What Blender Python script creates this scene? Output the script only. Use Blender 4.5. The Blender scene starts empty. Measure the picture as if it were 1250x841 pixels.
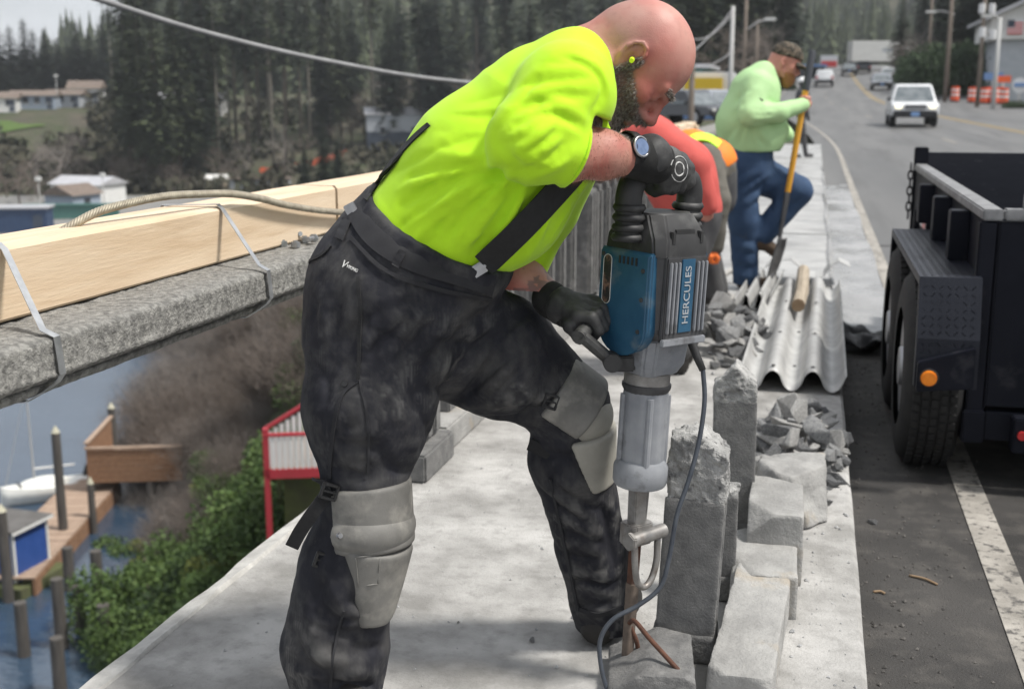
import bpy, bmesh, math, random
import numpy as np
from mathutils import Vector, Matrix
rng = np.random.default_rng(7); random.seed(7)
SC = bpy.context.scene; COL = SC.collection
# ------------------------------------------------------------------ camera
F, CX, CY, EYE = 1450., 625., 420.5, 1.3            # focal length in pixels of the 1250 px wide photograph
PIT = math.atan(300 / F); YAW = math.atan(372 / math.hypot(F, 300))
FH = np.array([-math.sin(YAW), math.cos(YAW), 0.]); RT = np.array([math.cos(YAW), math.sin(YAW), 0.]); UP = np.array([0, 0, 1.])
FW = FH * math.cos(PIT) - UP * math.sin(PIT); CU = FH * math.sin(PIT) + UP * math.cos(PIT)
CAM = np.array([0, 0, EYE])
cd = bpy.data.cameras.new('camera'); cam = bpy.data.objects.new('camera', cd); COL.objects.link(cam)
cam.location = CAM; cam.rotation_euler = (math.pi / 2 - PIT, 0, YAW)
cd.sensor_width = 36; cd.lens = 36 * F / 1250; cd.clip_start = .05; cd.clip_end = 5000
cd.dof.use_dof = True; cd.dof.focus_distance = 2.52; cd.dof.aperture_fstop = 4.2; cd.dof.aperture_blades = 7
SC.camera = cam
# ------------------------------------------------------------------ sky and sun
SUN_TO = Vector((.52, -.02, .85)).normalized()
el = math.asin(SUN_TO.z); az = math.atan2(SUN_TO.x, SUN_TO.y)
wd = bpy.data.worlds.new('World'); SC.world = wd; wd.use_nodes = True
nt = wd.node_tree; nt.nodes.clear(); nn = nt.nodes.new; lk = nt.links.new
sky = nn('ShaderNodeTexSky'); sky.sky_type = 'NISHITA'; sky.sun_disc = False
sky.sun_elevation = el; sky.sun_rotation = az; sky.air_density = 1.0; sky.dust_density = 2.5
tc = nn('ShaderNodeTexCoord'); mp = nn('ShaderNodeMapping'); mp.inputs['Scale'].default_value = (1, 1, 2.6)
nz = nn('ShaderNodeTexNoise'); nz.inputs['Scale'].default_value = 2.3; nz.inputs['Detail'].default_value = 7; nz.inputs['Roughness'].default_value = .6
rp = nn('ShaderNodeValToRGB'); rp.color_ramp.elements[0].position = .34; rp.color_ramp.elements[1].position = .62
rp.color_ramp.elements[0].color = (.45, .45, .45, 1); rp.color_ramp.elements[1].color = (.95, .95, .95, 1)
mx = nn('ShaderNodeMix'); mx.data_type = 'RGBA'; mx.inputs['B'].default_value = (12.8, 13.2, 13.9, 1)
bg = nn('ShaderNodeBackground'); bg.inputs['Strength'].default_value = .060; ow = nn('ShaderNodeOutputWorld')
lk(tc.outputs['Generated'], mp.inputs['Vector']); lk(mp.outputs[0], nz.inputs['Vector']); lk(nz.outputs['Fac'], rp.inputs[0])
lk(rp.outputs[0], mx.inputs['Factor']); lk(sky.outputs[0], mx.inputs['A']); lk(mx.outputs['Result'], bg.inputs[0]); lk(bg.outputs[0], ow.inputs[0])
sl = bpy.data.lights.new('sun', 'SUN'); sl.energy = 3.7; sl.angle = math.radians(9); sl.color = (1, .96, .9)
so = bpy.data.objects.new('sun', sl); COL.objects.link(so); so.location = (20, 10, 40)
so.rotation_euler = (-SUN_TO).to_track_quat('-Z', 'Y').to_euler()
vs = SC.view_settings; vs.view_transform = 'Standard'; vs.look = 'None'; vs.exposure = 0.38; vs.gamma = 1; vs.use_curve_mapping = False
SC.cycles.volume_bounces = 0
# ------------------------------------------------------------------ where a point of the place lies
def ray(px, py): return (px - CX) / F * RT - (py - CY) / F * CU + FW
def atZ(px, py, z): d = ray(px, py); return CAM + (z - EYE) / d[2] * d
def atX(px, py, x): d = ray(px, py); return CAM + x / d[0] * d
def atY(px, py, y): d = ray(px, py); return CAM + y / d[1] * d
def atD(px, py, D): d = ray(px, py); return CAM + D / (d @ FH) * d
def UD(U, D, z=0.): return RT * U + FH * D + UP * z
def ROADZ(Y): return -.15 + .00019 * np.maximum(np.asarray(Y, float) - 10, 0) ** 2
# ------------------------------------------------------------------ naming
INV = {}
def tag(o, label, cat, group=None, kind=None):
    if label: o['label'] = label
    if cat: o['category'] = cat
    if group: o['group'] = group
    if kind: o['kind'] = kind
    return o
def thing(name, label, cat, loc=(0, 0, 0), rz=0., group=None):
    o = bpy.data.objects.new(name, None); COL.objects.link(o); o.empty_display_size = .1
    o.location = [float(v) for v in loc]; o.rotation_euler = (0, 0, rz)
    INV[o] = (Matrix.Translation(Vector(o.location)) @ Matrix.Rotation(rz, 4, 'Z')).inverted()
    return tag(o, label, cat, group)
def dup(o, loc=None, rz=None, sc=None, parent=None, label=None, group=None):
    c = o.copy(); COL.objects.link(c)
    if parent is not None: c.parent = parent
    if loc is not None: c.location = [float(v) for v in loc]
    if rz is not None: c.rotation_euler = (0, 0, rz) if not hasattr(rz, '__len__') else rz
    if sc is not None: c.scale = sc if hasattr(sc, '__len__') else (sc, sc, sc)
    if label: c['label'] = label
    if group: c['group'] = group
    for ch in list(KIDS.get(o, ())): 
        k = dup(ch, parent=c); KIDS.setdefault(c, []).append(k)
    return c
KIDS = {}
# ------------------------------------------------------------------ materials
def pmat(name, c1, c2=None, scale=6., rough=.7, metal=0., bump=0., bscale=None, detail=6., dist=.02, spec=.5, c3=None, s3=2.5, t3=(.52, .7),
         stretch=None, attr=None, acol=None, lo=.35, hi=.65, coat=0., trans=0., wave=None, sheen=0., rough2=None, crease=None):
    m = bpy.data.materials.new(name); m.use_nodes = True; t = m.node_tree; N = t.nodes.new; Lk = t.links.new
    b = t.nodes['Principled BSDF']; b.inputs['Metallic'].default_value = metal; b.inputs['Roughness'].default_value = rough
    b.inputs['Specular IOR Level'].default_value = spec; b.inputs['Coat Weight'].default_value = coat; b.inputs['Transmission Weight'].default_value = trans
    b.inputs['Sheen Weight'].default_value = sheen
    c = N('ShaderNodeTexCoord'); v = c.outputs['Object']
    if stretch: 
        q = N('ShaderNodeMapping'); q.inputs['Scale'].default_value = stretch; Lk(v, q.inputs['Vector']); v = q.outputs[0]
    def noise(s, d=detail, r=.6):
        n = N('ShaderNodeTexNoise'); n.inputs['Scale'].default_value = s; n.inputs['Detail'].default_value = d; n.inputs['Roughness'].default_value = r; Lk(v, n.inputs['Vector']); return n.outputs['Fac']
    def ramp(f, a, bb, ca=(0, 0, 0, 1), cb=(1, 1, 1, 1)):
        r = N('ShaderNodeValToRGB'); e = r.color_ramp.elements; e[0].position = a; e[1].position = bb; e[0].color = ca; e[1].color = cb; Lk(f, r.inputs[0]); return r.outputs[0]
    def mix(f, A, B):
        x = N('ShaderNodeMix'); x.data_type = 'RGBA'; Lk(f, x.inputs['Factor'])
        for s, val in (('A', A), ('B', B)):
            if isinstance(val, tuple): x.inputs[s].default_value = val + (1,)
            else: Lk(val, x.inputs[s])
        return x.outputs['Result']
    col = c1
    if c2: col = mix(ramp(noise(scale), lo, hi), c1, c2)
    if c3: col = mix(ramp(noise(s3, 5), *t3), col, c3)
    if attr:
        a = N('ShaderNodeAttribute'); a.attribute_name = attr
        col = mix(ramp(a.outputs['Fac'], .0, 1.), col, acol) if acol else a.outputs['Color']
    if isinstance(col, tuple): b.inputs['Base Color'].default_value = col + (1,)
    else: Lk(col, b.inputs['Base Color'])
    if rough2 is not None:
        mr = N('ShaderNodeMapRange'); mr.inputs['To Min'].default_value = rough; mr.inputs['To Max'].default_value = rough2; mr.inputs['From Min'].default_value = .35; mr.inputs['From Max'].default_value = .65
        Lk(noise(scale * .6, 4), mr.inputs['Value']); Lk(mr.outputs[0], b.inputs['Roughness'])
    if bump:
        bu = N('ShaderNodeBump'); bu.inputs['Strength'].default_value = bump; bu.inputs['Distance'].default_value = dist
        if wave:
            w = N('ShaderNodeTexWave'); w.inputs['Scale'].default_value = wave; w.inputs['Distortion'].default_value = .5; Lk(v, w.inputs['Vector']); Lk(w.outputs['Fac'], bu.inputs['Height'])
        else: Lk(noise(bscale or scale * 4, 4, .65), bu.inputs['Height'])
        Lk(bu.outputs[0], b.inputs['Normal'])
        if crease:                                            # crumpled cloth: ridged creases under the weave
            sc_, st_, di_, sx_ = crease; q = N('ShaderNodeMapping'); q.inputs['Scale'].default_value = sx_; Lk(c.outputs['Object'], q.inputs['Vector'])
            rn = N('ShaderNodeTexNoise'); rn.noise_type = 'RIDGED_MULTIFRACTAL'; rn.inputs['Scale'].default_value = sc_; rn.inputs['Detail'].default_value = 2.5; rn.inputs['Roughness'].default_value = .5; rn.inputs['Distortion'].default_value = .6; Lk(q.outputs[0], rn.inputs['Vector'])
            b2_ = N('ShaderNodeBump'); b2_.inputs['Strength'].default_value = st_; b2_.inputs['Distance'].default_value = di_; Lk(rn.outputs['Fac'], b2_.inputs['Height']); Lk(b2_.outputs[0], bu.inputs['Normal'])
    return m
M = {}
def mk(k, *a, **kw): M[k] = pmat(k, *a, **kw)
# ------------------------------------------------------------------ mesh builder (world coordinates unless local=True)
def rotm(ax, a): return np.array(Matrix.Rotation(a, 3, ax))
class MB:
    def __init__(s): s.v = []; s.f = []; s.n = 0
    def add(s, V, Fc):
        V = np.asarray(V, float); s.v.append(V); s.f += [tuple(int(i) + s.n for i in f) for f in Fc]; s.n += len(V); return s
    def box(s, c, size, R=None):
        h = np.asarray(size, float) / 2
        V = np.array([(x, y, z) for x in (-1, 1) for y in (-1, 1) for z in (-1, 1)]) * h
        if R is not None: V = V @ np.asarray(R).T
        return s.add(V + np.asarray(c, float), [(0, 1, 3, 2), (4, 6, 7, 5), (0, 4, 5, 1), (2, 3, 7, 6), (0, 2, 6, 4), (1, 5, 7, 3)])
    def b2(s, x0, x1, y0, y1, z0, z1): return s.box(((x0 + x1) / 2, (y0 + y1) / 2, (z0 + z1) / 2), (x1 - x0, y1 - y0, z1 - z0))
    def hexa(s, P): return s.add(P, [(0, 1, 2, 3), (7, 6, 5, 4), (0, 4, 5, 1), (1, 5, 6, 2), (2, 6, 7, 3), (3, 7, 4, 0)])   # bottom ring, top ring
    def tube(s, pts, r, n=8, cap=True, flat=None):
        P = np.asarray(pts, float); m = len(P); r = np.broadcast_to(np.asarray(r, float), (m,))
        T = np.gradient(P, axis=0); T /= np.linalg.norm(T, axis=1)[:, None] + 1e-9
        a = np.array([0, 0, 1.]) if abs(T[0][2]) < .9 else np.array([1., 0, 0]); V = []
        for i in range(m):
            a = a - T[i] * (a @ T[i]); a /= np.linalg.norm(a) + 1e-9; b = np.cross(T[i], a)
            for k in range(n):
                t = 2 * math.pi * k / n; V.append(P[i] + r[i] * (math.cos(t) * a + (flat or 1) * math.sin(t) * b))
        Fc = [(i * n + k, i * n + (k + 1) % n, (i + 1) * n + (k + 1) % n, (i + 1) * n + k) for i in range(m - 1) for k in range(n)]
        if cap: Fc += [tuple(range(n))[::-1], tuple(range((m - 1) * n, m * n))]
        return s.add(V, Fc)
    def cyl(s, a, b, r, r2=None, n=16): return s.tube([a, b], [r, r if r2 is None else r2], n)
    def prism(s, poly, a, b, O=(0, 0, 0), X=(1, 0, 0), Y=(0, 1, 0), Z=(0, 0, 1)):
        O, X, Y, Z = [np.asarray(q, float) for q in (O, X, Y, Z)]; n = len(poly)
        V = [O + X * p[0] + Y * p[1] + Z * h for h in (a, b) for p in poly]
        return s.add(V, [tuple(range(n))[::-1], tuple(range(n, 2 * n))] + [(i, (i + 1) % n, n + (i + 1) % n, n + i) for i in range(n)])
    def sheet(s, A, B, th=.0):                              # ribbon between two edge polylines
        A = np.asarray(A); B = np.asarray(B); n = len(A)
        return s.add(np.vstack([A, B]), [(i, i + 1, n + i + 1, n + i) for i in range(n - 1)])
    def grid(s, G):                                         # G: (a,b,3)
        a, b = G.shape[:2]; I = np.arange(a * b).reshape(a, b)
        return s.add(G.reshape(-1, 3), np.stack([I[:-1, :-1], I[1:, :-1], I[1:, 1:], I[:-1, 1:]], -1).reshape(-1, 4))
    def build(s, name, mat, parent=None, smooth=False, bevel=0., seg=2, local=False, solid=0.):
        V = np.vstack(s.v)
        if parent is not None and not local:
            Mx = np.array(INV[parent]) if parent in INV else np.eye(4)
            V = V @ Mx[:3, :3].T + Mx[:3, 3]
        me = bpy.data.meshes.new(name); me.from_pydata(V.tolist(), [], s.f); 
        if bevel or smooth is None or solid:
            bm = bmesh.new(); bm.from_mesh(me)
            if solid: bmesh.ops.solidify(bm, geom=bm.faces[:], thickness=solid)
            bmesh.ops.recalc_face_normals(bm, faces=bm.faces)
            if bevel:
                ed = [e for e in bm.edges if len(e.link_faces) == 2 and e.calc_face_angle(0) > .5]
                bmesh.ops.bevel(bm, geom=ed, offset=bevel, segments=seg, affect='EDGES', clamp_overlap=True)
            bm.to_mesh(me); bm.free()
        else:
            bm = bmesh.new(); bm.from_mesh(me); bmesh.ops.recalc_face_normals(bm, faces=bm.faces); bm.to_mesh(me); bm.free()
        return link(name, me, mat, parent, smooth)
def link(name, me, mat, parent=None, smooth=False):
    me.materials.append(M[mat] if isinstance(mat, str) else mat)
    if smooth: me.shade_smooth()
    if smooth == 'auto':
        me.shade_smooth()
        try: me.set_sharp_from_angle(angle=math.radians(35))
        except Exception: pass
    o = bpy.data.objects.new(name, me); COL.objects.link(o)
    if parent is not None:
        o.parent = parent; KIDS.setdefault(parent, []).append(o)
        if parent in INV: INV[o] = INV[parent]
    return o
def struct(o): o['kind'] = 'structure'; return o
def smooth_path(P, n=8):
    P = np.asarray(P, float); Q = np.vstack([2 * P[0] - P[1], P, 2 * P[-1] - P[-2]]); out = []
    for i in range(1, len(Q) - 2):
        for t in np.linspace(0, 1, n, endpoint=False):
            a, b, c, d = Q[i - 1:i + 3]
            out.append(.5 * (2 * b + (c - a) * t + (2 * a - 5 * b + 4 * c - d) * t * t + (3 * b - a - 3 * c + d) * t ** 3))
    return np.array(out + [P[-1]])
# ------------------------------------------------------------------ value noise for shapes
_G = rng.random((64, 64, 64)).astype(np.float32)
def vnoise(P, s=1.):
    Q = np.asarray(P, np.float32) * s; I = np.floor(Q).astype(int); f = Q - I; f = f * f * (3 - 2 * f); r = 0
    for a in (0, 1):
        for b in (0, 1):
            for c in (0, 1):
                w = (f[..., 0] if a else 1 - f[..., 0]) * (f[..., 1] if b else 1 - f[..., 1]) * (f[..., 2] if c else 1 - f[..., 2])
                r = r + w * _G[(I[..., 0] + a) % 64, (I[..., 1] + b) % 64, (I[..., 2] + c) % 64]
    return r * 2 - 1
def fbm(P, s=1., o=4):
    r = 0; a = 1.; t = 0
    for i in range(o): r = r + a * vnoise(np.asarray(P) + 13.7 * i, s); t += a; a *= .5; s *= 2.03
    return r / t
# ------------------------------------------------------------------ solid modelling on a distance grid (bodies, cloth, castings)
class SDF:
    def __init__(s, lo, hi, h):
        s.lo = np.asarray(lo, float); s.h = h; s.sh = tuple(np.ceil((np.asarray(hi) - s.lo) / h).astype(int) + 1)
        s.F = np.full(s.sh, .3, np.float32)
    def sl(s, lo, hi):
        a = np.clip(np.floor((np.asarray(lo) - s.lo) / s.h).astype(int), 0, s.sh); b = np.clip(np.ceil((np.asarray(hi) - s.lo) / s.h).astype(int) + 1, 0, s.sh)
        return tuple(slice(i, j) for i, j in zip(a, b))
    def pts(s, S): 
        return np.stack(np.meshgrid(*[(s.lo[i] + s.h * np.arange(S[i].start, S[i].stop)).astype(np.float32) for i in range(3)], indexing='ij'), -1)
    def op(s, fn, lo, hi, k, sub=False):
        S = s.sl(np.asarray(lo) - k - .03, np.asarray(hi) + k + .03)
        if any(q.stop <= q.start for q in S): return s
        d = fn(s.pts(S)).astype(np.float32); A = s.F[S]
        if sub: 
            d = -d; hh = np.clip(.5 - .5 * (A - d) / max(k, 1e-5), 0, 1); s.F[S] = A * (1 - hh) + d * hh + k * hh * (1 - hh)
        else:
            hh = np.clip(.5 + .5 * (A - d) / max(k, 1e-5), 0, 1); s.F[S] = A * (1 - hh) + d * hh - k * hh * (1 - hh)
        return s
    def cone(s, a, b, ra, rb=None, k=.02, sy=1., sub=False):
        a = np.asarray(a, float); b = np.asarray(b, float); rb = ra if rb is None else rb; sc = np.array([1, 1 / sy, 1])
        A = a * sc; D = (b - a) * sc; dd = D @ D + 1e-12; R = max(ra, rb) * np.array([1, sy, 1])
        def fn(P):
            Q = P * sc - A; t = np.clip(Q @ D / dd, 0, 1); return np.linalg.norm(Q - t[..., None] * D, axis=-1) - (ra + (rb - ra) * t)
        return s.op(fn, np.minimum(a, b) - R, np.maximum(a, b) + R, k, sub)
    def ell(s, c, r, R=None, k=.02, sub=False):
        c = np.asarray(c, float); r = np.asarray(r, float); R = np.eye(3) if R is None else np.asarray(R)
        def fn(P):
            q = (P - c) @ R; k0 = np.linalg.norm(q / r, axis=-1); k1 = np.linalg.norm(q / (r * r), axis=-1) + 1e-6; return k0 * (k0 - 1) / k1
        m = r.max(); return s.op(fn, c - m, c + m, k, sub)
    def box(s, c, h, R=None, rr=.005, k=.004, sub=False):
        c = np.asarray(c, float); h = np.asarray(h, float); R = np.eye(3) if R is None else np.asarray(R)
        def fn(P):
            q = np.abs((P - c) @ R) - (h - rr); return np.linalg.norm(np.maximum(q, 0), axis=-1) + np.minimum(q.max(-1), 0) - rr
        m = np.linalg.norm(h); return s.op(fn, c - m, c + m, k, sub)
    def plane(s, p, n, k=.004):                               # keep the side that n points away from
        n = np.asarray(n, float); n /= np.linalg.norm(n); S = tuple(slice(0, q) for q in s.sh)
        d = (s.pts(S) - np.asarray(p)) @ n; hh = np.clip(.5 - .5 * (s.F - d) / k, 0, 1); s.F = (s.F * (1 - hh) + d * hh + k * hh * (1 - hh)).astype(np.float32); return s
    def fold(s, pts, amp, wid):                               # raise (or sink) the surface along a line
        pts = np.asarray(pts, float); S = s.sl(pts.min(0) - 3 * wid, pts.max(0) + 3 * wid)
        if any(q.stop <= q.start for q in S): return s
        P = s.pts(S); best = None; n = len(pts) - 1
        for i in range(n):
            D = pts[i + 1] - pts[i]; t = np.clip((P - pts[i]) @ D / (D @ D + 1e-12), 0, 1); d = ((P - pts[i] - t[..., None] * D) ** 2).sum(-1)
            w = np.exp(-(d / wid ** 2) ** .62) * np.sin(np.pi * np.clip((i + t) / n * .9 + .05, 0, 1)) ** .5
            best = w if best is None else np.maximum(best, w)
        s.F[S] -= (amp * best).astype(np.float32); return s
    def wrinkle(s, amp, scale, st=(1, 1, 1), octv=3, ridge=True):
        S = tuple(slice(0, q) for q in s.sh); msk = np.abs(s.F) < .04; P = s.pts(S)[msk]
        n = fbm(P * np.asarray(st), scale, octv); n = (1 - 2.2 * np.abs(n)) if ridge else n
        s.F[msk] -= (amp * n).astype(np.float32); return s
    def hit(s, o, d, tmax=3.):                                # first surface point along a ray
        o = np.asarray(o, float); d = np.asarray(d, float) / np.linalg.norm(d); t = np.arange(0, tmax, s.h * .5)
        I = np.round((o + t[:, None] * d - s.lo) / s.h).astype(int); ok = ((I >= 0) & (I < np.array(s.sh))).all(1)
        v = np.full(len(t), 1.); J = I[ok]; v[ok] = s.F[J[:, 0], J[:, 1], J[:, 2]]; w = np.nonzero(v < 0)[0]
        return o + t[w[0]] * d if len(w) else None
    def mesh(s):
        Fp = s.F; neg = Fp < 0; X, Y, Z = s.sh
        c = sum(neg[a:X - 1 + a, b:Y - 1 + b, e:Z - 1 + e].astype(np.int8) for a in (0, 1) for b in (0, 1) for e in (0, 1))
        idx = np.argwhere((c > 0) & (c < 8)); N = len(idx); ID = np.full((X - 1, Y - 1, Z - 1), -1, np.int32); ID[tuple(idx.T)] = np.arange(N)
        cor = np.array([(a, b, e) for a in (0, 1) for b in (0, 1) for e in (0, 1)]); val = np.stack([Fp[tuple((idx + q).T)] for q in cor], 1)
        acc = np.zeros((N, 3)); cnt = np.zeros(N)
        for i in range(8):
            for j in range(i + 1, 8):
                if np.abs(cor[i] - cor[j]).sum() != 1: continue
                m = (val[:, i] < 0) != (val[:, j] < 0); t = val[m, i] / (val[m, i] - val[m, j])
                acc[m] += cor[i] + t[:, None] * (cor[j] - cor[i]); cnt[m] += 1
        V = s.lo + s.h * (idx + acc / cnt[:, None]); Q = []
        for ax in range(3):
            b, e = [(1, 2), (2, 0), (0, 1)][ax]; A = np.moveaxis(neg, ax, 0); d = A[:-1] != A[1:]; q = np.argwhere(np.moveaxis(d, 0, ax))
            q = q[(q[:, b] > 0) & (q[:, e] > 0) & (q[:, b] < s.sh[b] - 1) & (q[:, e] < s.sh[e] - 1)]
            ob = np.zeros(3, int); ob[b] = 1; oe = np.zeros(3, int); oe[e] = 1
            g = np.stack([ID[tuple((q - ob - oe).T)], ID[tuple((q - oe).T)], ID[tuple(q.T)], ID[tuple((q - ob).T)]], 1)
            fl = ~neg[tuple(q.T)]; g[fl] = g[fl][:, ::-1]; Q.append(g)
        return V, np.vstack(Q)
    def build(s, name, mat, parent, attr=None, smooth=True):  # grid is in the parent's own coordinates
        V, Q = s.mesh(); me = bpy.data.meshes.new(name)
        me.vertices.add(len(V)); me.vertices.foreach_set('co', V.astype(np.float32).ravel()); me.loops.add(Q.size); me.loops.foreach_set('vertex_index', Q.astype(np.int32).ravel())
        me.polygons.add(len(Q)); me.polygons.foreach_set('loop_start', np.arange(0, Q.size, 4, dtype=np.int32)); me.update(calc_edges=True); me.validate()
        if attr is not None:
            a = me.attributes.new('Col', 'FLOAT_COLOR', 'POINT'); cc = np.ones((len(V), 4), np.float32); cc[:, :3] = attr(V); a.data.foreach_set('color', cc.ravel())
        return link(name, me, mat, parent, smooth)
# ================================================================== materials
mk('slab', (.225, .22, .208), (.47, .462, .445), scale=3.4, rough=.92, bump=.8, bscale=110, dist=.005, c3=(.17, .165, .155), s3=19, t3=(.50, .95), detail=12)
mk('slab_lip', (.36, .353, .335), (.56, .55, .52), scale=14, rough=.9, bump=.6, bscale=70, dist=.006)
mk('walk', (.30, .30, .295), (.44, .44, .43), scale=2.2, rough=.62, bump=.3, bscale=90, dist=.003, rough2=.3, c3=(.2, .2, .2), s3=1.4, t3=(.5, .72))
mk('asphalt', (.028, .0265, .025), (.062, .058, .054), scale=1.6, rough=.78, bump=1., bscale=150, dist=.007, c3=(.115, .106, .095), s3=9, t3=(.50, .85), detail=12)
mk('road', (.095, .095, .094), (.14, .138, .134), scale=.5, rough=.55, bump=.3, bscale=60, dist=.004, stretch=(1.6, .12, 1), c3=(.065, .064, .062), s3=1.2, t3=(.5, .75))
mk('white_line', (.22, .205, .18), (.40, .375, .335), scale=7, rough=.75, bump=.7, bscale=120, dist=.005, c3=(.085, .08, .074), s3=26, t3=(.52, .64), detail=12)
mk('yellow_line', (.36, .25, .08), (.30, .22, .09), scale=3, rough=.7)
mk('old_concrete', (.15, .147, .138), (.32, .312, .29), scale=55, rough=.95, bump=1., bscale=120, dist=.010, c3=(.46, .45, .42), s3=9, t3=(.56, .76), detail=10, lo=.38, hi=.62)
mk('ledge_concrete', (.16, .155, .145), (.27, .26, .245), scale=30, rough=.95, bump=.9, bscale=80, dist=.008, stretch=(1, .15, 1))
mk('post_concrete', (.12, .12, .119), (.20, .198, .192), scale=24, rough=.93, bump=.9, bscale=150, dist=.005, c3=(.36, .355, .345), s3=6, t3=(.58, .8), detail=9)
mk('broken_concrete', (.22, .22, .215), (.46, .455, .44), scale=16, rough=.95, bump=1., bscale=60, dist=.015, c3=(.12, .12, .12), s3=30, t3=(.58, .68), detail=10)
mk('plinth', (.24, .237, .228), (.38, .375, .36), scale=7, rough=.93, bump=.8, bscale=90, dist=.006, c3=(.34, .28, .2), s3=4, t3=(.6, .75), detail=9)
mk('chunk', (.24, .245, .25), (.46, .46, .455), scale=9, rough=.93, bump=.9, bscale=45, dist=.012, c3=(.5, .49, .46), s3=4, t3=(.58, .78))
mk('water', (.026, .048, .080), (.038, .064, .10), scale=.2, rough=.07, bump=.22, bscale=1.6, dist=.12, stretch=(1, 2.2, 1), spec=1.)
mk('ground', (.07, .062, .045), (.045, .06, .022), scale=.12, rough=1., bump=.6, bscale=2, dist=.3, c3=(.10, .085, .06), s3=.3)
mk('lot', (.17, .168, .16), (.22, .215, .205), scale=.15, rough=.9)
mk('lawn', (.06, .105, .02), (.085, .14, .028), scale=.6, rough=1.)
mk('hill', (.022, .034, .022), (.035, .048, .03), scale=.05, rough=1., bump=1., bscale=.3, dist=3)
# ================================================================== ground, water
def smooth(a, b, x): t = np.clip((np.asarray(x, float) - a) / (b - a), 0, 1); return t * t * (3 - 2 * t)
def HGT(X, Y):
    U = X * RT[0] + Y * RT[1]; D = X * FH[0] + Y * FH[1]; P = np.stack([X, Y, 0 * X], -1)
    s = U - (-10.3 - (D - 29) * .235)
    near = np.clip(-13.6 + .72 * s + .5 * fbm(P, .15), -15, -6.0 - 7 * smooth(70, 95, D))
    px = 625 + 1450 * U / np.maximum(D, 1)
    far = -11.8 + 11.6 * smooth(168, 250, D) + 12 * smooth(250, 420, D)
    far = np.where((px < 175) & (D < 330), -11.8 + 11.6 * smooth(165, 222, D) , far)
    hillz = 95 * smooth(380, 760, D) * smooth(90, 420, px) + 26 * smooth(430, 800, D) * smooth(90, 330, px)
    z = np.where(D > 97, far + hillz, near); z = np.where((D > 88) & (D <= 97), -15 + 3.2 * smooth(88, 97, D), z)
    bank = smooth(-30, -20, s) * smooth(55, 100, D); z = np.maximum(z, np.where(s > 0, near, -15))
    rz = ROADZ(np.minimum(Y, 190)) - .25; shift = -3.5 * smooth(30, 100, Y)
    wl = smooth(-22, -7, X - shift) * smooth(24, 46, Y); wr = np.where(X > 6, smooth(24, 40, Y), wl)
    w = np.where(X < 6, wl, wr)
    return z * (1 - w) + (rz + 30 * smooth(20, 75, X - shift - 8) * smooth(50, 120, Y) + np.where(Y > 190, hillz, 0)) * w
def axis(lo, hi, c, n):
    t = np.linspace(-1, 1, n); k = 3.2; s = np.sinh(k * t) / math.sinh(k); return np.where(s < 0, c + s * (c - lo), c + s * (hi - c))
ax, ay = axis(-620, 460, -12, 230), axis(-60, 1000, 40, 230)
GX, GY = np.meshgrid(ax, ay, indexing='ij'); GZ = HGT(GX, GY)
struct(MB().grid(np.stack([GX, GY, GZ], -1)).build('ground', 'ground', smooth=True))
struct(MB().grid(np.stack([*np.meshgrid(np.linspace(-300, 60, 3), np.linspace(-80, 200, 3), indexing='ij'), np.full((3, 3), -13.)], -1)).build('water', 'water'))
def groundz(P): return float(HGT(np.array([P[0]]), np.array([P[1]]))[0])
def drape(name, poly_fn, mat, off=.12):                # sheet of ground cover between two pixel rows, following the terrain
    G = poly_fn; G = np.array(G); G[..., 2] = HGT(G[..., 0], G[..., 1]) + off; return struct(MB().grid(G).build(name, mat, smooth=True))
def udgrid(u0, u1, d0, d1, nu=14, nd=8): 
    g = np.zeros((nu, nd, 3))
    for i, a in enumerate(np.linspace(0, 1, nu)):
        for j, d in enumerate(np.linspace(d0, d1, nd)): g[i, j] = UD((u0 + (u1 - u0) * a) * d / d0, d)
    return g
drape('parking_lot', udgrid(-75, -8, 99, 163, 30, 20), 'lot')
gl_ = udgrid(-94, -79, 199, 205.5, 30, 12); gl_[..., 1] += 2.2 * fbm(gl_, .25, 3) ; gl_[-8:, :, 1] += np.linspace(0, 2.5, 8)[:, None] * np.linspace(-1, 1, 12)[None] * -1; drape('lawn', gl_, 'lawn', .25)
# ================================================================== bridge deck, road, pavement
ys = np.concatenate([np.arange(-6, 30, 2.), np.arange(30, 200, 4.)])
def strip(x0, x1, dz=0., y0=-6, y1=196, sway=True):
    Y = ys[(ys >= y0) & (ys <= y1)]; S = -3.5 * smooth(30, 100, Y) * (1 if sway else 0); z = ROADZ(Y) + dz
    return np.stack([np.stack([x + S, Y, z], -1) for x in (x0, x1)])
struct(MB().grid(strip(.10, 15.5)).build('road', 'road'))
struct(MB().grid(strip(.12, .60, .004, y1=8)).build('gutter_strip', 'asphalt'))
struct(MB().grid(strip(.66, 3.4, .004, y1=8)).build('worn_asphalt', 'asphalt'))
struct(MB().grid(strip(.58, .682, .008)).build('edge_line', 'white_line'))
for x in (7.55, 7.80): struct(MB().grid(strip(x, x + .11, .006, y0=2)).build('centre_line', 'yellow_line'))
for k in range(9):
    y = 14 + 12 * k; Y = np.array([y, y + 1.5, y + 3]); S = -3.5 * smooth(30, 100, Y)
    struct(MB().grid(np.stack([np.stack([x + S, Y, ROADZ(Y) + .008], -1) for x in (4.15, 4.27)])).build('lane_dash', 'white_line'))
mk('joint', (.05, .05, .05), (.1, .1, .1), scale=4, rough=.8)
for y in (12.4, 26.0): struct(MB().b2(.2, 16, y, y + .09, -.148, -.143).build('deck_joint', 'joint'))
mk('deckside', (.25, .245, .23), (.34, .33, .31), scale=4, rough=.95, bump=.6, dist=.01)
struct(MB().b2(-1.30, 16, -6, 30, -1.1, -.32).build('bridge_girder', 'deckside'))
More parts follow.
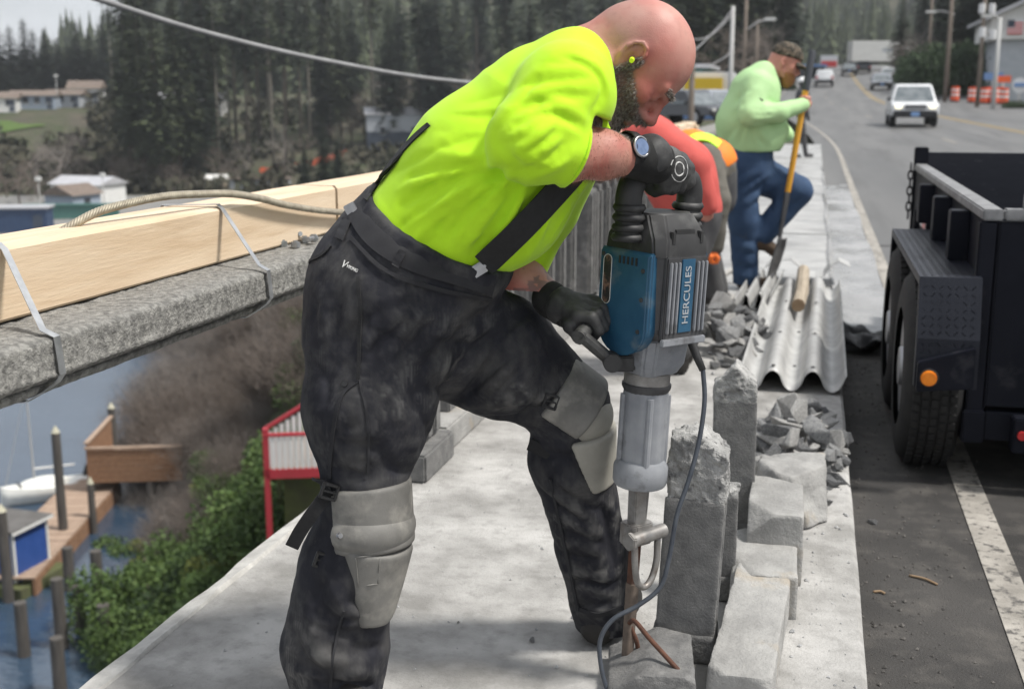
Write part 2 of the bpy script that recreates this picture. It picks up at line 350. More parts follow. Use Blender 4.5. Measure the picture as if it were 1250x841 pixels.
sw = thing('sidewalk', None, None); sw['kind'] = 'structure'
edges = [-3, 5.2] + list(np.arange(6.9, 36, 1.7))
for i in range(len(edges) - 1):
    y0, y1 = edges[i] + .004, edges[i + 1] - .004; a, n = [], 26
    m = MB(); dz = 0 if i < 1 else random.uniform(-.006, .006)
    # each panel with a slightly broken outer edge
    yy = np.linspace(y0, y1, 40 if i < 3 else 5); xl = -1.50 + .010 * fbm(np.stack([yy * 0, yy, yy * 0], -1), 4, 4); xr = .18 + .006 * fbm(np.stack([yy * 0 + 5, yy, yy * 0], -1), 5, 4)
    rows = [np.stack([xl, yy, yy * 0 - .30], -1), np.stack([xl, yy, yy * 0 - .012 + dz], -1), np.stack([xl + .012, yy, yy * 0 + dz], -1), np.stack([xr - .012, yy, yy * 0 + dz], -1), np.stack([xr, yy, yy * 0 - .012 + dz], -1), np.stack([xr, yy, yy * 0 - .30], -1)]
    m.grid(np.stack(rows)).build('slab_panel', 'slab' if i < 2 else 'walk', sw)
yy = np.linspace(-3, 34, 420); q = fbm(np.stack([yy * 0 + 2, yy, yy * 0], -1), 5, 5); q2 = fbm(np.stack([yy * 0 + 9, yy, yy * 0], -1), 9, 4)
rows = [np.stack([-1.545 + .012 * q, yy, yy * 0 - .3], -1), np.stack([-1.545 + .012 * q, yy, -.004 + .004 * q2], -1), np.stack([-1.497 + .01 * q2, yy, .007 + .004 * q], -1), np.stack([-1.488 + .012 * q2, yy, yy * 0 - .01], -1)]
MB().grid(np.stack(rows)).build('broken_lip', 'slab_lip', sw)
# ================================================================== parapet rail, timber, straps
mk('timber', (.60, .455, .31), (.70, .57, .42), scale=3.2, rough=.75, bump=.35, bscale=30, dist=.003, stretch=(6, .5, 6), c3=(.40, .27, .155), s3=2.2, t3=(.54, .80), detail=10)
mk('timber_end', (.46, .34, .22), (.58, .45, .31), scale=9, rough=.8)
mk('galv', (.42, .43, .44), (.56, .57, .58), scale=20, rough=.38, metal=.9, rough2=.55)
mk('wire_rope', (.25, .22, .17), (.40, .36, .28), scale=30, rough=.55, metal=.35)
RX, RT_, RB = -1.34, .872, .797                       # front face, top and underside of the old concrete rail
def rough_rail(y0, y1, n):
    yy = np.linspace(y0, y1, n)
    prof = [(-1.72, .757), (-1.385, .757), (-1.375, .763), (-1.372, .776), (-1.384, .779), (-1.386, .783), (-1.358, .786), (-1.352, .796), (RX + .004, .799)] + [(RX, z) for z in np.linspace(.806, .862, 7)] + [(RX - .006, .869), (RX - .016, RT_)] + [(x, RT_ + .001) for x in np.linspace(-1.37, -1.70, 12)] + [(-1.72, RT_ - .02), (-1.72, .757)]
    G = np.zeros((len(prof), n, 3))
    for i, (x, z) in enumerate(prof):
        G[i, :, 0] = x; G[i, :, 1] = yy; G[i, :, 2] = z
    nrm = np.zeros_like(G); nrm[..., 0] = np.where(np.arange(len(prof)) < 17, 1, .0)[:, None]; nrm[..., 2] = np.where(np.arange(len(prof)) >= 16, 1, .0)[:, None]
    w = fbm(G, 9, 4) * .006 + np.minimum(fbm(G + 3, 26, 3), 0) * .006 + fbm(G, 70, 2) * .0022
    G += nrm * w[..., None]; return G
rail = thing('bridge_rail', 'weathered grey concrete bridge rail with stepped underside carrying the pale timber', 'rail', (-1.5, 3, 0))
MB().grid(rough_rail(-.6, 4.6, 620)).build('rail_beam', 'old_concrete', rail, smooth=True)
MB().grid(rough_rail(4.61, 26, 160)).build('rail_beam', 'old_concrete', rail, smooth=True)
mp_ = MB().b2(-1.60, -1.24, 3.72, 4.06, 0, .10); mp_.b2(-1.57, -1.29, 3.75, 4.03, .10, .757)
for g in range(3): mp_.b2(-1.295, -1.275, 3.77 + g * .09, 3.83 + g * .09, .12, .74)
mp_.build('pedestal', 'post_concrete', rail, bevel=.008)
bp = MB(); bp.b2(-1.52, -1.33, -.055, .055, .10, .757); bp.b2(-1.335, -1.315, -.03, .03, .14, .72); b0 = bp.build('baluster', 'post_concrete', rail, bevel=.006)
b0.location.y = 4.35
b0.location = Vector((0, 4.35, 0)) + Vector(INV[rail].translation) * 0
for k in range(1, 62):
    if k % 10 == 9: continue
    c = b0.copy(); COL.objects.link(c); c.location.y = 4.35 + .30 * k
for k in range(6):
    c = KIDS[rail][2].copy(); COL.objects.link(c); c.location.y = 2.93 + 3.0 * k + .35
MB().b2(-1.58, -1.27, 4.08, 24, 0.0, .10).build('rail_kerb', 'plinth', rail, bevel=.008)

def timber(y0, y1, lab, x=-1.50, w=.15, h=.147, z=RT_ + .004, tilt=0.):
    t = thing('timber_beam', lab, 'timber', (x - w / 2, (y0 + y1) / 2, z), 0, 'timbers laid along the rail')
    n = max(4, int((y1 - y0) * 12)); yy = np.linspace(y0, y1, n); ring = []
    cs = [(0, .006), (.006, 0), (w - .006, 0), (w, .006), (w, h - .01), (w - .01, h), (.01, h), (0, h - .01)]
    G = np.zeros((n, 8, 3))
    for i, (a, b) in enumerate(cs):
        G[:, i] = np.stack([x - w + a + 0 * yy, yy, z + b + tilt * (yy - y0)], -1)
    G += .0025 * fbm(G * np.array([1, .25, 1]), 14, 3)[..., None]
    I = np.arange(n * 8).reshape(n, 8); fc = [(I[i, k], I[i, (k + 1) % 8], I[i + 1, (k + 1) % 8], I[i + 1, k]) for i in range(n - 1) for k in range(8)] + [tuple(I[0])[::-1], tuple(I[-1])]
    MB().add(G.reshape(-1, 3), fc).build('beam', 'timber', t, smooth='auto')
    e = MB(); e.b2(x - w + .01, x - .01, y0 - .002, y0 + .004, z + .01, z + h - .01); e.build('cut_end', 'timber_end', t)
    return t
timber(-.6, 3.62, 'long pale sawn timber strapped on top of the concrete rail, wire rope over it')
timber(3.64, 4.5, 'short pale timber on the rail just beyond the long strapped one')
for k in range(9):
    y = 4.9 + k * 1.15; timber(y, y + .62 + .2 * (k % 3), 'squared pale timber block lying on the far stretch of rail', x=-1.44 + .03 * (k % 2), h=.14)
for k in range(9):
    y = 5.75 + k * 1.15; timber(y - .1, y + .12, 'squared pale timber block lying on the far stretch of rail', x=-1.40, w=.26, h=.10)
def strap(P, lab, w=.019):
    P = np.asarray(P, float); m = MB(); Y = np.array([0, w / 2, 0]); Pp = np.vstack([np.linspace(P[i], P[i + 1], 6, endpoint=False) for i in range(len(P) - 1)] + [P[-1:]])
    m.sheet(Pp - Y, Pp + Y); o = m.build('steel_strap', 'galv', solid=.0016); return tag(o, lab, 'strap', 'steel bands holding timber to rail')
def strap_pts(ytop, ybot): return [(-1.665, ytop - .06, .86), (-1.658, ytop - .04, 1.0), (-1.65, ytop - .03, 1.028), (-1.505, ytop, 1.030), (-1.495, ytop + .005, 1.018), (-1.352, ybot - .015, .887), (-1.334, ybot, .872), (-1.330, ybot + .004, .80), (-1.345, ybot + .006, .782), (-1.368, ybot, .765), (-1.385, ybot - .03, .752), (-1.60, ybot - .12, .752)]
A, B = atX(2, 314, -1.5), atX(66, 408, -1.34); strap(strap_pts(A[1], B[1]), 'galvanised steel band round rail and timber, shorter wrap over the rough concrete end')
A, B = atX(268, 243, -1.5), atX(325, 322, -1.34); strap(strap_pts(A[1], B[1]), 'galvanised steel band round rail and timber below the wire rope')
# twisted wire rope lying over the timber
rp_ = [atX(60, 292, -1.60), atX(112, 262, -1.56), atX(150, 250, -1.54), atX(200, 240, -1.52), atX(245, 237, -1.505), atX(285, 237, -1.485), atX(320, 243, -1.478), atX(352, 251, -1.478), atX(400, 258, -1.478), atX(455, 260, -1.478), atX(520, 255, -1.478)]
rp_ = smooth_path(rp_, 40); n = len(rp_); ln = np.concatenate([[0], np.cumsum(np.linalg.norm(np.diff(rp_, axis=0), axis=1))])
m = MB(); T = np.gradient(rp_, axis=0); T /= np.linalg.norm(T, axis=1)[:, None]; a = np.cross(T, UP); a /= np.linalg.norm(a, axis=1)[:, None]; b = np.cross(a, T)
for k in range(6):
    ph = 2 * math.pi * (ln / .055 + k / 6); m.tube(rp_ + .0062 * (np.cos(ph)[:, None] * a + np.sin(ph)[:, None] * b), .0042, 6)
m.tube(rp_, .004, 6)
tag(m.build('wire_rope', 'wire_rope', smooth=True), 'twisted wire rope arching over the long timber and down its face', 'rope')
# nuts and bolts left on the rail
mk('zinc', (.30, .31, .32), (.42, .43, .44), scale=40, rough=.45, metal=.85)
def hexnut(c, r, h, tilt, lab, bolt=0.):
    t = thing('hex_bolt' if bolt else 'hex_nut', lab, 'bolt' if bolt else 'nut', c, random.random() * 3, 'nuts and bolts left on the rail')
    R = np.array(Matrix.Rotation(tilt, 3, 'X')); poly = [(r * math.cos(k * math.pi / 3), r * math.sin(k * math.pi / 3)) for k in range(6)]
    mm = MB(); mm.prism(poly, 0, h, (0, 0, r * .87 if tilt else 0), R @ (1, 0, 0), R @ (0, 1, 0), R @ (0, 0, 1)); mm.build('hex_head', 'zinc', t, bevel=.0012, local=True)
    mm = MB(); q = R @ (0, 0, 1); o = np.array([0, 0, r * .87 if tilt else 0]); mm.cyl(o - q * .003, o + q * (h + max(bolt, .004)), r * .5, n=12); mm.build('shank' if bolt else 'bore_rim', 'zinc', t, local=True, smooth='auto')
for i, (px, py, tl, bo) in enumerate([(345, 301, 0, 0), (361, 302, 0, 0), (366, 291, 1.45, .05), (384, 296, 1.5, .055), (372, 296, 0, 0), (354, 293, 1.4, .06)]):
    p = atZ(px, py, RT_ + .002); hexnut(p, .0145, .016, tl, 'zinc bolt lying on its side among the loose nuts on the rail' if bo else 'loose zinc hex nut sitting flat on the concrete rail', bo)
# ================================================================== people: cloth and skin
mk('skin', (.5, .25, .2), attr='Col', rough=.40, rough2=.58, bump=.45, bscale=330, dist=.0012, spec=.5)
mk('hivis', (.47, .78, .022), (.41, .70, .016), scale=5, rough=.85, bump=.2, bscale=600, dist=.0008, sheen=.1, spec=.25, crease=(9, .30, .006, (1, .6, 1.2)))
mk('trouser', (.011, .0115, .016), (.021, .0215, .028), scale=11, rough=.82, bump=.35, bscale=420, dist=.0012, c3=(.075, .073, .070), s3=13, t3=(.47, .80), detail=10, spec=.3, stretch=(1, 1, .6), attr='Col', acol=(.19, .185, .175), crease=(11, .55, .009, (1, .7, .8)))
mk('black_web', (.010, .010, .011), (.016, .016, .017), scale=90, rough=.8, bump=.3, bscale=600, dist=.001)
mk('waist', (.014, .014, .017), (.022, .022, .025), scale=30, rough=.85, bump=.25, bscale=500, dist=.001)
mk('pad', (.105, .102, .094), (.175, .17, .157), scale=9, rough=.62, bump=.25, bscale=240, dist=.0015, c3=(.27, .258, .23), s3=11, t3=(.50, .70), detail=10)
mk('pad_dusty', (.25, .24, .21), (.36, .345, .30), scale=7, rough=.7, bump=.25, bscale=240, dist=.0015)
mk('glove', (.028, .028, .029), (.060, .060, .060), scale=14, rough=.6, bump=.4, bscale=300, dist=.001, c3=(.13, .13, .125), s3=11, t3=(.50, .80), spec=.35, crease=(22, .6, .006, (1, 1, 1)))
mk('glove_knit', (.010, .010, .010), (.016, .016, .016), scale=60, rough=.95, bump=.5, bscale=500, dist=.001)
mk('boot', (.012, .011, .010), (.026, .023, .021), scale=15, rough=.7, bump=.3, dist=.002)
mk('plastic_black', (.012, .012, .013), (.02, .02, .021), scale=20, rough=.5)
mk('watch_glass', (.10, .15, .26), (.16, .22, .36), scale=60, rough=.12)
mk('steel', (.35, .35, .36), (.48, .48, .49), scale=30, rough=.35, metal=.9)
mk('foam_plug', (.65, .85, .02), rough=.8)
mk('hair_grey', (.085, .068, .058), (.36, .325, .295), scale=160, rough=.7, lo=.42, hi=.58)
mk('ginger_hair', (.16, .08, .05), (.22, .12, .08), scale=90, rough=.7)
mk('print_white', (.62, .62, .60), (.5, .5, .49), scale=80, rough=.8)

class Fig:                                                    # a person's own frame: x to the photographer's right, y away, z up
    def __init__(s, name, label, D, px0, ground=0., group=None):
        s.D = D; o = atD(px0, 400, D); o[2] = ground; s.O = o; s.root = thing(name, label, 'person', o, YAW, group); s.R = np.stack([RT, FH, UP], 1)
    def L(s, px, py, w=0.): return (atD(px, py, s.D + w) - s.O) @ s.R
    def world(s, p): return np.asarray(p) @ s.R.T + s.O
    def hit(s, S, px, py, back=None):
        o = (CAM - s.O) @ s.R; d = ray(px, py) @ s.R; n = np.linalg.norm(d); t0 = max(.1, (s.D - 1.2)) ; p = S.hit(o + d / n * t0, d, 2.4); return p
    def hits(s, S, P): return [h for h in (s.hit(S, *p) for p in P) if h is not None]
    def ribbon(s, Ss, P, wpx, off=.004, n=30, cols=5):        # band lying on a surface
        P = smooth_path(np.array([(a, b, 0.) for a, b in P]), 12)[:, :2]; T = np.gradient(P, axis=0); T /= np.linalg.norm(T, axis=1)[:, None]; Nn = np.stack([-T[:, 1], T[:, 0]], 1); G = []
        eye = (CAM - s.O) @ s.R
        for q, nn_ in zip(P, Nn):
            row = []
            for c in np.linspace(-.5, .5, cols):
                best = None
                for S in Ss:
                    h = s.hit(S, *(q + nn_ * c * wpx))
                    if h is not None and (best is None or np.linalg.norm(h - eye) < np.linalg.norm(best - eye)): best = h
                if best is None: best = row[-1] if row else (G[-1][0] if G else np.zeros(3))
                d = eye - best; row.append(best + d / np.linalg.norm(d) * off)
            G.append(row)
        G = np.array(G, float)
        for _ in range(6): G[1:-1] = (G[:-2] + 2 * G[1:-1] + G[2:]) / 4; G[:, 1:-1] = (G[:, :-2] + 2 * G[:, 1:-1] + G[:, 2:]) / 4
        return G
def nrmz(v): v = np.asarray(v, float); return v / (np.linalg.norm(v) + 1e-12)
def grip(S, c, ax, back, wrist, R=.026, curl=1., span=.022, fr=.0112, th0=-15, th1=205, thumb=True, k=.004, rw=.03):
    c = np.asarray(c, float); ax = nrmz(ax); back = np.asarray(back, float); back = nrmz(back - ax * (back @ ax)); cr = curl * np.cross(ax, back); wrist = np.asarray(wrist, float)
    p = lambda th, o, r=R: c + ax * o + r * (math.cos(math.radians(th)) * back + math.sin(math.radians(th)) * cr)
    for i, ln in enumerate((.92, 1., .97, .82)):
        o = (i - 1.5) * span; th = np.linspace(th0, th0 + (th1 - th0) * ln, 4); q = [p(t, o, R + (.004 if j == 0 else 0)) for j, t in enumerate(th)]
        for j in range(3): S.cone(q[j], q[j + 1], fr * (1.08 - .1 * j), fr * (.98 - .1 * j), k=k)
        S.cone(q[0], q[0] * .45 + wrist * .55, fr * 1.18, .021, k=.010); S.cone(q[0] * .5 + wrist * .5, wrist, .021, rw, k=.012)
    if thumb:
        e = wrist * .55 + p(-45, -.02) * .45; q = [e, p(-75, -1.9 * span, R + .008), p(-125, -1.75 * span, R + .003), p(-165, -1.5 * span, R)]
        for j in range(3): S.cone(q[j], q[j + 1], fr * (1.5 - .2 * j), fr * (1.3 - .2 * j), k=.006)
def head_sdf(S, C, Rm, hs, k=.012, ears=True):
    C = np.asarray(C, float); T = lambda *q: C + hs * (Rm @ np.array(q, float)); E = lambda c, r, kk=k, sub=False: S.ell(T(*c), np.array(r) * hs, Rm, kk * hs, sub)
    K = lambda a, b, ra, rb, kk=k, sub=False: S.cone(T(*a), T(*b), ra * hs, rb * hs, kk * hs, sub=sub)
    E((-.004, 0, .045), (.099, .078, .086)); E((.042, 0, -.012), (.056, .064, .085), .03)
    E((-.05, 0, .01), (.055, .062, .06), .03)
    for y in (-1, 1):
        K((.0, y * .050, -.050), (.070, y * .020, -.092), .025, .022, .025); E((.060, y * .047, -.014), (.026, .020, .020), .018)
        E((.100, y * .034, .003), (.024, .022, .0145), .009, True); E((.076, y * .033, .004), (.0165, .018, .0155), .004)
        K((.0905, y * .018, .0035), (.083, y * .047, .0035), .0035, .003, .003)
        K((.092, y * .012, .026), (.080, y * .046, .030), .0105, .008, .012)
        E((.108, y * .0125, -.030), (.012, .0085, .009), .006); E((.110, y * .008, -.0395), (.006, .004, .004), .003, True)
    K((.092, 0, .026), (.094, 0, .020), .012, .010, .012); K((.096, 0, .018), (.118, 0, -.020), .0075, .0105, .010); E((.119, 0, -.024), (.0125, .0125, .0115), .006)
    E((.080, 0, -.098), (.023, .028, .020), .015); E((.092, 0, -.045), (.016, .032, .020), .015)
    E((.1035, 0, -.0525), (.009, .024, .0055), .004); E((.100, 0, -.066), (.0095, .022, .007), .004); K((.112, -.024, -.059), (.112, .024, -.059), .0035, .0035, .003, True)
    if ears:
        for y in (-1, 1):
            E((-.006, y * .080, .004), (.020, .010, .033), .006); E((.002, y * .090, .002), (.0115, .010, .018), .004, True); E((-.004, y * .0905, .020), (.009, .006, .010), .004, True)
            arc = [(.012, y * .086, .012), (.010, y * .088, .026), (.0, y * .090, .035), (-.012, y * .091, .034), (-.021, y * .092, .022), (-.023, y * .092, .006), (-.018, y * .089, -.010), (-.009, y * .085, -.022)]
            for a, b in zip(arc[:-1], arc[1:]): K(a, b, .0042, .0042, .003)
            E((-.002, y * .082, -.027), (.009, .006, .010), .005); K((.008, y * .086, .0), (.010, y * .085, -.008), .0045, .004, .003)
    return T
# ------------------------------------------------------------------ the man with the breaker
W1 = Fig('person', 'bald bearded worker in lime yellow shirt, black braces and grey kneepads leaning over the breaker', 2.50, 560); L = W1.L; P1 = W1.root
phi = math.radians(60); hr = math.radians(4)
HR = np.array([[math.cos(phi), 0, math.sin(phi)], [0, 1, 0], [-math.sin(phi), 0, math.cos(phi)]]) @ np.array(Matrix.Rotation(math.radians(-6), 3, 'Z')) @ np.array(Matrix.Rotation(hr, 3, 'X'))
HC = L(771, 76, -.02); HS = 1.02
S = SDF(L(470, 330, 0) * [1, 0, 1] + [0, -.37, -.05], L(868, 330, 0) * [1, 0, 0] + [0, .34, 1.56], .004)
HT = head_sdf(S, HC, HR, HS)
S.cone(HT(-.040, 0, .0), L(700, 92, 0), .066, .088, .03); S.cone(HT(.0, 0, -.055), L(712, 112, 0), .050, .075, .03)
for a, b, r0, r1, sy in ((L(530, 288), L(600, 215), .135, .15, 1.2), (L(600, 215), L(672, 142), .155, .13, 1.25), (L(672, 142), L(708, 92), .13, .08, 1.3)): S.cone(a, b, r0, r1, .03, sy)
S.cone(L(700, 95, -.05), L(688, 115, -.17), .07, .07, .03); S.cone(L(688, 115, -.17), L(642, 172, -.25), .07, .056, .02)
S.cone(L(642, 174, -.25), L(690, 186, -.22), .050, .054, .02); S.cone(L(690, 186, -.22), L(735, 189, -.16), .054, .046, .02); S.cone(L(735, 189, -.16), L(778, 192, -.09), .046, .036, .02)
S.cone(L(710, 100, .05), L(712, 125, .18), .065, .07, .03); S.cone(L(712, 125, .18), L(600, 312, .12), .068, .05, .02)
S.cone(L(600, 312, .12), L(635, 340, .08), .050, .050, .02); S.cone(L(635, 340, .08), L(684, 376, .03), .050, .034, .02)
for y_ in (-1, 1):
    for P_, am_, wi_ in (([(.108, .020, -.026), (.104, .032, -.045), (.092, .038, -.062)], -.0030, .0045), ([(.088, .050, .006), (.074, .060, .010)], -.002, .003), ([(.088, .050, .001), (.076, .060, -.003)], -.0015, .003), ([(.100, .028, -.008), (.086, .046, -.014)], -.002, .0035), ([(.092, .020, .052), (.080, .045, .056)], -.0016, .003), ([(.086, .018, .066), (.074, .043, .070)], -.0014, .003)): S.fold([HT(a, y_ * b, c) for a, b, c in P_], am_, wi_)
S.fold([HT(-.085, -.03, -.01), HT(-.088, 0, -.012), HT(-.085, .03, -.01)], -.004, .006); S.fold([HT(-.075, -.045, -.035), HT(-.082, 0, -.04), HT(-.075, .045, -.035)], -.004, .006)
S.wrinkle(.0012, 24, octv=4, ridge=False)
def hq(V): return ((V - HC) @ HR) / HS
def beardmask(V):
    q = hq(V); y = np.abs(q[:, 1]); x, z = q[:, 0], q[:, 2]; line = np.where(x > .085, -.038, np.where(x < .022, .016, -.014 - .35 * (x - .03)))
    m = smooth(.012, -.004, z - line) * smooth(.000, .010, x + .25 * np.minimum(z, 0) * -1. - .0) * (z > -.16); 
    lips = (np.abs(z + .060) < .011) & (x > .088) & (y < .022); m = np.where(lips, .15, m); m = m * smooth(-.20, -.125, z)
    return m * (np.linalg.norm(q, axis=1) < .2)
def skin_col(V):
    q = hq(V); base = np.array([.46, .225, .175]); red = np.array([.43, .135, .105]); n = fbm(V, 18, 4)[:, None]; f = np.clip(.40 + 1.5 * n, 0, 1)
    c = base * (1 - f) + red * f; isH = np.linalg.norm(q, axis=1) < .19
    top = (smooth(.02, .11, q[:, 2]) * isH)[:, None]; c = c * (1 - .4 * top) + .4 * top * np.array([.56, .31, .26])
    ch = np.exp(-((q[:, 0] - .115) ** 2 + (q[:, 2] + .02) ** 2) / .0006)[:, None] * isH[:, None]; c = c * (1 - .5 * ch) + .5 * ch * np.array([.52, .14, .12])
    st = (smooth(.015, -.03, q[:, 0]) * smooth(.105, .05, q[:, 2]) * smooth(-.02, .01, q[:, 2]) * isH)[:, None]; c = c * (1 - .30 * st) + .30 * st * np.array([.16, .13, .12]); fr_ = smooth(.25, .5, fbm(V + 5, 110, 2))[:, None]; c = c * (1 - .08 * fr_)
    b = beardmask(V)[:, None] * np.clip(.80 + .5 * fbm(V, 70, 3)[:, None], .4, 1); c = c * (1 - b) + b * np.array([.15, .105, .085])
    eb = ((np.abs(q[:, 2] - .032 - .0) < .006) & (q[:, 0] > .07) & (np.abs(q[:, 1]) > .010) & (np.abs(q[:, 1]) < .05))[:, None] * .45; c = c * (1 - eb) + eb * np.array([.10, .07, .05])
    dark = (~isH)[:, None] * .12; c = c * (1 - dark) + dark * np.array([.25, .12, .09])
    tat = ((q[:, 2] < -.2)[:, None] & (fbm(V + 7, 45, 3)[:, None] > .02) & (V[:, 1:2] > -.02)) * .6; return c * (1 - tat) + tat * np.array([.06, .07, .08])
S_body = S; body = S.build('body', 'skin', P1, skin_col)
# short beard and brow hair
Vb, Qb = S.mesh(); fc = Vb[Qb].mean(1); nrm_ = np.cross(Vb[Qb[:, 2]] - Vb[Qb[:, 0]], Vb[Qb[:, 3]] - Vb[Qb[:, 1]]); nrm_ /= np.linalg.norm(nrm_, axis=1)[:, None] + 1e-9
q_ = hq(fc); bm_ = beardmask(fc); hm = MB(); HV, HF = [], []
def hairs(sel, L0, per, down, wd=.0007):
    for i in sel:
        for _ in range(per):
            o = fc[i] + (rng.random(3) - .5) * .004; d = nrmz(nrm_[i] * .55 + HR @ np.array(down) + (rng.random(3) - .5) * .7); w = nrmz(np.cross(d, rng.random(3) - .5)) * wd; ln = L0 * (.6 + .7 * rng.random()); k = len(HV)
            HV.extend([o - w - nrm_[i] * .001, o + w - nrm_[i] * .001, o + d * ln]); HF.append((k, k + 1, k + 2))
hairs(np.nonzero(bm_ > .45)[0], .011, 4, (.15, 0, -1.0), .00045); nb = len(HV)
MB().add(HV, HF).build('beard', 'hair_grey', P1, local=True)
for s_ in (1, -1): HV, HF = [], []; hairs(np.nonzero((np.abs(q_[:, 2] - .032) < .005) & (q_[:, 0] > .072) & (s_ * q_[:, 1] > .012) & (s_ * q_[:, 1] < .048))[0], .010, 4, (.2, 0, .3)); MB().add(HV, HF).build('eyebrow', 'hair_grey', P1, local=True)
HV, HF = [], []; fa = np.nonzero((fc[:, 1] < -.06) & (fc[:, 0] > L(690, 190, -.2)[0]) & (fc[:, 2] < L(700, 150, -.2)[2]) & (fc[:, 0] < L(764, 190, -.1)[0]) & (np.linalg.norm(q_, axis=1) > .2))[0]; hairs(rng.choice(fa, min(len(fa), 1500), False), .011, 1, (.0, 0, -.6), .00035); MB().add(HV, HF).build('arm_hair', 'ginger_hair', P1, local=True)
m = MB(); e0 = HT(.003, -.084, .001); e1 = HT(.006, -.101, -.002); m.cyl(e0, e1, .0055, .0048, 10); m.build('earplug', 'foam_plug', P1, local=True, smooth='auto')
# shirt
S = SDF(L(440, 345, 0) * [1, 0, 1] + [0, -.38, -.03], L(770, 345, 0) * [1, 0, 0] + [0, .36, 1.50], .0045)
for a, b, r0, r1, sy in ((L(528, 290), L(598, 215), .158, .176, 1.18), (L(598, 215), L(668, 143), .176, .150, 1.25), (L(668, 143), L(704, 92), .150, .095, 1.3)): S.cone(a, b, r0, r1, .03, sy)
S.ell(L(625, 258, -.02), (.09, .14, .10), k=.05)
S_tor = SDF(S.lo, S.lo + 1, S.h); S_tor.sh = S.sh; S_tor.F = S.F.copy()
S.cone(L(698, 96, -.06), L(690, 116, -.17), .088, .092, .03); S.cone(L(690, 116, -.17), L(645, 172, -.245), .094, .078, .025); S.cone(L(645, 174, -.245), L(697, 186, -.21), .074, .068, .02)
S.cone(L(708, 102, .05), L(710, 126, .18), .085, .088, .03); S.cone(L(710, 126, .18), L(634, 322, .12), .090, .064, .02); S.cone(L(700, 120, .1), L(668, 250, .1), .12, .07, .04)
cc_ = L(699, 187, -.215); cx_ = nrmz(L(735, 201, -.19) - cc_); cy_ = nrmz(L(712, 153, -.215) - L(686, 219, -.215)); cx_ = nrmz(cx_ - cy_ * (cx_ @ cy_)); cz_ = np.cross(cx_, cy_)
S.box(cc_ + cx_ * .075, (.075, .085, .082), np.stack([cx_, cz_, cy_], 1), .004, sub=True)
a, b = L(640, 176, -.25), L(699, 187, -.215); S.cone(b - .03 * nrmz(b - a), b + .12 * nrmz(b - a), .058, .056, .006, sub=True)       # sleeve opening
S.cone(HT(-.02, 0, -.02), HT(.02, 0, -.13), .078, .082, .010, sub=True); S.ell(HT(.05, 0, -.03), (.12, .10, .12), k=.01, sub=True)
ev = lambda P: W1.hits(S, P)
def fold(P, amp, wid): 
    h = ev([tuple(p) for p in smooth_path(np.array([(a, b, 0.) for a, b in P]), 5)[:, :2]]); 
    if len(h) > 1: S.fold(h, amp * 1.35, wid * .78)
for P, am, wi in [([(604, 170), (625, 195), (636, 212)], -.016, .014), ([(606, 160), (640, 130), (690, 112)], -.010, .014), ([(612, 200), (600, 215), (572, 205)], -.012, .012), ([(575, 193), (598, 202), (612, 198)], .008, .010),
    ([(622, 135), (660, 118), (705, 140), (712, 150)], .010, .012), ([(630, 150), (670, 138), (700, 152)], -.008, .010), ([(640, 165), (680, 155), (706, 165)], .006, .010), ([(618, 180), (650, 196), (684, 205)], .006, .012), ([(690, 70), (722, 84), (736, 110), (722, 140)], -.008, .009), ([(702, 68), (730, 84), (742, 112)], .006, .010),
    ([(608, 212), (560, 240), (500, 272)], .006, .013), ([(600, 208), (550, 225), (490, 250)], -.006, .012), ([(615, 218), (570, 262), (525, 296)], -.006, .012), ([(622, 216), (590, 262), (552, 305)], .007, .012), ([(632, 216), (610, 262), (575, 312)], -.007, .011), ([(645, 216), (622, 270), (592, 314)], .006, .011), ([(590, 190), (545, 205), (488, 232)], .005, .013), ([(575, 170), (530, 185), (484, 210)], -.004, .014),
    ([(690, 222), (668, 270), (640, 318)], .008, .014), ([(676, 226), (655, 270), (632, 312)], -.008, .010), ([(712, 215), (700, 250), (672, 296)], -.006, .010), ([(600, 250), (575, 290), (560, 310)], .004, .008), ([(540, 262), (515, 285), (505, 296)], .005, .008), ([(520, 255), (495, 272), (484, 282)], -.004, .008), ([(660, 90), (640, 120), (615, 150)], -.005, .014), ([(680, 62), (662, 84), (640, 100)], .004, .016)]: fold(P, am, wi)
def fan(a0, a1, b0, b1, n, amp, wid, bow=0., jit=4):
    for i in range(n):
        t = i / max(1, n - 1); p = np.array(a0) * (1 - t) + np.array(a1) * t + rng.normal(size=2) * jit; q = np.array(b0) * (1 - t) + np.array(b1) * t + rng.normal(size=2) * jit; mid = (p + q) / 2 + np.array([-(q - p)[1], (q - p)[0]]) * bow
        u0, u1 = rng.uniform(0, .18), rng.uniform(.72, 1.); c = lambda u: (1 - u) ** 2 * p + 2 * u * (1 - u) * mid + u * u * q
        h = ev([tuple(c(u)) for u in np.linspace(u0, u1, 14)])
        if len(h) > 1: S.fold(h, amp * (1 if i % 2 else -1) * rng.uniform(.7, 1.3), wid * rng.uniform(.75, 1.25))
fan((596, 200), (652, 219), (466, 232), (606, 322), 15, .0085, .0085, .06); fan((560, 200), (640, 235), (478, 262), (588, 312), 9, .005, .006, .05)
fan((668, 222), (716, 216), (626, 322), (668, 300), 6, .009, .009, .05); fan((606, 168), (640, 213), (664, 112), (708, 172), 8, .0085, .0085, .18); fan((612, 186), (650, 214), (650, 150), (694, 200), 6, .007, .0075, .15)
fan((650, 78), (614, 150), (728, 78), (738, 128), 6, .006, .010, -.06); fan((560, 125), (510, 176), (640, 110), (590, 185), 6, .004, .012, .05); fan((530, 282), (586, 308), (545, 258), (602, 284), 8, .006, .006, 0)
S.wrinkle(.0012, 9, (1, .6, 1), 3)
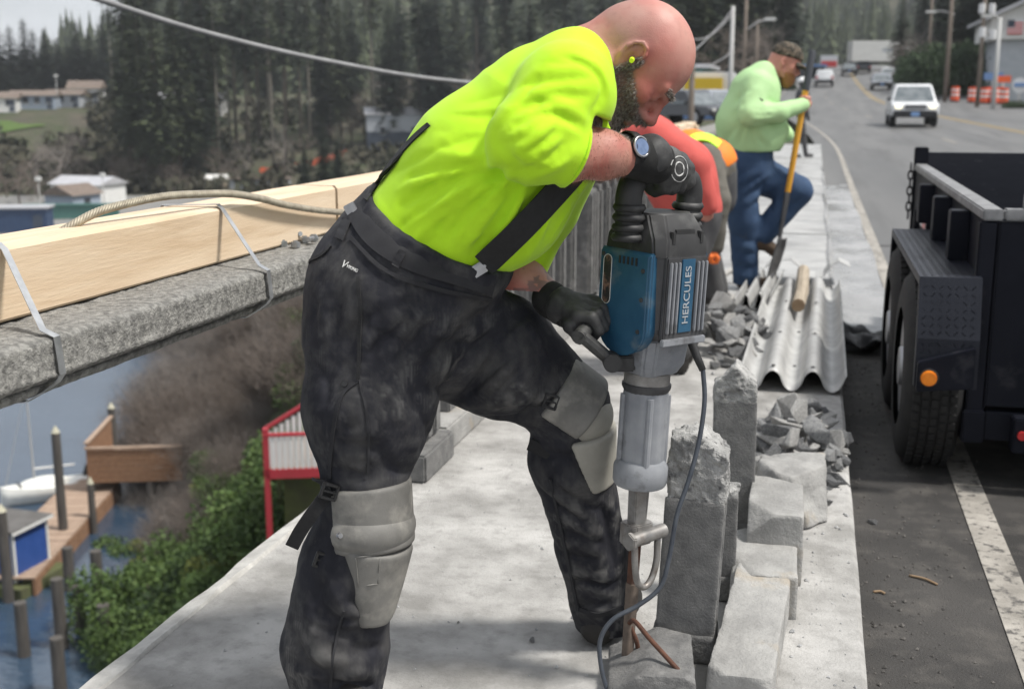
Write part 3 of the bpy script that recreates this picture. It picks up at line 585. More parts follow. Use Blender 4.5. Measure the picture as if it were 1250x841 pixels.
# a loose chest fold hanging open at the neck
S_shirt = S; shirt = S.build('shirt', 'hivis', P1)
m = MB(); cu_ = [cc_ - cx_ * .001 + .0645 * (math.cos(t) * cz_ + math.sin(t) * cy_) for t in np.linspace(0, 2 * math.pi, 40)]
m.tube(cu_, .0032, 6, cap=False); m.build('sleeve_hem', 'hivis', P1, smooth=True, local=True)
# trousers
S = SDF(L(340, 890, 0) * [1, 0, 0] + [0, -.36, .03], L(790, 200, 0) * [1, 0, 0] + [0, .36, 1.16], .0055)
S.cone(L(534, 283), L(486, 345), .166, .178, .03, 1.18); S.ell(L(470, 362, 0), (.155, .20, .15), k=.05); S.cone(L(448, 352, -.06), L(440, 400, -.07), .10, .11, .04)
S.cone(L(468, 395, -.07), L(450, 500, -.12), .150, .128, .04); S.cone(L(450, 500, -.12), L(443, 600, -.15), .128, .078, .03)
S.cone(L(443, 600, -.15), L(428, 690, -.145), .074, .088, .03); S.cone(L(424, 690, -.145), L(410, 790, -.135), .098, .108, .03); S.cone(L(410, 790, -.135), L(412, 880, -.125), .104, .085, .03)
S.cone(L(520, 395, .06), L(610, 435, .10), .150, .130, .04); S.cone(L(610, 435, .10), L(695, 492, .12), .126, .085, .03)
S.cone(L(695, 497, .12), L(697, 560, .15), .080, .086, .03); S.cone(L(697, 560, .15), L(722, 670, .19), .090, .076, .03); S.cone(L(722, 670, .19), L(738, 768, .22), .078, .066, .02)
S.ell(L(572, 330, 0), (.075, .15, .060), k=.05); S.plane(L(526, 268, 0), L(613, 118, -.05) - L(533, 268, 0), .006)
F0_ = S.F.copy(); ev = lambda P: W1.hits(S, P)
for P, am, wi in [([(640, 385), (618, 400), (600, 440), (575, 480)], -.016, .016), ([(622, 392), (585, 400), (560, 392)], .012, .014), ([(640, 392), (660, 420), (668, 445)], .008, .014), ([(618, 410), (570, 420), (520, 412)], -.007, .014), ([(545, 500), (580, 470), (615, 430)], -.012, .014), ([(560, 492), (610, 492), (655, 478)], .008, .014), ([(570, 505), (620, 508), (660, 500)], -.009, .012), ([(630, 470), (655, 485), (672, 478)], .011, .010), ([(640, 500), (668, 492), (690, 470)], -.010, .010),
    ([(390, 345), (400, 420), (395, 500)], .006, .014), ([(385, 440), (400, 470), (392, 520)], -.008, .012), ([(437, 350), (440, 430), (437, 470)], .005, .007), ([(437, 470), (415, 500), (405, 570)], .006, .009), ([(470, 470), (500, 520), (505, 570)], .008, .014), ([(455, 540), (480, 570), (505, 575)], -.010, .012), ([(420, 560), (455, 578), (490, 582)], .008, .010), ([(500, 480), (520, 520), (518, 552)], -.007, .012), ([(540, 430), (545, 470), (535, 510)], .005, .014), ([(470, 380), (520, 388), (560, 380)], .006, .012), ([(450, 400), (500, 418), (545, 420)], -.004, .012),
    ([(395, 690), (420, 740), (470, 760)], .010, .014), ([(380, 700), (400, 750), (440, 790), (468, 790)], -.012, .013), ([(375, 730), (390, 790), (440, 822)], .012, .014), ([(360, 770), (385, 815), (430, 838)], -.010, .012), ([(455, 730), (462, 770), (450, 810)], .008, .010), ([(410, 660), (400, 700), (388, 730)], -.008, .010), ([(440, 735), (450, 790), (448, 838)], -.008, .010),
    ([(690, 580), (715, 640), (735, 700)], .007, .012), ([(675, 560), (690, 640), (705, 720)], .005, .008), ([(735, 610), (742, 650), (750, 690)], -.012, .012), ([(720, 600), (752, 630), (756, 660)], .010, .010), ([(710, 700), (735, 712), (758, 705)], -.008, .009), ([(700, 735), (730, 742), (758, 732)], .007, .009), ([(655, 560), (690, 556), (715, 580)], -.008, .012), ([(665, 540), (690, 545), (705, 530)], .008, .010)]: 
    h = ev([tuple(p) for p in smooth_path(np.array([(a, b, 0.) for a, b in P]), 5)[:, :2]])
    if len(h) > 1: S.fold(h, am * 1.5, wi * .8)
fan((470, 372), (640, 392), (400, 430), (560, 478), 10, .009, .010, .08); fan((400, 330), (470, 380), (386, 420), (450, 470), 7, .007, .010, .05)
fan((392, 500), (402, 580), (450, 520), (505, 578), 6, .007, .009, .12, 9); fan((560, 480), (640, 515), (640, 410), (690, 462), 8, .010, .010, .12); fan((500, 430), (520, 560), (560, 440), (540, 500), 6, .007, .010, .05)
fan((372, 740), (358, 835), (470, 748), (466, 838), 10, .015, .011, .16); fan((420, 735), (380, 835), (466, 740), (450, 838), 7, .009, .009, -.12); fan((652, 570), (700, 745), (735, 620), (762, 745), 12, .012, .0095, .12); fan((668, 590), (700, 740), (690, 560), (725, 735), 5, .006, .009, .04)
S.wrinkle(.0050, 6.5, (1, .6, .8), 4); S.wrinkle(.0022, 19, (1, .6, 1), 3)
def dust_and_highlight(V):
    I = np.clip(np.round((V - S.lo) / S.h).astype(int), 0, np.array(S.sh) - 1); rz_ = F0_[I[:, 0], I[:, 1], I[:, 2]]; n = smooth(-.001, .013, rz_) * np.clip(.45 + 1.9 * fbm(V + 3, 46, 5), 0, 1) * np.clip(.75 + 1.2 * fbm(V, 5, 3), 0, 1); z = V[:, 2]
    a = .35 + .85 * smooth(.55, .15, z) + .9 * np.exp(-((V - L(640, 430, .0)) ** 2).sum(1) / .018) + .6 * np.exp(-((V - L(505, 470, -.2)) ** 2).sum(1) / .02) + 1.0 * np.exp(-((V - L(748, 650, .12)) ** 2).sum(1) / .012)  # dust on the lower legs, plus a highlight painted paler on the thigh front
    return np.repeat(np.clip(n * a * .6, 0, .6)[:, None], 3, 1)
S_tr = S; S.build('trousers', 'trouser', P1, dust_and_highlight)
# waistband, belt loops, stitching, braces
def band(Ss, P, w, name, mat, off=.004, th=.003, cols=5):
    G = W1.ribbon(Ss, P, w, off, cols=cols); return MB().grid(G).build(name, mat, P1, local=True, solid=th, smooth='auto')
band([S_tr], [(443, 252), (464, 284), (505, 309), (560, 326), (606, 340)], 44, 'waistband', 'waist', .004, .003, 7)
band([S_tr], [(428, 290), (470, 330), (530, 352), (600, 366)], 5, 'waist_seam', 'waist', .006, .003, 3)
for P in ([(492, 306), (482, 326)], [(424, 268), (414, 292)]): band([S_tr], [P[0], ((P[0][0] + P[1][0]) / 2, (P[0][1] + P[1][1]) / 2), P[1]], 10, 'belt_loop', 'waist', .009, .003, 3)
band([S_tor, S_tr], [(590, 324), (630, 286), (660, 255), (688, 224), (702, 208)], 30, 'brace_strap', 'black_web', .019, .0025)
band([S_shirt, S_tr], [(446, 244), (466, 215), (488, 187), (508, 166), (524, 152)], 5, 'brace_strap', 'black_web', .006, .0025, 3)
for (px, py, S_, a) in ((585, 327, S_tr, -.55), (431, 256, S_tr, 1.1)):
    hh_ = [q for q in (W1.hit(S_tr, px, py), W1.hit(S_tor, px, py)) if q is not None]; h = min(hh_, key=lambda q: q[1]) + np.array([0, -.012, 0]); R_ = np.array(Matrix.Rotation(a, 3, 'Y')); mm = MB(); mm.box(h + np.array([0, -.010, 0]), (.030, .007, .024), R_); mm.box(h + np.array([.004, -.015, .006]), (.020, .006, .012), R_); mm.build('brace_clip', 'steel', P1, bevel=.0015, local=True)
band([S_tr], [(438, 464), (418, 482), (408, 520), (404, 560), (403, 584)], 4, 'pocket_seam', 'waist', .003, .003, 3); band([S_tr], [(438, 464), (447, 500), (450, 540), (449, 578)], 3, 'side_seam', 'waist', .003, .003, 3); band([S_tr], [(672, 585), (684, 640), (697, 700), (706, 745)], 3, 'side_seam', 'waist', .003, .003, 3); band([S_tr], [(705, 742), (730, 750), (760, 740)], 5, 'hem', 'waist', .004, .003, 3); band([S_tr], [(420, 745), (408, 790), (404, 838)], 3, 'side_seam', 'waist', .003, .003, 3)
hs_ = W1.hit(S_tr, 421, 468); MB().cyl(hs_, hs_ + np.array([0, -.006, .001]), .0075, .006, 12).build('pocket_snap', 'plastic_black', P1, local=True, smooth='auto')
band([S_tr], [(437, 338), (440, 380), (439, 420), (437, 462)], 4, 'pocket_zip', 'black_web', .004, .003, 3)
band([S_tr], [(404, 300), (392, 312), (376, 319)], 3, 'drawcord', 'black_web', .006, .003, 3)
# two dark webbing ends and buckles on the pads, the pads themselves
def pad_piece(name, mat, a, b, ra, rb, face, cut, lo, hi, h=.0045, sy=1., dome=None):
    a, b = np.asarray(a), np.asarray(b); c = (a + b) / 2; ext = np.linalg.norm(b - a) / 2 + max(ra, rb) + .02
    T_ = SDF(c - ext, c + ext, h); T_.cone(a, b, ra, rb, .01, sy)
    if dome is not None: T_.ell(dome[0], dome[1], k=.012)
    d = nrmz(b - a); face = nrmz(face); side = np.cross(d, face)
    T_.plane(a + face * cut, -face, .006); T_.plane(a + d * lo, -d, .008); T_.plane(a + d * hi, d, .010); return T_
fR = nrmz([.62, -.78, .05])
k0, k1 = L(446, 588, -.150), L(452, 664, -.160); T_ = pad_piece('', '', k0, k1, .096, .094, fR, .016, -.004, np.linalg.norm(k1 - k0)); T_.build('kneepad_plate', 'pad', P1)
k2, k3 = L(450, 652, -.160), L(436, 742, -.150); T_ = pad_piece('', '', k2, k3, .097, .090, fR, .022, .004, np.linalg.norm(k3 - k2)); d_ = nrmz(k3 - k2); s_ = np.cross(d_, fR)
for sg in (1, -1): T_.plane(k2 + s_ * sg * .083, s_ * sg + d_ * .24, .01)
T_.plane(k3 + s_ * sg * .040 - d_ * .012, s_ * sg * .8 + d_ * .8, .012)
T_.build('kneepad_plate', 'pad', P1); S_kp = T_
for cor in ([(434, 680), (464, 676)], [(464, 676), (461, 712)], [(461, 712), (437, 716)], [(437, 716), (434, 680)]):
    rc = W1.hits(S_kp, [tuple(np.array(cor[0]) * (1 - t) + np.array(cor[1]) * t) for t in np.linspace(0, 1, 7)])
    if len(rc) > 2: MB().tube(np.array(rc) + [.0006, -.0012, 0], .0017, 5).build('moulded_frame', 'pad', P1, local=True, smooth=True)
T_ = SDF(L(449, 650, -.16) - .17, L(449, 650, -.16) + .17, .0045); T_.ell(L(449, 640, -.160), (.100, .103, .062), k=.01); T_.plane(L(449, 650, -.16) + fR * .016, -fR, .006); T_.build('kneepad_cap', 'pad', P1)
m = MB(); hR = L(440, 690, -.265); 
fL = nrmz([.86, -.40, .25])
k0, k1 = L(662, 470, .10), L(712, 505, .115); T_ = pad_piece('', '', k0, k1, .098, .095, nrmz([.55, -.55, .62]), .010, .012, np.linalg.norm(k1 - k0)); T_.build('kneepad_plate', 'pad', P1)
T_ = SDF(L(706, 508, .115) - .16, L(706, 508, .115) + .16, .0045); T_.ell(L(706, 506, .115), (.080, .085, .072), k=.01); T_.plane(L(706, 508, .115) + fL * .004, -fL, .006); T_.build('kneepad_cap', 'pad_dusty', P1)
k2, k3 = L(700, 515, .125), L(704, 585, .15); T_ = pad_piece('', '', k2, k3, .099, .092, fL, .020, .01, np.linalg.norm(k3 - k2)); T_.build('kneepad_plate', 'pad_dusty', P1)
def loose(P, w, name, mat='black_web', th=.004):
    P = smooth_path(np.asarray(P), 8); T = np.gradient(P, axis=0); s_ = np.cross(T, [0, 1, .2]); s_ /= np.linalg.norm(s_, axis=1)[:, None]; MB().sheet(P - s_ * w / 2, P + s_ * w / 2).build(name, mat, P1, local=True, solid=th)
loose([L(402, 600, -.22), L(385, 622, -.24), L(367, 648, -.23), L(356, 668, -.22)], .028, 'pad_strap'); 
loose([L(402, 598, -.235), L(392, 592, -.20), L(388, 588, -.12)], .030, 'pad_strap'); loose([L(400, 686, -.225), L(386, 690, -.19), L(378, 692, -.12)], .030, 'pad_strap')
loose([L(668, 488, .02), L(655, 498, .03), L(646, 515, .08)], .030, 'pad_strap'); loose([L(706, 568, .08), L(675, 556, .07), L(645, 542, .09)], .030, 'pad_strap')
for px, py, w in ((402, 600, -.238), (394, 684, -.222), (672, 490, .005)):
    c = L(px, py, w); m = MB(); R_ = rotm('Z', .3) @ rotm('Y', .35)
    for dx, dz, sx, sz in ((0, .014, .034, .006), (0, -.014, .034, .006), (.015, 0, .006, .034), (-.015, 0, .006, .034), (0, 0, .028, .004)): m.box(c + R_ @ np.array([dx, 0, dz]), (sx, .008, sz), R_)
    m.build('buckle', 'plastic_black', P1, bevel=.0015, local=True)
for px, py, w in ((414, 653, -.25), (710, 523, .045)):
    c = L(px, py, w); MB().cyl(c, c + np.array([.004, -.007, .001]), .0065, .005, 12).build('rivet', 'steel', P1, local=True, smooth='auto')
# boots
for (px, py, w, a) in ((412, 872, -.125, 1.25), (738, 770, .225, -1.15)):
    c = L(px, py, w); c[2] = .0; f = np.array([math.cos(a), -math.sin(a), 0.]); T_ = SDF(c - [.2, .2, .02], c + [.3, .25, .30], .007)
    T_.cone(c + [0, 0, .24], c + [0, 0, .09], .058, .056, .02); T_.cone(c + f * -.045 + [0, 0, .05], c + f * .15 + [0, 0, .045], .047, .046, .03); T_.cone(c + f * .02 + [0, 0, .10], c + f * .11 + [0, 0, .06], .05, .045, .03); T_.plane(c + [0, 0, .002], (0, 0, -1), .004); T_.build('boot', 'boot', P1)
# gloves: right hand over the top grip of the breaker, left hand round the side handle
GA, GB = L(770, 222, -.075), L(852, 212, .075); gax = nrmz(GB - GA); gc = GA * .45 + GB * .55
S = SDF(L(808, 205, 0) - .17, L(808, 205, 0) + .15, .0033)
wr = L(782, 192, -.075); grip(S, gc + [0, 0, 0], gax, [-.12, -.62, .78], wr + [.02, .0, .0], R=.029, curl=1., span=.0235, fr=.0135, th0=-25, th1=185, rw=.040)
S.ell(gc + [-.004, -.028, .020], (.050, .034, .036), np.stack([gax, nrmz(np.cross([0, 0, 1], gax)), [0, 0, 1]], 1), .02); S.wrinkle(.0016, 26, octv=2); S_gr = S
if S.hit(gc + [0, -.5, 0], [0, 1, 0]) is not None: pass
S.build('glove', 'glove', P1)
S = SDF(L(775, 192, -.1) - .11, L(775, 192, -.1) + .11, .0035); S.cone(L(764, 190, -.115), L(797, 197, -.065), .0425, .046, .01); S.wrinkle(.0012, 60, octv=1, ridge=False); S.build('glove_cuff', 'glove_knit', P1)
HA, HB = L(709, 409, -.075), L(742, 372, .045); hax = nrmz(HB - HA); hc = HA * .52 + HB * .48
S = SDF(L(706, 382, 0) - .14, L(706, 382, 0) + .14, .0033); wr2 = L(688, 374, .015)
grip(S, hc, hax, [-.2, -.10, .95], wr2, R=.027, curl=1., span=.0225, fr=.0125, th0=-30, th1=190, rw=.036); S.wrinkle(.0014, 26, octv=2); S.build('glove', 'glove', P1)
S = SDF(L(678, 370, .03) - .1, L(678, 370, .03) + .1, .0035); S.cone(L(671, 365, .04), L(692, 378, .012), .040, .039, .01); S.wrinkle(.0012, 60, octv=1, ridge=False); S.build('glove_cuff', 'glove_knit', P1)
# printed ring on the back of the right glove
h0 = W1.hit(S_gr, 829, 206)
if h0 is not None:
    for r_, n_ in ((13, 18), (7, 12)):
        pts = W1.hits(S_gr, [(829 + r_ * math.cos(t) * .8, 207 + r_ * math.sin(t) * 1.2) for t in np.linspace(0, 2 * math.pi, n_ + 1)])
        if len(pts) > 4: MB().tube(np.array(pts) + [0, -.0012, .0008], .0011 if r_ > 9 else .0016, 5).build('glove_print', 'print_white', P1, local=True)
# wrist watch
wc = L(768, 186, -.115); wd_ = nrmz(L(797, 197, -.065) - L(735, 189, -.16)); face = nrmz(np.array([.10, -.93, .28])); face = nrmz(face - wd_ * (face @ wd_) * .7)
o0 = wc + face * .030; m = MB(); m.cyl(o0, o0 + face * .012, .0235, .0225, 28); wt = m.build('watch_case', 'plastic_black', P1, local=True, smooth='auto', bevel=.0015)
up_ = nrmz(np.cross(wd_, face)); ring_ = [o0 + face * .0125 + .0195 * (math.cos(t) * wd_ + math.sin(t) * up_) for t in np.linspace(0, 2 * math.pi, 29)]
MB().tube(ring_, .0028, 6, cap=False).build('bezel', 'steel', wt, local=True, smooth=True); MB().cyl(o0 + face * .0115, o0 + face * .0133, .0165, n=24).build('dial', 'watch_glass', wt, local=True)
sp_ = [wc + .0415 * (math.cos(t) * face + math.sin(t) * up_) for t in np.linspace(-2.9, 2.9, 36)]; sp_ = np.array(sp_); MB().sheet(sp_ - wd_ * .011, sp_ + wd_ * .011).build('watch_strap', 'plastic_black', P1, local=True, solid=.003, smooth=True)
# small white maker's mark on the trouser waist
def text_mesh(name, body_, size, mat, parent, M4, ext=.0006):
    cu = bpy.data.curves.new(name, 'FONT'); cu.body = body_; cu.size = size; cu.extrude = ext; cu.align_x = 'CENTER'; cu.align_y = 'CENTER'
    to = bpy.data.objects.new(name, cu); COL.objects.link(to); dg = bpy.context.evaluated_depsgraph_get(); me = bpy.data.meshes.new_from_object(to.evaluated_get(dg)); bpy.data.objects.remove(to); me.transform(M4); me.materials.clear(); return link(name, me, mat, parent)
def frame4(o, x, z): 
    x = nrmz(x); z = np.asarray(z, float); z = nrmz(z - x * (z @ x)); y = np.cross(z, x); m4 = Matrix.Identity(4)
    for i in range(3): m4[i][0], m4[i][1], m4[i][2], m4[i][3] = x[i], y[i], z[i], o[i]
    return m4
ha, hb, hd = W1.hit(S_tr, 416, 322), W1.hit(S_tr, 440, 334), W1.hit(S_tr, 426, 336)
if ha is not None and hb is not None and hd is not None:
    nz_ = np.cross(hd - ha, hb - ha); nz_ = nz_ if nz_[1] < 0 else -nz_
    text_mesh('makers_mark', 'V', .022, 'print_white', P1, frame4(ha * .75 + hb * .25 + nrmz(nz_) * .006, hb - ha, nz_)); text_mesh('makers_mark', 'VIKING', .0095, 'print_white', P1, frame4(ha * .35 + hb * .65 + nrmz(nz_) * .006, hb - ha, nz_))
# ================================================================== demolition breaker
mk('tool_blue', (.014, .070, .135), (.028, .10, .175), scale=14, rough=.45, bump=.12, bscale=200, dist=.001, c3=(.15, .18, .20), s3=16, t3=(.56, .82))
mk('tool_grey', (.19, .20, .22), (.29, .30, .315), scale=10, rough=.55, bump=.15, bscale=200, dist=.001, c3=(.10, .10, .105), s3=14, t3=(.54, .72))
mk('tool_black', (.018, .018, .019), (.036, .036, .036), scale=14, rough=.58, bump=.2, bscale=160, dist=.001, c3=(.13, .13, .125), s3=12, t3=(.54, .85))
mk('tool_dark', (.05, .05, .053), (.085, .085, .088), scale=14, rough=.55, metal=.3)
mk('tool_steel', (.20, .19, .18), (.34, .33, .315), scale=22, rough=.5, metal=.55, c3=(.12, .09, .07), s3=10)
mk('rust', (.055, .026, .018), (.12, .052, .030), scale=30, rough=.85, bump=.5, bscale=120, dist=.002, c3=(.06, .05, .045), s3=9, t3=(.55, .7), detail=9)
mk('bit_steel', (.075, .058, .048), (.16, .125, .10), scale=25, rough=.8, bump=.4, dist=.002)
mk('letter_grey', (.42, .44, .46), (.30, .32, .34), scale=60, rough=.6)
mk('sticker', (.03, .03, .032), (.22, .13, .10), scale=45, rough=.4, lo=.5, hi=.62)
mk('cord', (.035, .042, .055), (.065, .075, .09), scale=20, rough=.55)
TB, TT = L(764, 824, .0), L(804, 262, .0); zh = nrmz(TT - TB); LEN = np.linalg.norm(TT - TB)
ng = np.array([math.sin(math.radians(40)), -math.cos(math.radians(40)), 0]); ng = nrmz(ng - zh * (ng @ zh)); nb = np.cross(zh, ng); nb = nb if nb[0] < 0 else -nb
O_ = W1.world(TB); R_ = W1.R
tool = thing('demolition_breaker', 'blue and grey electric demolition breaker with black grips, its rusty bit in the rubble', 'breaker', (O_[0], O_[1], 0), YAW)
def Z(py): return LEN * (824 - py) / (824 - 262)
def tp(g, b, z): return W1.world(TB + ng * g + nb * b + zh * z)
def loft(sections, name, mat, bevel=.004, smooth='auto', parent=tool):
    n = len(sections[0][1]); m = MB(); V = [tp(g, b, z) for z, poly in sections for g, b in poly]; k = len(sections)
    Fc = [(i * n + j, i * n + (j + 1) % n, (i + 1) * n + (j + 1) % n, (i + 1) * n + j) for i in range(k - 1) for j in range(n)] + [tuple(range(n))[::-1], tuple(range((k - 1) * n, k * n))]
    return m.add(V, Fc).build(name, mat, parent, bevel=bevel, smooth=smooth)
def oct_(hg, hb, c): return [(hg, hb - c), (hg - c, hb), (-hg + c, hb), (-hg, hb - c), (-hg, -hb + c), (-hg + c, -hb), (hg - c, -hb), (hg, -hb + c)]
def rnd(r, n=24, fl=0.): return [(r * (1 + fl * (1 if k % 4 < 2 else 0)) * math.cos(2 * math.pi * k / n), r * (1 + fl * (1 if k % 4 < 2 else 0)) * math.sin(2 * math.pi * k / n)) for k in range(n)]
loft([(Z(402), oct_(.066, .058, .02)), (Z(388), oct_(.080, .072, .018)), (Z(300), oct_(.086, .076, .018))], 'motor_housing', 'tool_dark', .005)
# rounded blue cheeks
for s_ in (1, -1):
    m = MB(); prof = [(-.079, Z(300)), (.071, Z(300)), (.071, Z(378))] + [(-.004 + .075 * math.cos(t), Z(384) - .062 * math.sin(t)) for t in np.linspace(.0, math.pi, 14)] + [(-.079, Z(378))]
    n = len(prof); V = [tp(g, s_ * b * 1., z) for b in (.060, .083) for g, z in prof]; V2 = [tp(g * .92 - .001, s_ * .088, z * .985 + .0052) for g, z in prof]
    m.add(V + V2, [tuple(range(n))[::-1], tuple(range(2 * n, 3 * n))] + [(q * n + i, q * n + (i + 1) % n, (q + 1) * n + (i + 1) % n, (q + 1) * n + i) for q in (0, 1) for i in range(n)])
    ck = m.build('blue_cheek', 'tool_blue', tool, bevel=.003, smooth='auto')
    if s_ > 0:
        m = MB(); pl = [(-.052 + .012 * math.cos(t), Z(336) + .040 * (1 if math.sin(t) > 0 else -1) + .012 * math.sin(t)) for t in np.linspace(0, 2 * math.pi, 24, endpoint=False)]
        m.add([tp(g, b, z) for b in (.086, .0895) for g, z in pl], [tuple(range(24))[::-1], tuple(range(24, 48))] + [(i, (i + 1) % 24, 24 + (i + 1) % 24, 24 + i) for i in range(24)]); m.build('sticker', 'sticker', ck)
        MB().tube([tp(g, .0892, z) for g, z in pl + pl[:1]], .0010, 5).build('sticker_rim', 'print_white', ck)
        for g, py in ((.050, 320), (.050, 352), (.046, 388), (-.066, 308)): MB().cyl(tp(g, .084, Z(py)), tp(g, .0905, Z(py)), .0055, .0045, 10).build('screw', 'tool_dark', ck, smooth='auto')
        for k in range(5): MB().add([tp(-.02 + k * .012 + dx, .0885 + db, Z(307) + dz) for db in (0, .0015) for dx, dz in ((0, 0), (.005, 0), (.005, -.016), (0, -.016))], [(0, 1, 2, 3), (7, 6, 5, 4), (0, 4, 5, 1), (1, 5, 6, 2), (2, 6, 7, 3), (3, 7, 4, 0)]).build('vent_slot', 'tool_black', ck)
# ribbed grey front cover with the name strip
def bar(g0, g1, b0, b1, z0, z1, name, mat, bevel=.002, parent=tool):
    return MB().hexa([tp(g, b, z0) for g, b in ((g0, b0), (g1, b0), (g1, b1), (g0, b1))] + [tp(g, b, z1) for g, b in ((g0, b0), (g1, b0), (g1, b1), (g0, b1))]).build(name, mat, parent, bevel=bevel)
for s_ in (1, -1):
    fr = bar(s_ * .080, s_ * .092, -.062, .062, Z(396), Z(303), 'front_cover', 'tool_dark', .003)
    for b in (.052, .040, .028, -.030, -.043, -.055): bar(s_ * .091, s_ * .0975, b - .0035, b + .0035, Z(388), Z(309), 'rib', 'tool_grey', .0015, fr)
    bar(s_ * .091, s_ * .0945, -.021, .019, Z(388), Z(306), 'name_strip', 'tool_blue', .001, fr)
    bar(s_ * .088, s_ * .098, -.066, .066, Z(402), Z(394), 'cover_lip', 'tool_grey', .002, fr)
    M4 = Matrix.Translation(Vector(W1.O - np.array(tool.location)) @ Matrix.Rotation(YAW, 3, 'Z')) @ frame4(TB + ng * s_ * .0953 + nb * -.0 + zh * Z(346), zh, ng * s_); text_mesh('lettering', 'HERCULES', .026, 'letter_grey', tool, M4.copy(), .0005)
bt = KIDS[tool]
loft([(Z(306), oct_(.089, .080, .020)), (Z(285), oct_(.086, .080, .022)), (Z(268), oct_(.068, .072, .024)), (Z(258), oct_(.056, .066, .024))], 'top_cap', 'tool_black', .004)
cap = KIDS[tool][-1]
for s_ in (1, -1):
    for b in (-.042, .042): bar(s_ * .060, s_ * .088, b - .006, b + .006, Z(290), Z(276), 'cap_lug', 'tool_black', .002, cap)
    bar(s_ * .055, s_ * .080, -.030, .030, Z(284), Z(274), 'cap_ridge', 'tool_black', .002, cap)
# D handle with rubber bellows
hp = smooth_path([TB + nb * .088 + zh * Z(288), TB + nb * .090 + zh * Z(262), TB + nb * .092 + zh * Z(238), TB + nb * .076 + zh * Z(222), TB + nb * .04 + zh * Z(217), TB + zh * Z(216), TB - nb * .04 + zh * Z(217), TB - nb * .076 + zh * Z(222), TB - nb * .092 + zh * Z(238), TB - nb * .090 + zh * Z(262), TB - nb * .088 + zh * Z(288)], 6)
rr = np.where(np.abs((hp - TB) @ nb) > .066, .028, .0185); MB().tube([W1.world(p) for p in hp], np.convolve(np.pad(rr, 2, 'edge'), np.ones(5) / 5, 'valid'), 14).build('handle_loop', 'tool_black', tool, smooth=True)
for s_ in (1, -1):
    for k in range(4): loft([(Z(290 - k * 11) , [(g, s_ * .089 + b) for g, b in rnd(.031)]), (Z(286 - k * 11), [(g, s_ * .089 + b) for g, b in rnd(.035)]), (Z(282 - k * 11), [(g, s_ * .089 + b) for g, b in rnd(.031)])], 'bellows_ring', 'tool_black', 0, True)
# gearbox, barrel, nose
loft([(Z(444), oct_(.050, .050, .016)), (Z(430), oct_(.062, .064, .018)), (Z(398), oct_(.070, .066, .018))], 'gearbox', 'tool_grey', .005)
loft([(Z(462), rnd(.050)), (Z(442), rnd(.050))], 'clamp_band', 'tool_steel', .002)
loft([(Z(468), rnd(.046)), (Z(461), rnd(.0535)), (Z(456), rnd(.0535))], 'clamp_ring', 'tool_dark', .001)
loft([(Z(556), rnd(.048, 32)), (Z(540), rnd(.046, 32, .07)), (Z(478), rnd(.047, 32, .07)), (Z(464), rnd(.0485, 32))], 'barrel', 'tool_grey', 0)
loft([(Z(580), rnd(.054)), (Z(575), rnd(.060)), (Z(556), rnd(.060)), (Z(548), rnd(.052))], 'nose_ring', 'tool_grey', .002)
for a in (0.6, 2.2, 3.8, 5.4): MB().cyl(tp(.047 * math.cos(a), .047 * math.sin(a), Z(556)), tp(.047 * math.cos(a), .047 * math.sin(a), Z(470)), .0085, n=10).build('through_bolt', 'tool_grey', tool, smooth='auto')
loft([(Z(632), rnd(.022, 6)), (Z(578), rnd(.025, 6))], 'nose_sleeve', 'tool_steel', .002)
loft([(Z(652), oct_(.026, .034, .010)), (Z(626), oct_(.026, .034, .010))], 'retainer_block', 'tool_steel', .003)
MB().cyl(tp(.032, .050, Z(640)), tp(.032, -.056, Z(637)), .0155, n=18).build('retainer_pin', 'tool_steel', tool, smooth='auto', bevel=.002)
MB().cyl(tp(.032, .046, Z(640)), tp(.032, .058, Z(640)), .021, n=6).build('pin_nut', 'tool_steel', tool, bevel=.002)
MB().tube([W1.world(p) for p in smooth_path([TB + ng * .032 + nb * .036 + zh * Z(645), TB + ng * .036 + nb * .034 + zh * Z(672), TB + ng * .036 + nb * .022 + zh * Z(694), TB + ng * .036 + zh * Z(702), TB + ng * .036 - nb * .022 + zh * Z(694), TB + ng * .036 - nb * .034 + zh * Z(672), TB + ng * .032 - nb * .036 + zh * Z(645)], 6)], .0075, 10).build('retainer_loop', 'tool_steel', tool, smooth=True)
loft([(Z(704), rnd(.0135, 6)), (Z(650), rnd(.0145, 6))], 'bit_shank', 'rust', .001)
loft([(Z(826), oct_(.004, .012, .002)), (Z(800), oct_(.009, .0125, .003)), (Z(703), oct_(.0125, .0125, .004))], 'chisel_bit', 'bit_steel', .001)
# side handle on its clamp
pv = L(747, 441, -.055); cb = L(768, 445, -.035)
MB().box(W1.world((pv + cb) / 2 + [.004, 0, 0]), (.052, .030, .034), rotm('Z', YAW)).build('clamp_lug', 'tool_black', tool, bevel=.004)
MB().cyl(W1.world(pv + [0, -.024, 0]), W1.world(pv + [0, .024, 0]), .020, n=20).build('pivot_knob', 'tool_black', tool, smooth='auto', bevel=.002)
MB().tube([W1.world(p) for p in (pv, pv * .5 + HA * .5, HA)], [.0135, .014, .0135], 10, flat=1.35).build('handle_arm', 'tool_black', tool, smooth='auto')
MB().tube([W1.world(p) for p in smooth_path([HA - hax * .006, HA, HB, HB + hax * .012], 5)], .0165, 12).build('side_grip', 'tool_black', tool, smooth='auto')
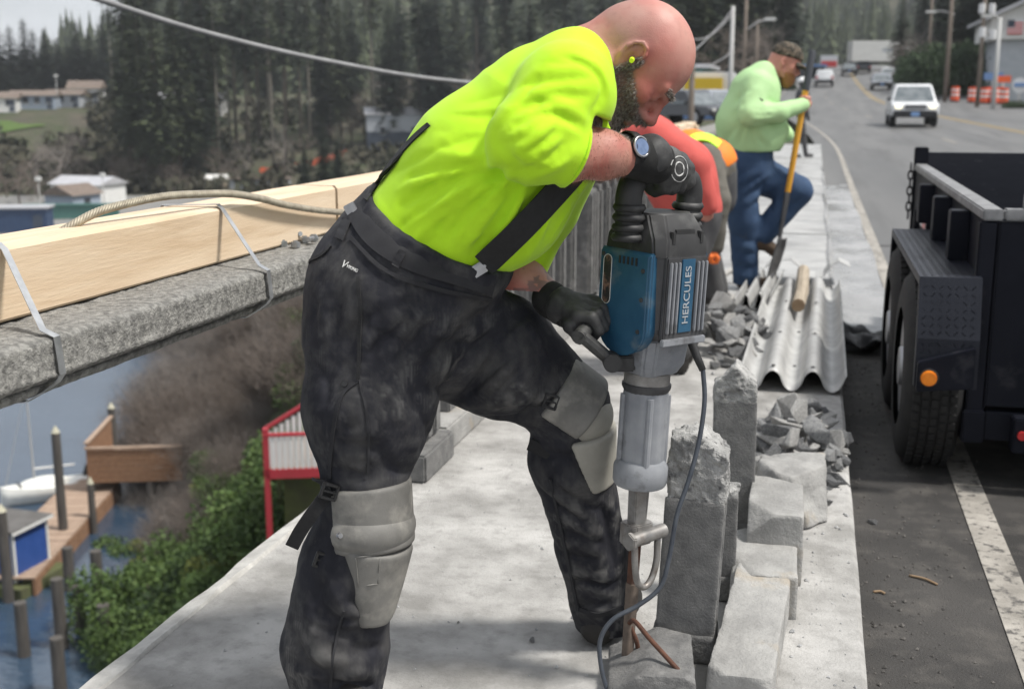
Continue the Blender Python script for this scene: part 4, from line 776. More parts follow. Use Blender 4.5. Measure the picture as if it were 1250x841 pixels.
# power cord with its strain relief
m = MB(); m.tube([W1.world(L(*p)) for p in ((836, 388, .02), (842, 412, .01), (850, 434, 0), (858, 452, -.01))], [.0115, .0105, .009, .0075], 10); m.build('strain_relief', 'tool_black', tool, smooth=True)
cp = smooth_path([L(858, 450, -.01), L(860, 490, -.02), L(853, 540, -.04), L(841, 585, -.06), L(826, 630, -.075), L(817, 680, -.085), L(806, 716, -.09), L(780, 738, -.095), L(748, 756, -.10), L(733, 780, -.105), L(733, 808, -.11), L(740, 838, -.12), L(752, 870, -.13)], 10)
MB().tube([W1.world(p) for p in cp], .0052, 8).build('power_cord', 'cord', tool, smooth=True)
# ================================================================== what is left of the balustrade
def rock_sdf(c, half, R, cuts, h, amp, noise=14, rr=.006):
    ext = np.linalg.norm(half) + .02; T_ = SDF(np.asarray(c) - ext, np.asarray(c) + ext, h); T_.box(c, half, R, rr)
    for p, n in cuts: T_.plane(p, n, .004)
    for _ in range(9):
        sg = rng.choice([-1, 1], 3); n = sg * (.25 + rng.random(3)); cr = np.asarray(c) + np.asarray(R) @ (sg * half); T_.plane(cr - nrmz(np.asarray(R) @ n) * rng.uniform(.010, .045), np.asarray(R) @ n, .003)
    T_.wrinkle(amp, noise, octv=4, ridge=False); return T_
def broken_post(name, label, x, y, wx, dy, hs, ht, lean=(0, 0), rz=0., group=None, groove=True, cut=((.3, 0, 1),), h=.0042, plinth=True):
    t = thing(name, label, 'post', (x, y, 0), 0, group); R_ = rotm('Z', rz) @ rotm('Y', lean[0]) @ rotm('X', lean[1]); up_ = R_ @ np.array([0, 0, 1.])
    T_ = SDF((-wx, -dy * 1.2, -.02), (wx + .1, dy * 1.3, hs + .06), h); T_.box(up_ * (hs / 2), (wx / 2, dy / 2, hs / 2), R_, .004)
    if groove: T_.box(up_ * (hs / 2 + .05) + R_ @ np.array([-wx * .52, -dy * .1, 0]), (wx * .16, dy * .28, hs / 2), R_, .006, sub=True); T_.box(up_ * (hs / 2 + .06) + R_ @ np.array([wx * .52, -dy * .05, 0]), (wx * .07, dy * .26, hs / 2), R_, .004, sub=True)
    T_.wrinkle(.0008, 40, octv=3, ridge=False); T_.build('shaft', 'post_concrete', t, smooth='auto')
    if ht > 0:
        c = up_ * (hs + ht / 2); T_ = SDF(c - [wx, dy, ht], c + [wx, dy, ht], h); T_.box(c - up_ * .005, (wx / 2 - .004, dy / 2 - .004, ht / 2 + .005), R_, .008)
        for n in cut: T_.plane(up_ * (hs + ht * .80) + np.array(n) * [.0, .0, 0], n, .004)
        T_.wrinkle(.011, 24, octv=5, ridge=False); T_.wrinkle(.005, 60, octv=2); T_.build('fracture', 'broken_concrete', t, smooth=False)
    if plinth:
        T_ = SDF((-wx, -dy, -.02), (wx + .05, dy + .02, .12), h); T_.box((0, 0, .035), (wx / 2 + .006, dy / 2 + .006, .038), rotm('Z', rz), .012); T_.wrinkle(.003, 24, octv=3, ridge=False); T_.plane((0, 0, .001), (0, 0, -1)); T_.build('plinth', 'post_concrete', t)
    return t
broken_post('concrete_post', 'tall broken concrete post beside the breaker bit, rough fracture round its top', -.243, 2.665, .138, .105, .40, .19, (.045, .0), .0, 'broken balustrade posts', cut=((-.15, 0, 1), (.8, -.1, 1)))
broken_post('concrete_post', 'slimmer broken concrete post with a white pointed top, behind the tallest post', -.185, 3.45, .125, .11, .44, .12, (-.01, 0), .08, 'broken balustrade posts', cut=((.75, 0, 1), (-.9, 0, 1)))
broken_post('concrete_post', 'short narrow concrete stub standing between the two tall broken posts', -.185, 3.02, .075, .08, .29, .02, (0, 0), .05, 'broken balustrade posts', groove=False, cut=((.1, .1, 1),))
def block(name, label, c, half, rz, cuts=(), amp=.003, mat='plinth', group='broken base blocks', tilt=(0, 0), h=.0055):
    R_ = rotm('Z', rz) @ rotm('Y', tilt[0]) @ rotm('X', tilt[1]); t = thing(name, label, 'block', (c[0], c[1], 0), 0, group)
    T_ = rock_sdf((0, 0, c[2]), half, R_, cuts, h, amp, 12, .004); T_.wrinkle(.0012, 60, octv=2, ridge=False); T_.build('block_face', mat, t, smooth='auto'); return t
def parts_note(t, c, s, rz, mat='broken_concrete'):                     # crumbs that cling to a broken block
    for k in range(3):
        ch = hull_chunk(.012 + .01 * random.random()); o = bpy.data.objects.new('crumb', ch); COL.objects.link(o); o.parent = t; o.location = (c[0] + random.uniform(-s, s), c[1] + random.uniform(-s, s), c[2])
def hull_chunk(r, n=16, flat=.75):
    bm = bmesh.new(); P = rng.normal(size=(n, 3)); P /= np.linalg.norm(P, axis=1)[:, None]; P *= r * (.75 + .4 * rng.random((n, 1))) * np.array([1, .75, flat])
    for p in P: bm.verts.new(p)
    g = bmesh.ops.convex_hull(bm, input=bm.verts[:]); bmesh.ops.delete(bm, geom=[v for v in bm.verts if not v.link_faces], context='VERTS')
    bmesh.ops.bevel(bm, geom=bm.edges[:], offset=r * .03, segments=1, affect='EDGES')
    me = bpy.data.meshes.new('chunk'); bm.to_mesh(me); bm.free(); me.materials.append(M['chunk']); return me
block('concrete_block', 'flat pale base block with a brown stain, lying in front of the stub', (-.085, 2.70, .048), (.070, .31, .055), -.05, tilt=(.0, .03))
block('concrete_block', 'stepped base block, lower step, beside the flat stained block', (-.075, 3.08, .055), (.085, .17, .06), .02)
block('concrete_block', 'upper step of the base block at the foot of the pointed post', (-.055, 3.30, .10), (.075, .17, .10), .02)
block('concrete_block', 'large broken base block in front of the grey rubble heap', (-.01, 3.70, .085), (.105, .13, .085), .12, cuts=(((.06, -.06, .1), (.8, -.5, .3)),), amp=.016)
t = block('concrete_block', 'chipped concrete block with bent rusty reinforcing bars at the bit', (-.30, 2.47, .035), (.095, .13, .06), .15, cuts=(((-.05, 0, .07), (-.5, 0, 1)),), amp=.008, mat='post_concrete')
m = MB(); m.tube(smooth_path([W1.world(L(*p)) for p in ((768, 760, -.01), (775, 758, -.03), (792, 778, -.07), (812, 800, -.10), (834, 825, -.13), (850, 850, -.15))], 8), .0055, 8); tag(m.build('rebar', 'rust', smooth=True), 'bent rusty reinforcing bar leaning from the chipped block by the bit', 'rebar', 'rusty bars at the bit')
m = MB(); m.tube(smooth_path([W1.world(L(*p)) for p in ((769, 758, -.005), (771, 768, -.005), (777, 782, .0), (780, 800, .01))], 6), .0055, 8); tag(m.build('rebar', 'rust', smooth=True), 'short rusty bar end sticking down into the chipped block', 'rebar', 'rusty bars at the bit')
# rubble
protos = [hull_chunk(1., random.choice((8, 10, 12, 15)), random.choice((.55, .75, .95))) for _ in range(22)]
mk('chunk_dark', (.13, .135, .14), (.27, .27, .27), scale=8, rough=.95, bump=.9, bscale=45, dist=.012); mk('chunk_pale', (.40, .395, .38), (.58, .57, .55), scale=7, rough=.95, bump=.9, bscale=45, dist=.012)
for i_, me_ in enumerate(protos):
    if i_ % 3: me_.materials[0] = M[('chunk_dark', 'chunk_pale')[i_ % 3 - 1]]
def chunk_at(x, y, z, r, lab, grp, cat='rubble'):
    o = bpy.data.objects.new('concrete_chunk', random.choice(protos)); COL.objects.link(o); o.location = (x, y, z); o.scale = (r, r * random.uniform(.8, 1.1), r * random.uniform(.7, 1.)); o.rotation_euler = (random.uniform(-.6, .6), random.uniform(-.6, .6), random.random() * 6.3); return tag(o, lab, cat, grp)
def pile(cx, cy, rx, ry, n, r0, r1, h, lab, grp):
    for k in range(n):
        a = random.random() * 6.3; d = math.sqrt(random.random()); x, y = cx + rx * d * math.cos(a), cy + ry * d * math.sin(a); r = random.uniform(r0, r1) * (1.1 - .4 * d); chunk_at(x, y, r * .35 + h * (1 - d) * random.random(), r, lab, grp)
pile(.00, 4.35, .18, .70, 150, .022, .092, .17, 'grey chunk of broken concrete in the heap behind the base blocks', 'rubble heap near the base blocks')
pile(-.48, 6.5, .30, .75, 125, .028, .10, .22, 'grey chunk of broken concrete in the heap beside the ribbed guardrail sheet', 'rubble heap by the guardrail')
for px, py, r in ((1064, 640, .024), (650, 783, .012), (560, 760, .006), (1140, 645, .008)):
    p = atZ(px, py, 0 if px < 1035 else -.15); chunk_at(p[0], p[1], p[2] + r * .4, r, 'small stone lying by itself on the pavement or gutter', 'loose stones')
# grit and crumbs that nobody could count
m = MB()
def crumb(x, y, z, r):
    P = rng.normal(size=(6, 3)); P /= np.linalg.norm(P, axis=1)[:, None]; V = np.array([(1, 0, 0), (-1, 0, 0), (0, 1, 0), (0, -1, 0), (0, 0, .8), (0, 0, -.6)]) * r * (.6 + .7 * rng.random((6, 1))); a = random.random() * 6; V = V @ rotm('Z', a).T
    m.add(V + [x, y, z + r * .3], [(0, 2, 4), (2, 1, 4), (1, 3, 4), (3, 0, 4), (2, 0, 5), (1, 2, 5), (3, 1, 5), (0, 3, 5)])
for k in range(700):
    x, y = rng.normal(-.0, .28), rng.normal(3.4, .9)
    if -1.4 < x < .16 and 1.9 < y < 8: crumb(x, y, 0, .002 + .007 * rng.random() ** 3)
for k in range(900):
    x, y = rng.uniform(-1.4, .16), rng.uniform(2.0, 6.0); crumb(x, y, 0, .001 + .004 * rng.random() ** 4)
for k in range(60):
    x, y = rng.normal(-.45, .35), rng.normal(6.6, .7); crumb(x, y, 0, .006 + .012 * rng.random())
o = m.build('concrete_grit', 'chunk'); tag(o, 'pale concrete grit scattered over the pavement slab', 'grit', kind='stuff')
mk('dark_grit', (.05, .048, .045), (.14, .13, .12), scale=40, rough=.95); m = MB()
for k in range(1700):
    x, y = .19 + abs(rng.normal(0, .19)), rng.uniform(2.2, 7); 
    if x < 1.0: crumb(x, y, -.146, .0012 + .0075 * rng.random() ** 4)
tag(m.build('gutter_grit', 'dark_grit'), 'dark stones and dirt along the gutter at the kerb', 'grit', kind='stuff')
mk('twig', (.25, .16, .09), (.3, .22, .14), scale=20, rough=.9)
for a, b, lab in (((1110, 702), (1144, 713), 'thin brown twig lying in the gutter, longest one'), ((1066, 722), (1080, 724), 'short orange wood splinter near the kerb edge')):
    p, q = atZ(*a, -.142), atZ(*b, -.142); tag(MB().tube(smooth_path([p, (p + q) / 2 + [.004, .006, .002], q], 4), [.004] * 9, 6).build('twig', 'twig', smooth=True), lab, 'twig')
# ================================================================== guardrail sheets and what lies round them
mk('galv_sheet', (.36, .36, .355), (.50, .50, .485), scale=5, rough=.5, metal=.2, bump=.1, bscale=40, dist=.002, c3=(.30, .30, .30), s3=6, t3=(.56, .78), rough2=.6)
def thrie(name, label, A, B, wid, group, dz=0., tilt=0.):
    A, B = np.asarray(A, float), np.asarray(B, float); ax_ = nrmz(B - A); sd = nrmz(np.cross(ax_, UP)); n = 60; u = np.linspace(-1, 1, n); cw = -np.cos(u * math.pi * 2 / .75); hgt = .048 + .046 * np.sign(cw) * np.abs(cw) ** .65
    hgt = np.where(np.abs(u) > .985, hgt + .004, hgt); t = thing(name, label, 'guardrail', (A + B) / 2, 0, group); L_ = np.linalg.norm(B - A); ls = np.linspace(0, L_, 30); G = np.zeros((n, 30, 3))
    for i in range(n):
        for j, l in enumerate(ls): G[i, j] = A + ax_ * l + sd * (u[i] * wid / 2) + UP * (hgt[i] + dz + .008 + tilt * u[i] * wid + .004 * math.sin(l * 2 + u[i] * 2))
    MB().grid(G).build('ribbed_sheet', 'galv_sheet', t, smooth=True, solid=.0035)
    for u_ in (-.375, .375, 0.):
        for l in ((.08, .9, 1.9) if u_ else (.5, 1.4)):
            i = int((u_ + 1) / 2 * (n - 1)); c = A + ax_ * l + sd * (u_ * wid / 2) + UP * (hgt[i] + dz + .0125 + tilt * u_ * wid); mm = MB(); mm.add([c + ax_ * (.022 * math.cos(q)) + sd * (.010 * math.sin(q)) for q in np.linspace(0, 6.283, 12, endpoint=False)], [tuple(range(12))]); mm.build('slot_hole', 'joint', t)
    return t
thrie('guardrail_sheet', 'wide galvanised guardrail sheet with deep ribs on the pavement before the shovel man', (-.045, 5.36, 0), (-.02, 8.35, 0), .47, 'loose guardrail sheets')
thrie('guardrail_sheet', 'narrower guardrail sheet leaning under the left edge of the big ribbed one', (-.33, 7.5, .0), (-.28, 8.7, .0), .22, 'loose guardrail sheets', .0, .05)
# curved steel bracket at the far end
m = MB(); c0 = np.array([.0, 8.75, .02]); arc = [(-.30, .10), (-.22, .15), (-.12, .16), (-.07, .12), (-.02, .05), (.05, .035), (.11, .05), (.15, .12), (.21, .16), (.29, .12)]
m.sheet([c0 + [a, -.14, b] for a, b in arc], [c0 + [a, .22, b * .9] for a, b in arc]); tag(m.build('guardrail_end', 'galv_sheet', solid=.004), 'short curved galvanised end piece behind the ribbed guardrail sheet', 'guardrail')
mk('grey_wood', (.30, .25, .19), (.42, .36, .28), scale=6, rough=.9, stretch=(6, .6, 6), bump=.3, dist=.004)
t = thing('wood_stake', 'weathered round wooden stake lying on the ribbed guardrail sheet', 'stake', (.0, 7.4, .1)); MB().tube([(-.045, 7.0, .125), (-.03, 7.5, .12), (-.03, 8.3, .15)], [.040, .042, .040], 9).build('shaft', 'grey_wood', t, smooth='auto'); MB().cyl((-.0453, 6.992, .125), (-.045, 7.002, .125), .037, n=9).build('sawn_end', 'twig', t)
mk('hose', (.34, .33, .31), (.42, .41, .39), scale=9, rough=.6)
hp_ = [atZ(*p, .022) for p in ((935, 342), (905, 330), (888, 332), (874, 345), (878, 355), (893, 362), (890, 372), (875, 378))]; tag(MB().tube(smooth_path(hp_, 8), .021, 10).build('hose', 'hose', smooth=True), 'pale grey hose looping on the pavement at the worker\'s boots', 'hose')
# wet plastic sheet along the gutter with its dark curled end
mk('wet_sheet', (.24, .243, .246), (.36, .36, .36), scale=3, rough=.14, bump=.35, bscale=5, dist=.02, rough2=.45, stretch=(1, .5, 1))
mk('black_sheet', (.008, .008, .009), (.016, .016, .017), scale=5, rough=.45, bump=.4, bscale=8, dist=.02)
t = thing('plastic_sheet', 'wet shiny sheet laid along the gutter with a black curled front edge', 'sheet', (.38, 7.0, -.14)); a_ = np.linspace(0, 1, 22); b_ = np.linspace(0, 1, 60); AA, BB = np.meshgrid(a_, b_, indexing='ij'); G = np.stack([.16 + .42 * AA + .012 * np.sin(BB * 30), 7.25 + 17 * BB + .10 * np.sin(AA * 9) * (BB < .02), -.136 + 0 * AA], -1); G[..., 2] += .012 * (fbm(G, 3.5, 3) + .5) + np.where(AA < .06, .14, 0) 
MB().grid(G).build('sheet_top', 'wet_sheet', t, smooth=True)
G = np.zeros((26, 14, 3))
for i, a in enumerate(np.linspace(0, 1, 26)):
    for j, b in enumerate(np.linspace(0, 1, 14)): th = b * 4.2; G[i, j] = (.14 + .52 * a + .02 * math.sin(b * 9), 7.34 - .34 * b + .07 * math.sin(7 * a + 2 * b), -.125 + .050 * abs(math.sin(b * 5.5 + a * 4)) + .035 * math.sin(a * 13 + b * 5) ** 2 + .10 * math.exp(-((a - .12) / .10) ** 2 - ((b - .5) / .35) ** 2))
MB().grid(G).build('curled_edge', 'black_sheet', t, smooth=True, solid=.003)
# ================================================================== dump trailer parked by the kerb
mk('trailer_paint', (.0055, .0065, .011), (.010, .011, .017), scale=4, rough=.5, spec=.14, bump=.15, bscale=60, dist=.001, c3=(.045, .045, .05), s3=6, t3=(.6, .8), coat=.0)
mk('trailer_inner', (.008, .010, .018), (.014, .016, .025), scale=5, rough=.6, c3=(.06, .06, .065), s3=14, t3=(.64, .72), stretch=(1, 1, 4))
mk('worn_edge', (.17, .17, .175), (.30, .30, .30), scale=14, rough=.5, metal=.3)
mk('tyre', (.012, .012, .012), (.022, .021, .020), scale=20, rough=.85, bump=.3, dist=.003)
mk('rim', (.35, .35, .36), rough=.4, metal=.7)
mk('amber', (.75, .20, .015), (.85, .26, .02), scale=40, rough=.25)
mk('tape_red', (.45, .03, .03), rough=.3); mk('tape_white', (.62, .62, .62), rough=.3)
mk('tread_plate', (.012, .0135, .020), (.018, .020, .028), scale=6, rough=.42, spec=.25)
tr = thing('dump_trailer', 'black dump trailer with tandem wheels and diamond plate fender parked against the kerb', 'trailer', (1.6, 6.2, -.15))
X0, X1, Y0, Y1, ZT = .62, 2.55, 4.62, 7.86, .905
def bb(x0, x1, y0, y1, z0, z1, name, mat, bev=.004, parent=tr): return MB().b2(x0, x1, y0, y1, z0, z1).build(name, mat, parent, bevel=bev)
bb(X0, X0 + .05, Y0, Y1, .16, ZT - .04, 'side_wall', 'trailer_paint'); bb(X1 - .05, X1, Y0, Y1, .16, ZT - .04, 'side_wall', 'trailer_paint')
bb(X0 + .05, X1 - .05, Y1 - .05, Y1 - .002, .16, ZT + .07, 'front_wall', 'trailer_inner'); bb(X0 + .052, X1 - .052, Y0 + .05, Y1 - .05, .16, .22, 'floor', 'trailer_inner')
bb(X0 + .05, X1 - .05, Y0 + .004, Y0 + .055, .17, ZT - .045, 'tailgate', 'trailer_paint')
bb(X0 - .012, X0 + .062, Y0 - .004, Y1 - .06, ZT - .04, ZT, 'top_rail', 'worn_edge', .006); bb(X1 - .062, X1 + .012, Y0 - .004, Y1 - .06, ZT - .04, ZT, 'top_rail', 'worn_edge', .006)
bb(X0 + .064, X1 - .064, Y0 - .01, Y0 + .065, ZT - .038, ZT + .002, 'tailgate_rail', 'worn_edge', .006)
bb(X0 - .014, X0 + .066, Y1 - .06, Y1 + .02, .12, ZT + .10, 'corner_post', 'trailer_paint', .006)
bb(X0 - .020, X0 + .045, Y0 - .006, Y0 + .06, .12, ZT - .042, 'corner_post', 'trailer_paint', .006)
for y in (5.05, 5.75, 6.55): bb(X0 - .075, X0 - .001, y, y + .11, .66, ZT - .045, 'stake_pocket', 'trailer_paint', .005)
for y in (5.08, 5.78, 6.58, 7.35): bb(X0 - .030, X0 - .001, y, y + .05, .18, .66, 'side_stay', 'trailer_paint', .004)
for k in range(8):
    y = 4.80 + k * .36; tp_ = MB().b2(X0 - .004, X0 - .0015, y, y + .17, .585, .635).build('reflector_tape', 'tape_red', tr); MB().b2(X0 - .004, X0 - .0015, y + .17, y + .33, .585, .635).build('reflector_tape', 'tape_white', tr)
bb(X0 - .03, X0 + .05, Y0 - .02, Y1 + .3, .03, .155, 'frame_rail', 'trailer_paint', .006); bb(X1 - .05, X1 + .03, Y0 - .02, Y1 + .3, .03, .155, 'frame_rail', 'trailer_paint', .006)
for y in (4.62, 5.4, 6.2, 7.0, 7.8): bb(X0 + .052, X1 - .052, y, y + .08, .04, .15, 'cross_member', 'trailer_paint', .004)
bb(X0 + .14, X0 + .34, Y0 - .09, Y0 - .012, .02, .15, 'rear_bumper', 'trailer_paint', .005); MB().cyl((X0 + .17, Y0 - .105, .09), (X0 + .17, Y0 - .085, .09), .016, n=16).build('tail_light', 'tape_red', tr, smooth='auto')
# tread plate fender: sloped ends, flat top with raised lozenges
prof = [(4.50, .26), (4.505, .44), (4.56, .655), (6.24, .655), (6.30, .46), (6.31, .26)]; fx0, fx1 = .40, X0 - .003
V = [(x, y, z) for x in (fx0, fx1) for y, z in prof]; n = 6
fe = MB().add(V, [(i, i + 1, n + i + 1, n + i) for i in range(n - 1)]).build('fender', 'tread_plate', tr, solid=.006)
MB().add([(fx0 - .001, y, z) for y, z in prof] + [(fx0 - .001, 4.54, .26), (fx0 - .001, 4.545, .44), (fx0 - .001, 4.59, .63), (fx0 - .001, 6.21, .63), (fx0 - .001, 6.26, .44), (fx0 - .001, 6.27, .26)], [(i, i + 1, n + i + 1, n + i) for i in range(n - 1)]).build('fender_lip', 'tread_plate', fe, solid=.008)
m = MB(); sgn = 1
for i in range(n - 1):
    (y0, z0), (y1, z1) = prof[i], prof[i + 1]; d = np.array([0, y1 - y0, z1 - z0]); ln = np.linalg.norm(d); d /= ln; nrm2 = np.array([0, -d[2], d[1]]); R_ = np.stack([[1, 0, 0], d, nrm2], 1)
    for a in np.arange(.02, ln - .01, .028):
        for j, x in enumerate(np.arange(fx0 + .02, fx1 - .01, .028)):
            sgn = 1 if (j + int(round(a / .028))) % 2 else -1; m.box(np.array([x, y0, z0]) + d * a + nrm2 * .0045, (.020, .005, .003), R_ @ rotm('Z', sgn * .78))
o = m.build('tread_pattern', 'tread_plate', fe); o['kind'] = 'stuff'
# near bracket with the amber marker
MB().hexa([(.405, 4.45, .25), (.60, 4.45, .27), (.60, 4.495, .27), (.405, 4.495, .25), (.405, 4.45, .36), (.60, 4.45, .42), (.60, 4.495, .42), (.405, 4.495, .36)]).build('fender_bracket', 'trailer_paint', tr, bevel=.004)
al = MB().cyl((.445, 4.452, .305), (.445, 4.432, .305), .030, .027, 24).build('marker_light', 'amber', tr, smooth='auto', bevel=.003)
MB().tube([(.445 + .031 * math.cos(t), 4.448, .305 + .031 * math.sin(t)) for t in np.linspace(0, 6.283, 25)], .004, 6, cap=False).build('grommet', 'tyre', al)
def wheel(x0, x1, y, r):
    t_ = thing('x', None, None) if False else None; zc = -.15 + r; m = MB(); w = x1 - x0; secs = [(0, r * .62), (0, r * .80), (.012, r * .93), (.035, r * .985), (.06, r), (w - .06, r), (w - .035, r * .985), (w - .012, r * .93), (w, r * .80), (w, r * .62)]; n = 56; G = np.zeros((len(secs), n + 1, 3))
    for i, (a, rr_) in enumerate(secs):
        for k in range(n + 1): th = 2 * math.pi * k / n; G[i, k] = (x0 + a, y + rr_ * math.cos(th), zc + rr_ * math.sin(th))
    wl = m.grid(G).build('wheel', 'tyre', tr, smooth=True); m = MB()
    for a in np.linspace(.045, w - .045, 5):
        for k in range(64):
            th = 2 * math.pi * (k + .5 * (int(a * 100) % 2)) / 64; m.box((x0 + a, y + (r + .002) * math.cos(th), zc + (r + .002) * math.sin(th)), (.024, .026, .012), rotm('X', th - math.pi / 2))
    o = m.build('tread_blocks', 'tyre', wl); o['kind'] = 'stuff'
    MB().cyl((x0 + .02, y, zc), (x0 + .05, y, zc), r * .60, n=28).build('rim', 'rim', wl, smooth='auto'); MB().cyl((x0 + .002, y, zc), (x0 + .025, y, zc), r * .2, r * .22, n=16).build('hub', 'rim', wl, smooth='auto')
for y in (4.97, 5.83): wheel(.375, .60, y, .385); wheel(X1 + .02, X1 + .245, y, .385)
for y in (4.97, 5.83): MB().cyl((.6, y, .225), (X1 + .02, y, .225), .045, n=12).build('axle', 'trailer_paint', tr, smooth='auto')
# hanging chain and latch at the far corner
for k in range(7):
    c = np.array([X0 - .035, Y1 - .09, ZT - .02 - k * .048]); q = [c + (np.array([.014 * math.cos(t), 0, .030 * math.sin(t)]) if k % 2 else np.array([0, .014 * math.cos(t), .030 * math.sin(t)])) for t in np.linspace(0, 6.283, 14)]; MB().tube(q, .0055, 6, cap=False).build('chain_link', 'tool_dark', tr, smooth=True)
MB().tube([(X0 + .13, Y0 + .02, ZT), (X0 + .13, Y0 + .02, ZT + .05), (X0 + .135, Y0 + .03, ZT + .065), (X0 + .14, Y0 + .05, ZT + .05)], .006, 8).build('tie_hook', 'worn_edge', tr, smooth=True)
# round white emblem with letters on the side
M4 = Matrix.Translation(Vector((X0 - .0235, 4.86, .40)) - Vector(tr.location)) @ Matrix(((0, 0, -1, 0), (-1, 0, 0, 0), (0, 1, 0, 0), (0, 0, 0, 1)))
MB().b2(X0 - .022, X0 - .001, 4.74, 4.98, .26, .54).build('emblem_plate', 'trailer_paint', tr, bevel=.003)
text_mesh('emblem_letters', 'PJ', .12, 'print_white', tr, M4); ring_ = [(X0 - .0235, 4.86 + .095 * math.cos(t), .40 + .10 * math.sin(t)) for t in np.linspace(.5, 5.6, 30)]; MB().tube(ring_, .006, 6).build('emblem_ring', 'print_white', tr)
# ================================================================== the other people
mk('lime_shirt', (.44, .66, .33), (.39, .60, .29), scale=4, rough=.85, bump=.2, bscale=200, dist=.002)
mk('jeans', (.022, .052, .115), (.040, .080, .155), scale=6, rough=.85, bump=.2, bscale=200, dist=.002, c3=(.10, .11, .11), s3=5, t3=(.6, .8))
mk('camo', (.11, .085, .06), (.035, .03, .022), scale=28, rough=.9, lo=.45, hi=.52, c3=(.19, .16, .12), s3=40, t3=(.56, .6))
mk('brown_boot', (.085, .055, .035), (.13, .09, .06), scale=9, rough=.8)
mk('ginger', (.24, .10, .035), (.33, .15, .06), scale=90, rough=.8)
mk('coral', (.58, .10, .085), (.50, .085, .07), scale=5, rough=.85)
mk('vest_orange', (.85, .22, .02), rough=.7); mk('vest_lime', (.50, .85, .05), rough=.7); mk('olive', (.10, .095, .08), (.15, .14, .12), scale=6, rough=.9); mk('glove_orange', (.85, .18, .03), rough=.7); mk('grey_cloth', (.05, .05, .055), (.09, .09, .09), scale=6, rough=.9)
mk('helmet_white', (.75, .75, .74), rough=.35)
def simple_skin(V): 
    n = fbm(V, 14, 3)[:, None]; return np.array([.50, .22, .165]) * (1 + .15 * n)
# ---------------- man with the shovel
W2 = Fig('person', 'man in pale lime shirt, jeans and camouflage cap resting a shovel, one foot raised', 8.25, 925); L2 = W2.L; P2 = W2.root
ph = math.radians(24); HR2 = np.array([[math.cos(ph), 0, math.sin(ph)], [0, 1, 0], [-math.sin(ph), 0, math.cos(ph)]]) @ rotm('Z', math.radians(-12)); HC2 = L2(957, 78, 0)
S = SDF(L2(870, 210) * [1, 0, 1] + [0, -.5, -.1], L2(1015, 30) * [1, 0, 1] + [0, .5, .05], .011); T2 = head_sdf(S, HC2, HR2, 1.0, ears=True)
S.cone(T2(-.03, 0, -.03), L2(928, 95), .062, .075, .03); S.cone(L2(925, 110), L2(920, 180), .10, .12, .04, 1.2)
S.cone(L2(925, 108, -.12), L2(915, 140, -.27), .05, .045); S.cone(L2(915, 140, -.27), L2(950, 138, -.24), .045, .04); S.cone(L2(950, 138, -.24), L2(985, 127, -.12), .04, .034) 
S.build('body', 'skin', P2, simple_skin)
S = SDF(L2(865, 215) * [1, 0, 1] + [0, -.5, -.1], L2(1000, 70) * [1, 0, 1] + [0, .5, .1], .012)
S.cone(L2(922, 112), L2(912, 150), .165, .20, .04, 1.2); S.cone(L2(912, 150), L2(915, 175), .20, .205, .04, 1.15); S.ell(L2(928, 160), (.19, .22, .15), k=.05); S.cone(L2(932, 90), L2(922, 112), .082, .155, .04, 1.35)
S.cone(L2(924, 105, -.15), L2(915, 140, -.27), .095, .080, .03); S.cone(L2(915, 140, -.27), L2(950, 138, -.24), .080, .064, .02); S.cone(L2(950, 138, -.24), L2(980, 128, -.14), .062, .044, .02)
S.cone(L2(926, 105, .15), L2(940, 145, .26), .09, .07, .03); S.cone(L2(940, 145, .26), L2(960, 165, .12), .07, .05, .02)
S.plane(L2(915, 184), (0, 0, -1), .01); ev = lambda P: W2.hits(S, P); fan((905, 150), (925, 160), (885, 176), (945, 182), 8, .016, .02, .05, 2); fan((912, 132), (918, 150), (955, 130), (948, 146), 5, .012, .014, .1, 2); fan((930, 100), (915, 115), (895, 125), (890, 170), 5, .010, .02, .05, 2); S.wrinkle(.004, 7, octv=3); S_s2 = S; S.build('shirt', 'lime_shirt', P2)
S = SDF(L2(865, 355) * [1, 0, 0] + [0, -.5, .03], L2(1000, 170) * [1, 0, 1] + [0, .5, .1], .012)
S.cone(L2(910, 182), L2(908, 205), .185, .185, .04, 1.15); S.cone(L2(900, 205, -.08), L2(908, 270, -.06), .135, .105, .04); S.cone(L2(908, 270, -.06), L2(910, 340, -.04), .100, .085, .03)
S.cone(L2(915, 210, .05), L2(972, 232, -.06), .135, .105, .04); S.cone(L2(974, 234, -.06), L2(930, 287, -.05), .095, .080, .03); ev = lambda P: W2.hits(S, P); fan((920, 205), (960, 225), (895, 225), (905, 262), 7, .014, .018, .08, 2); fan((893, 290), (895, 340), (925, 295), (928, 345), 7, .013, .015, .1, 2); fan((940, 245), (985, 235), (950, 270), (930, 285), 5, .012, .016, .1, 2); S.wrinkle(.005, 7, octv=3); S.build('jeans', 'jeans', P2)
for a, b, c, r in ((L2(918, 286, -.05), L2(945, 306, -.07), L2(925, 296, -.06), .048), (L2(908, 346, -.04), L2(934, 347, -.10), L2(912, 340, -.05), .05)):
    T_ = SDF(np.minimum(a, b) - .15, np.maximum(a, b) + .15, .011); T_.cone(a, b, r, r * .9, .03); T_.cone(c + [0, 0, .06], c, .06, .055, .03); 
    if a[2] < .1: T_.plane((0, 0, .005), (0, 0, -1))
    T_.build('boot', 'brown_boot', P2)
S = SDF(HC2 - .22, HC2 + .24, .009); S.ell(T2(-.002, 0, .055), np.array([.110, .090, .092]), HR2, .01); S.plane(T2(0, 0, .040), HR2 @ np.array([.18, 0, -1.])); S.build('cap', 'camo', P2)
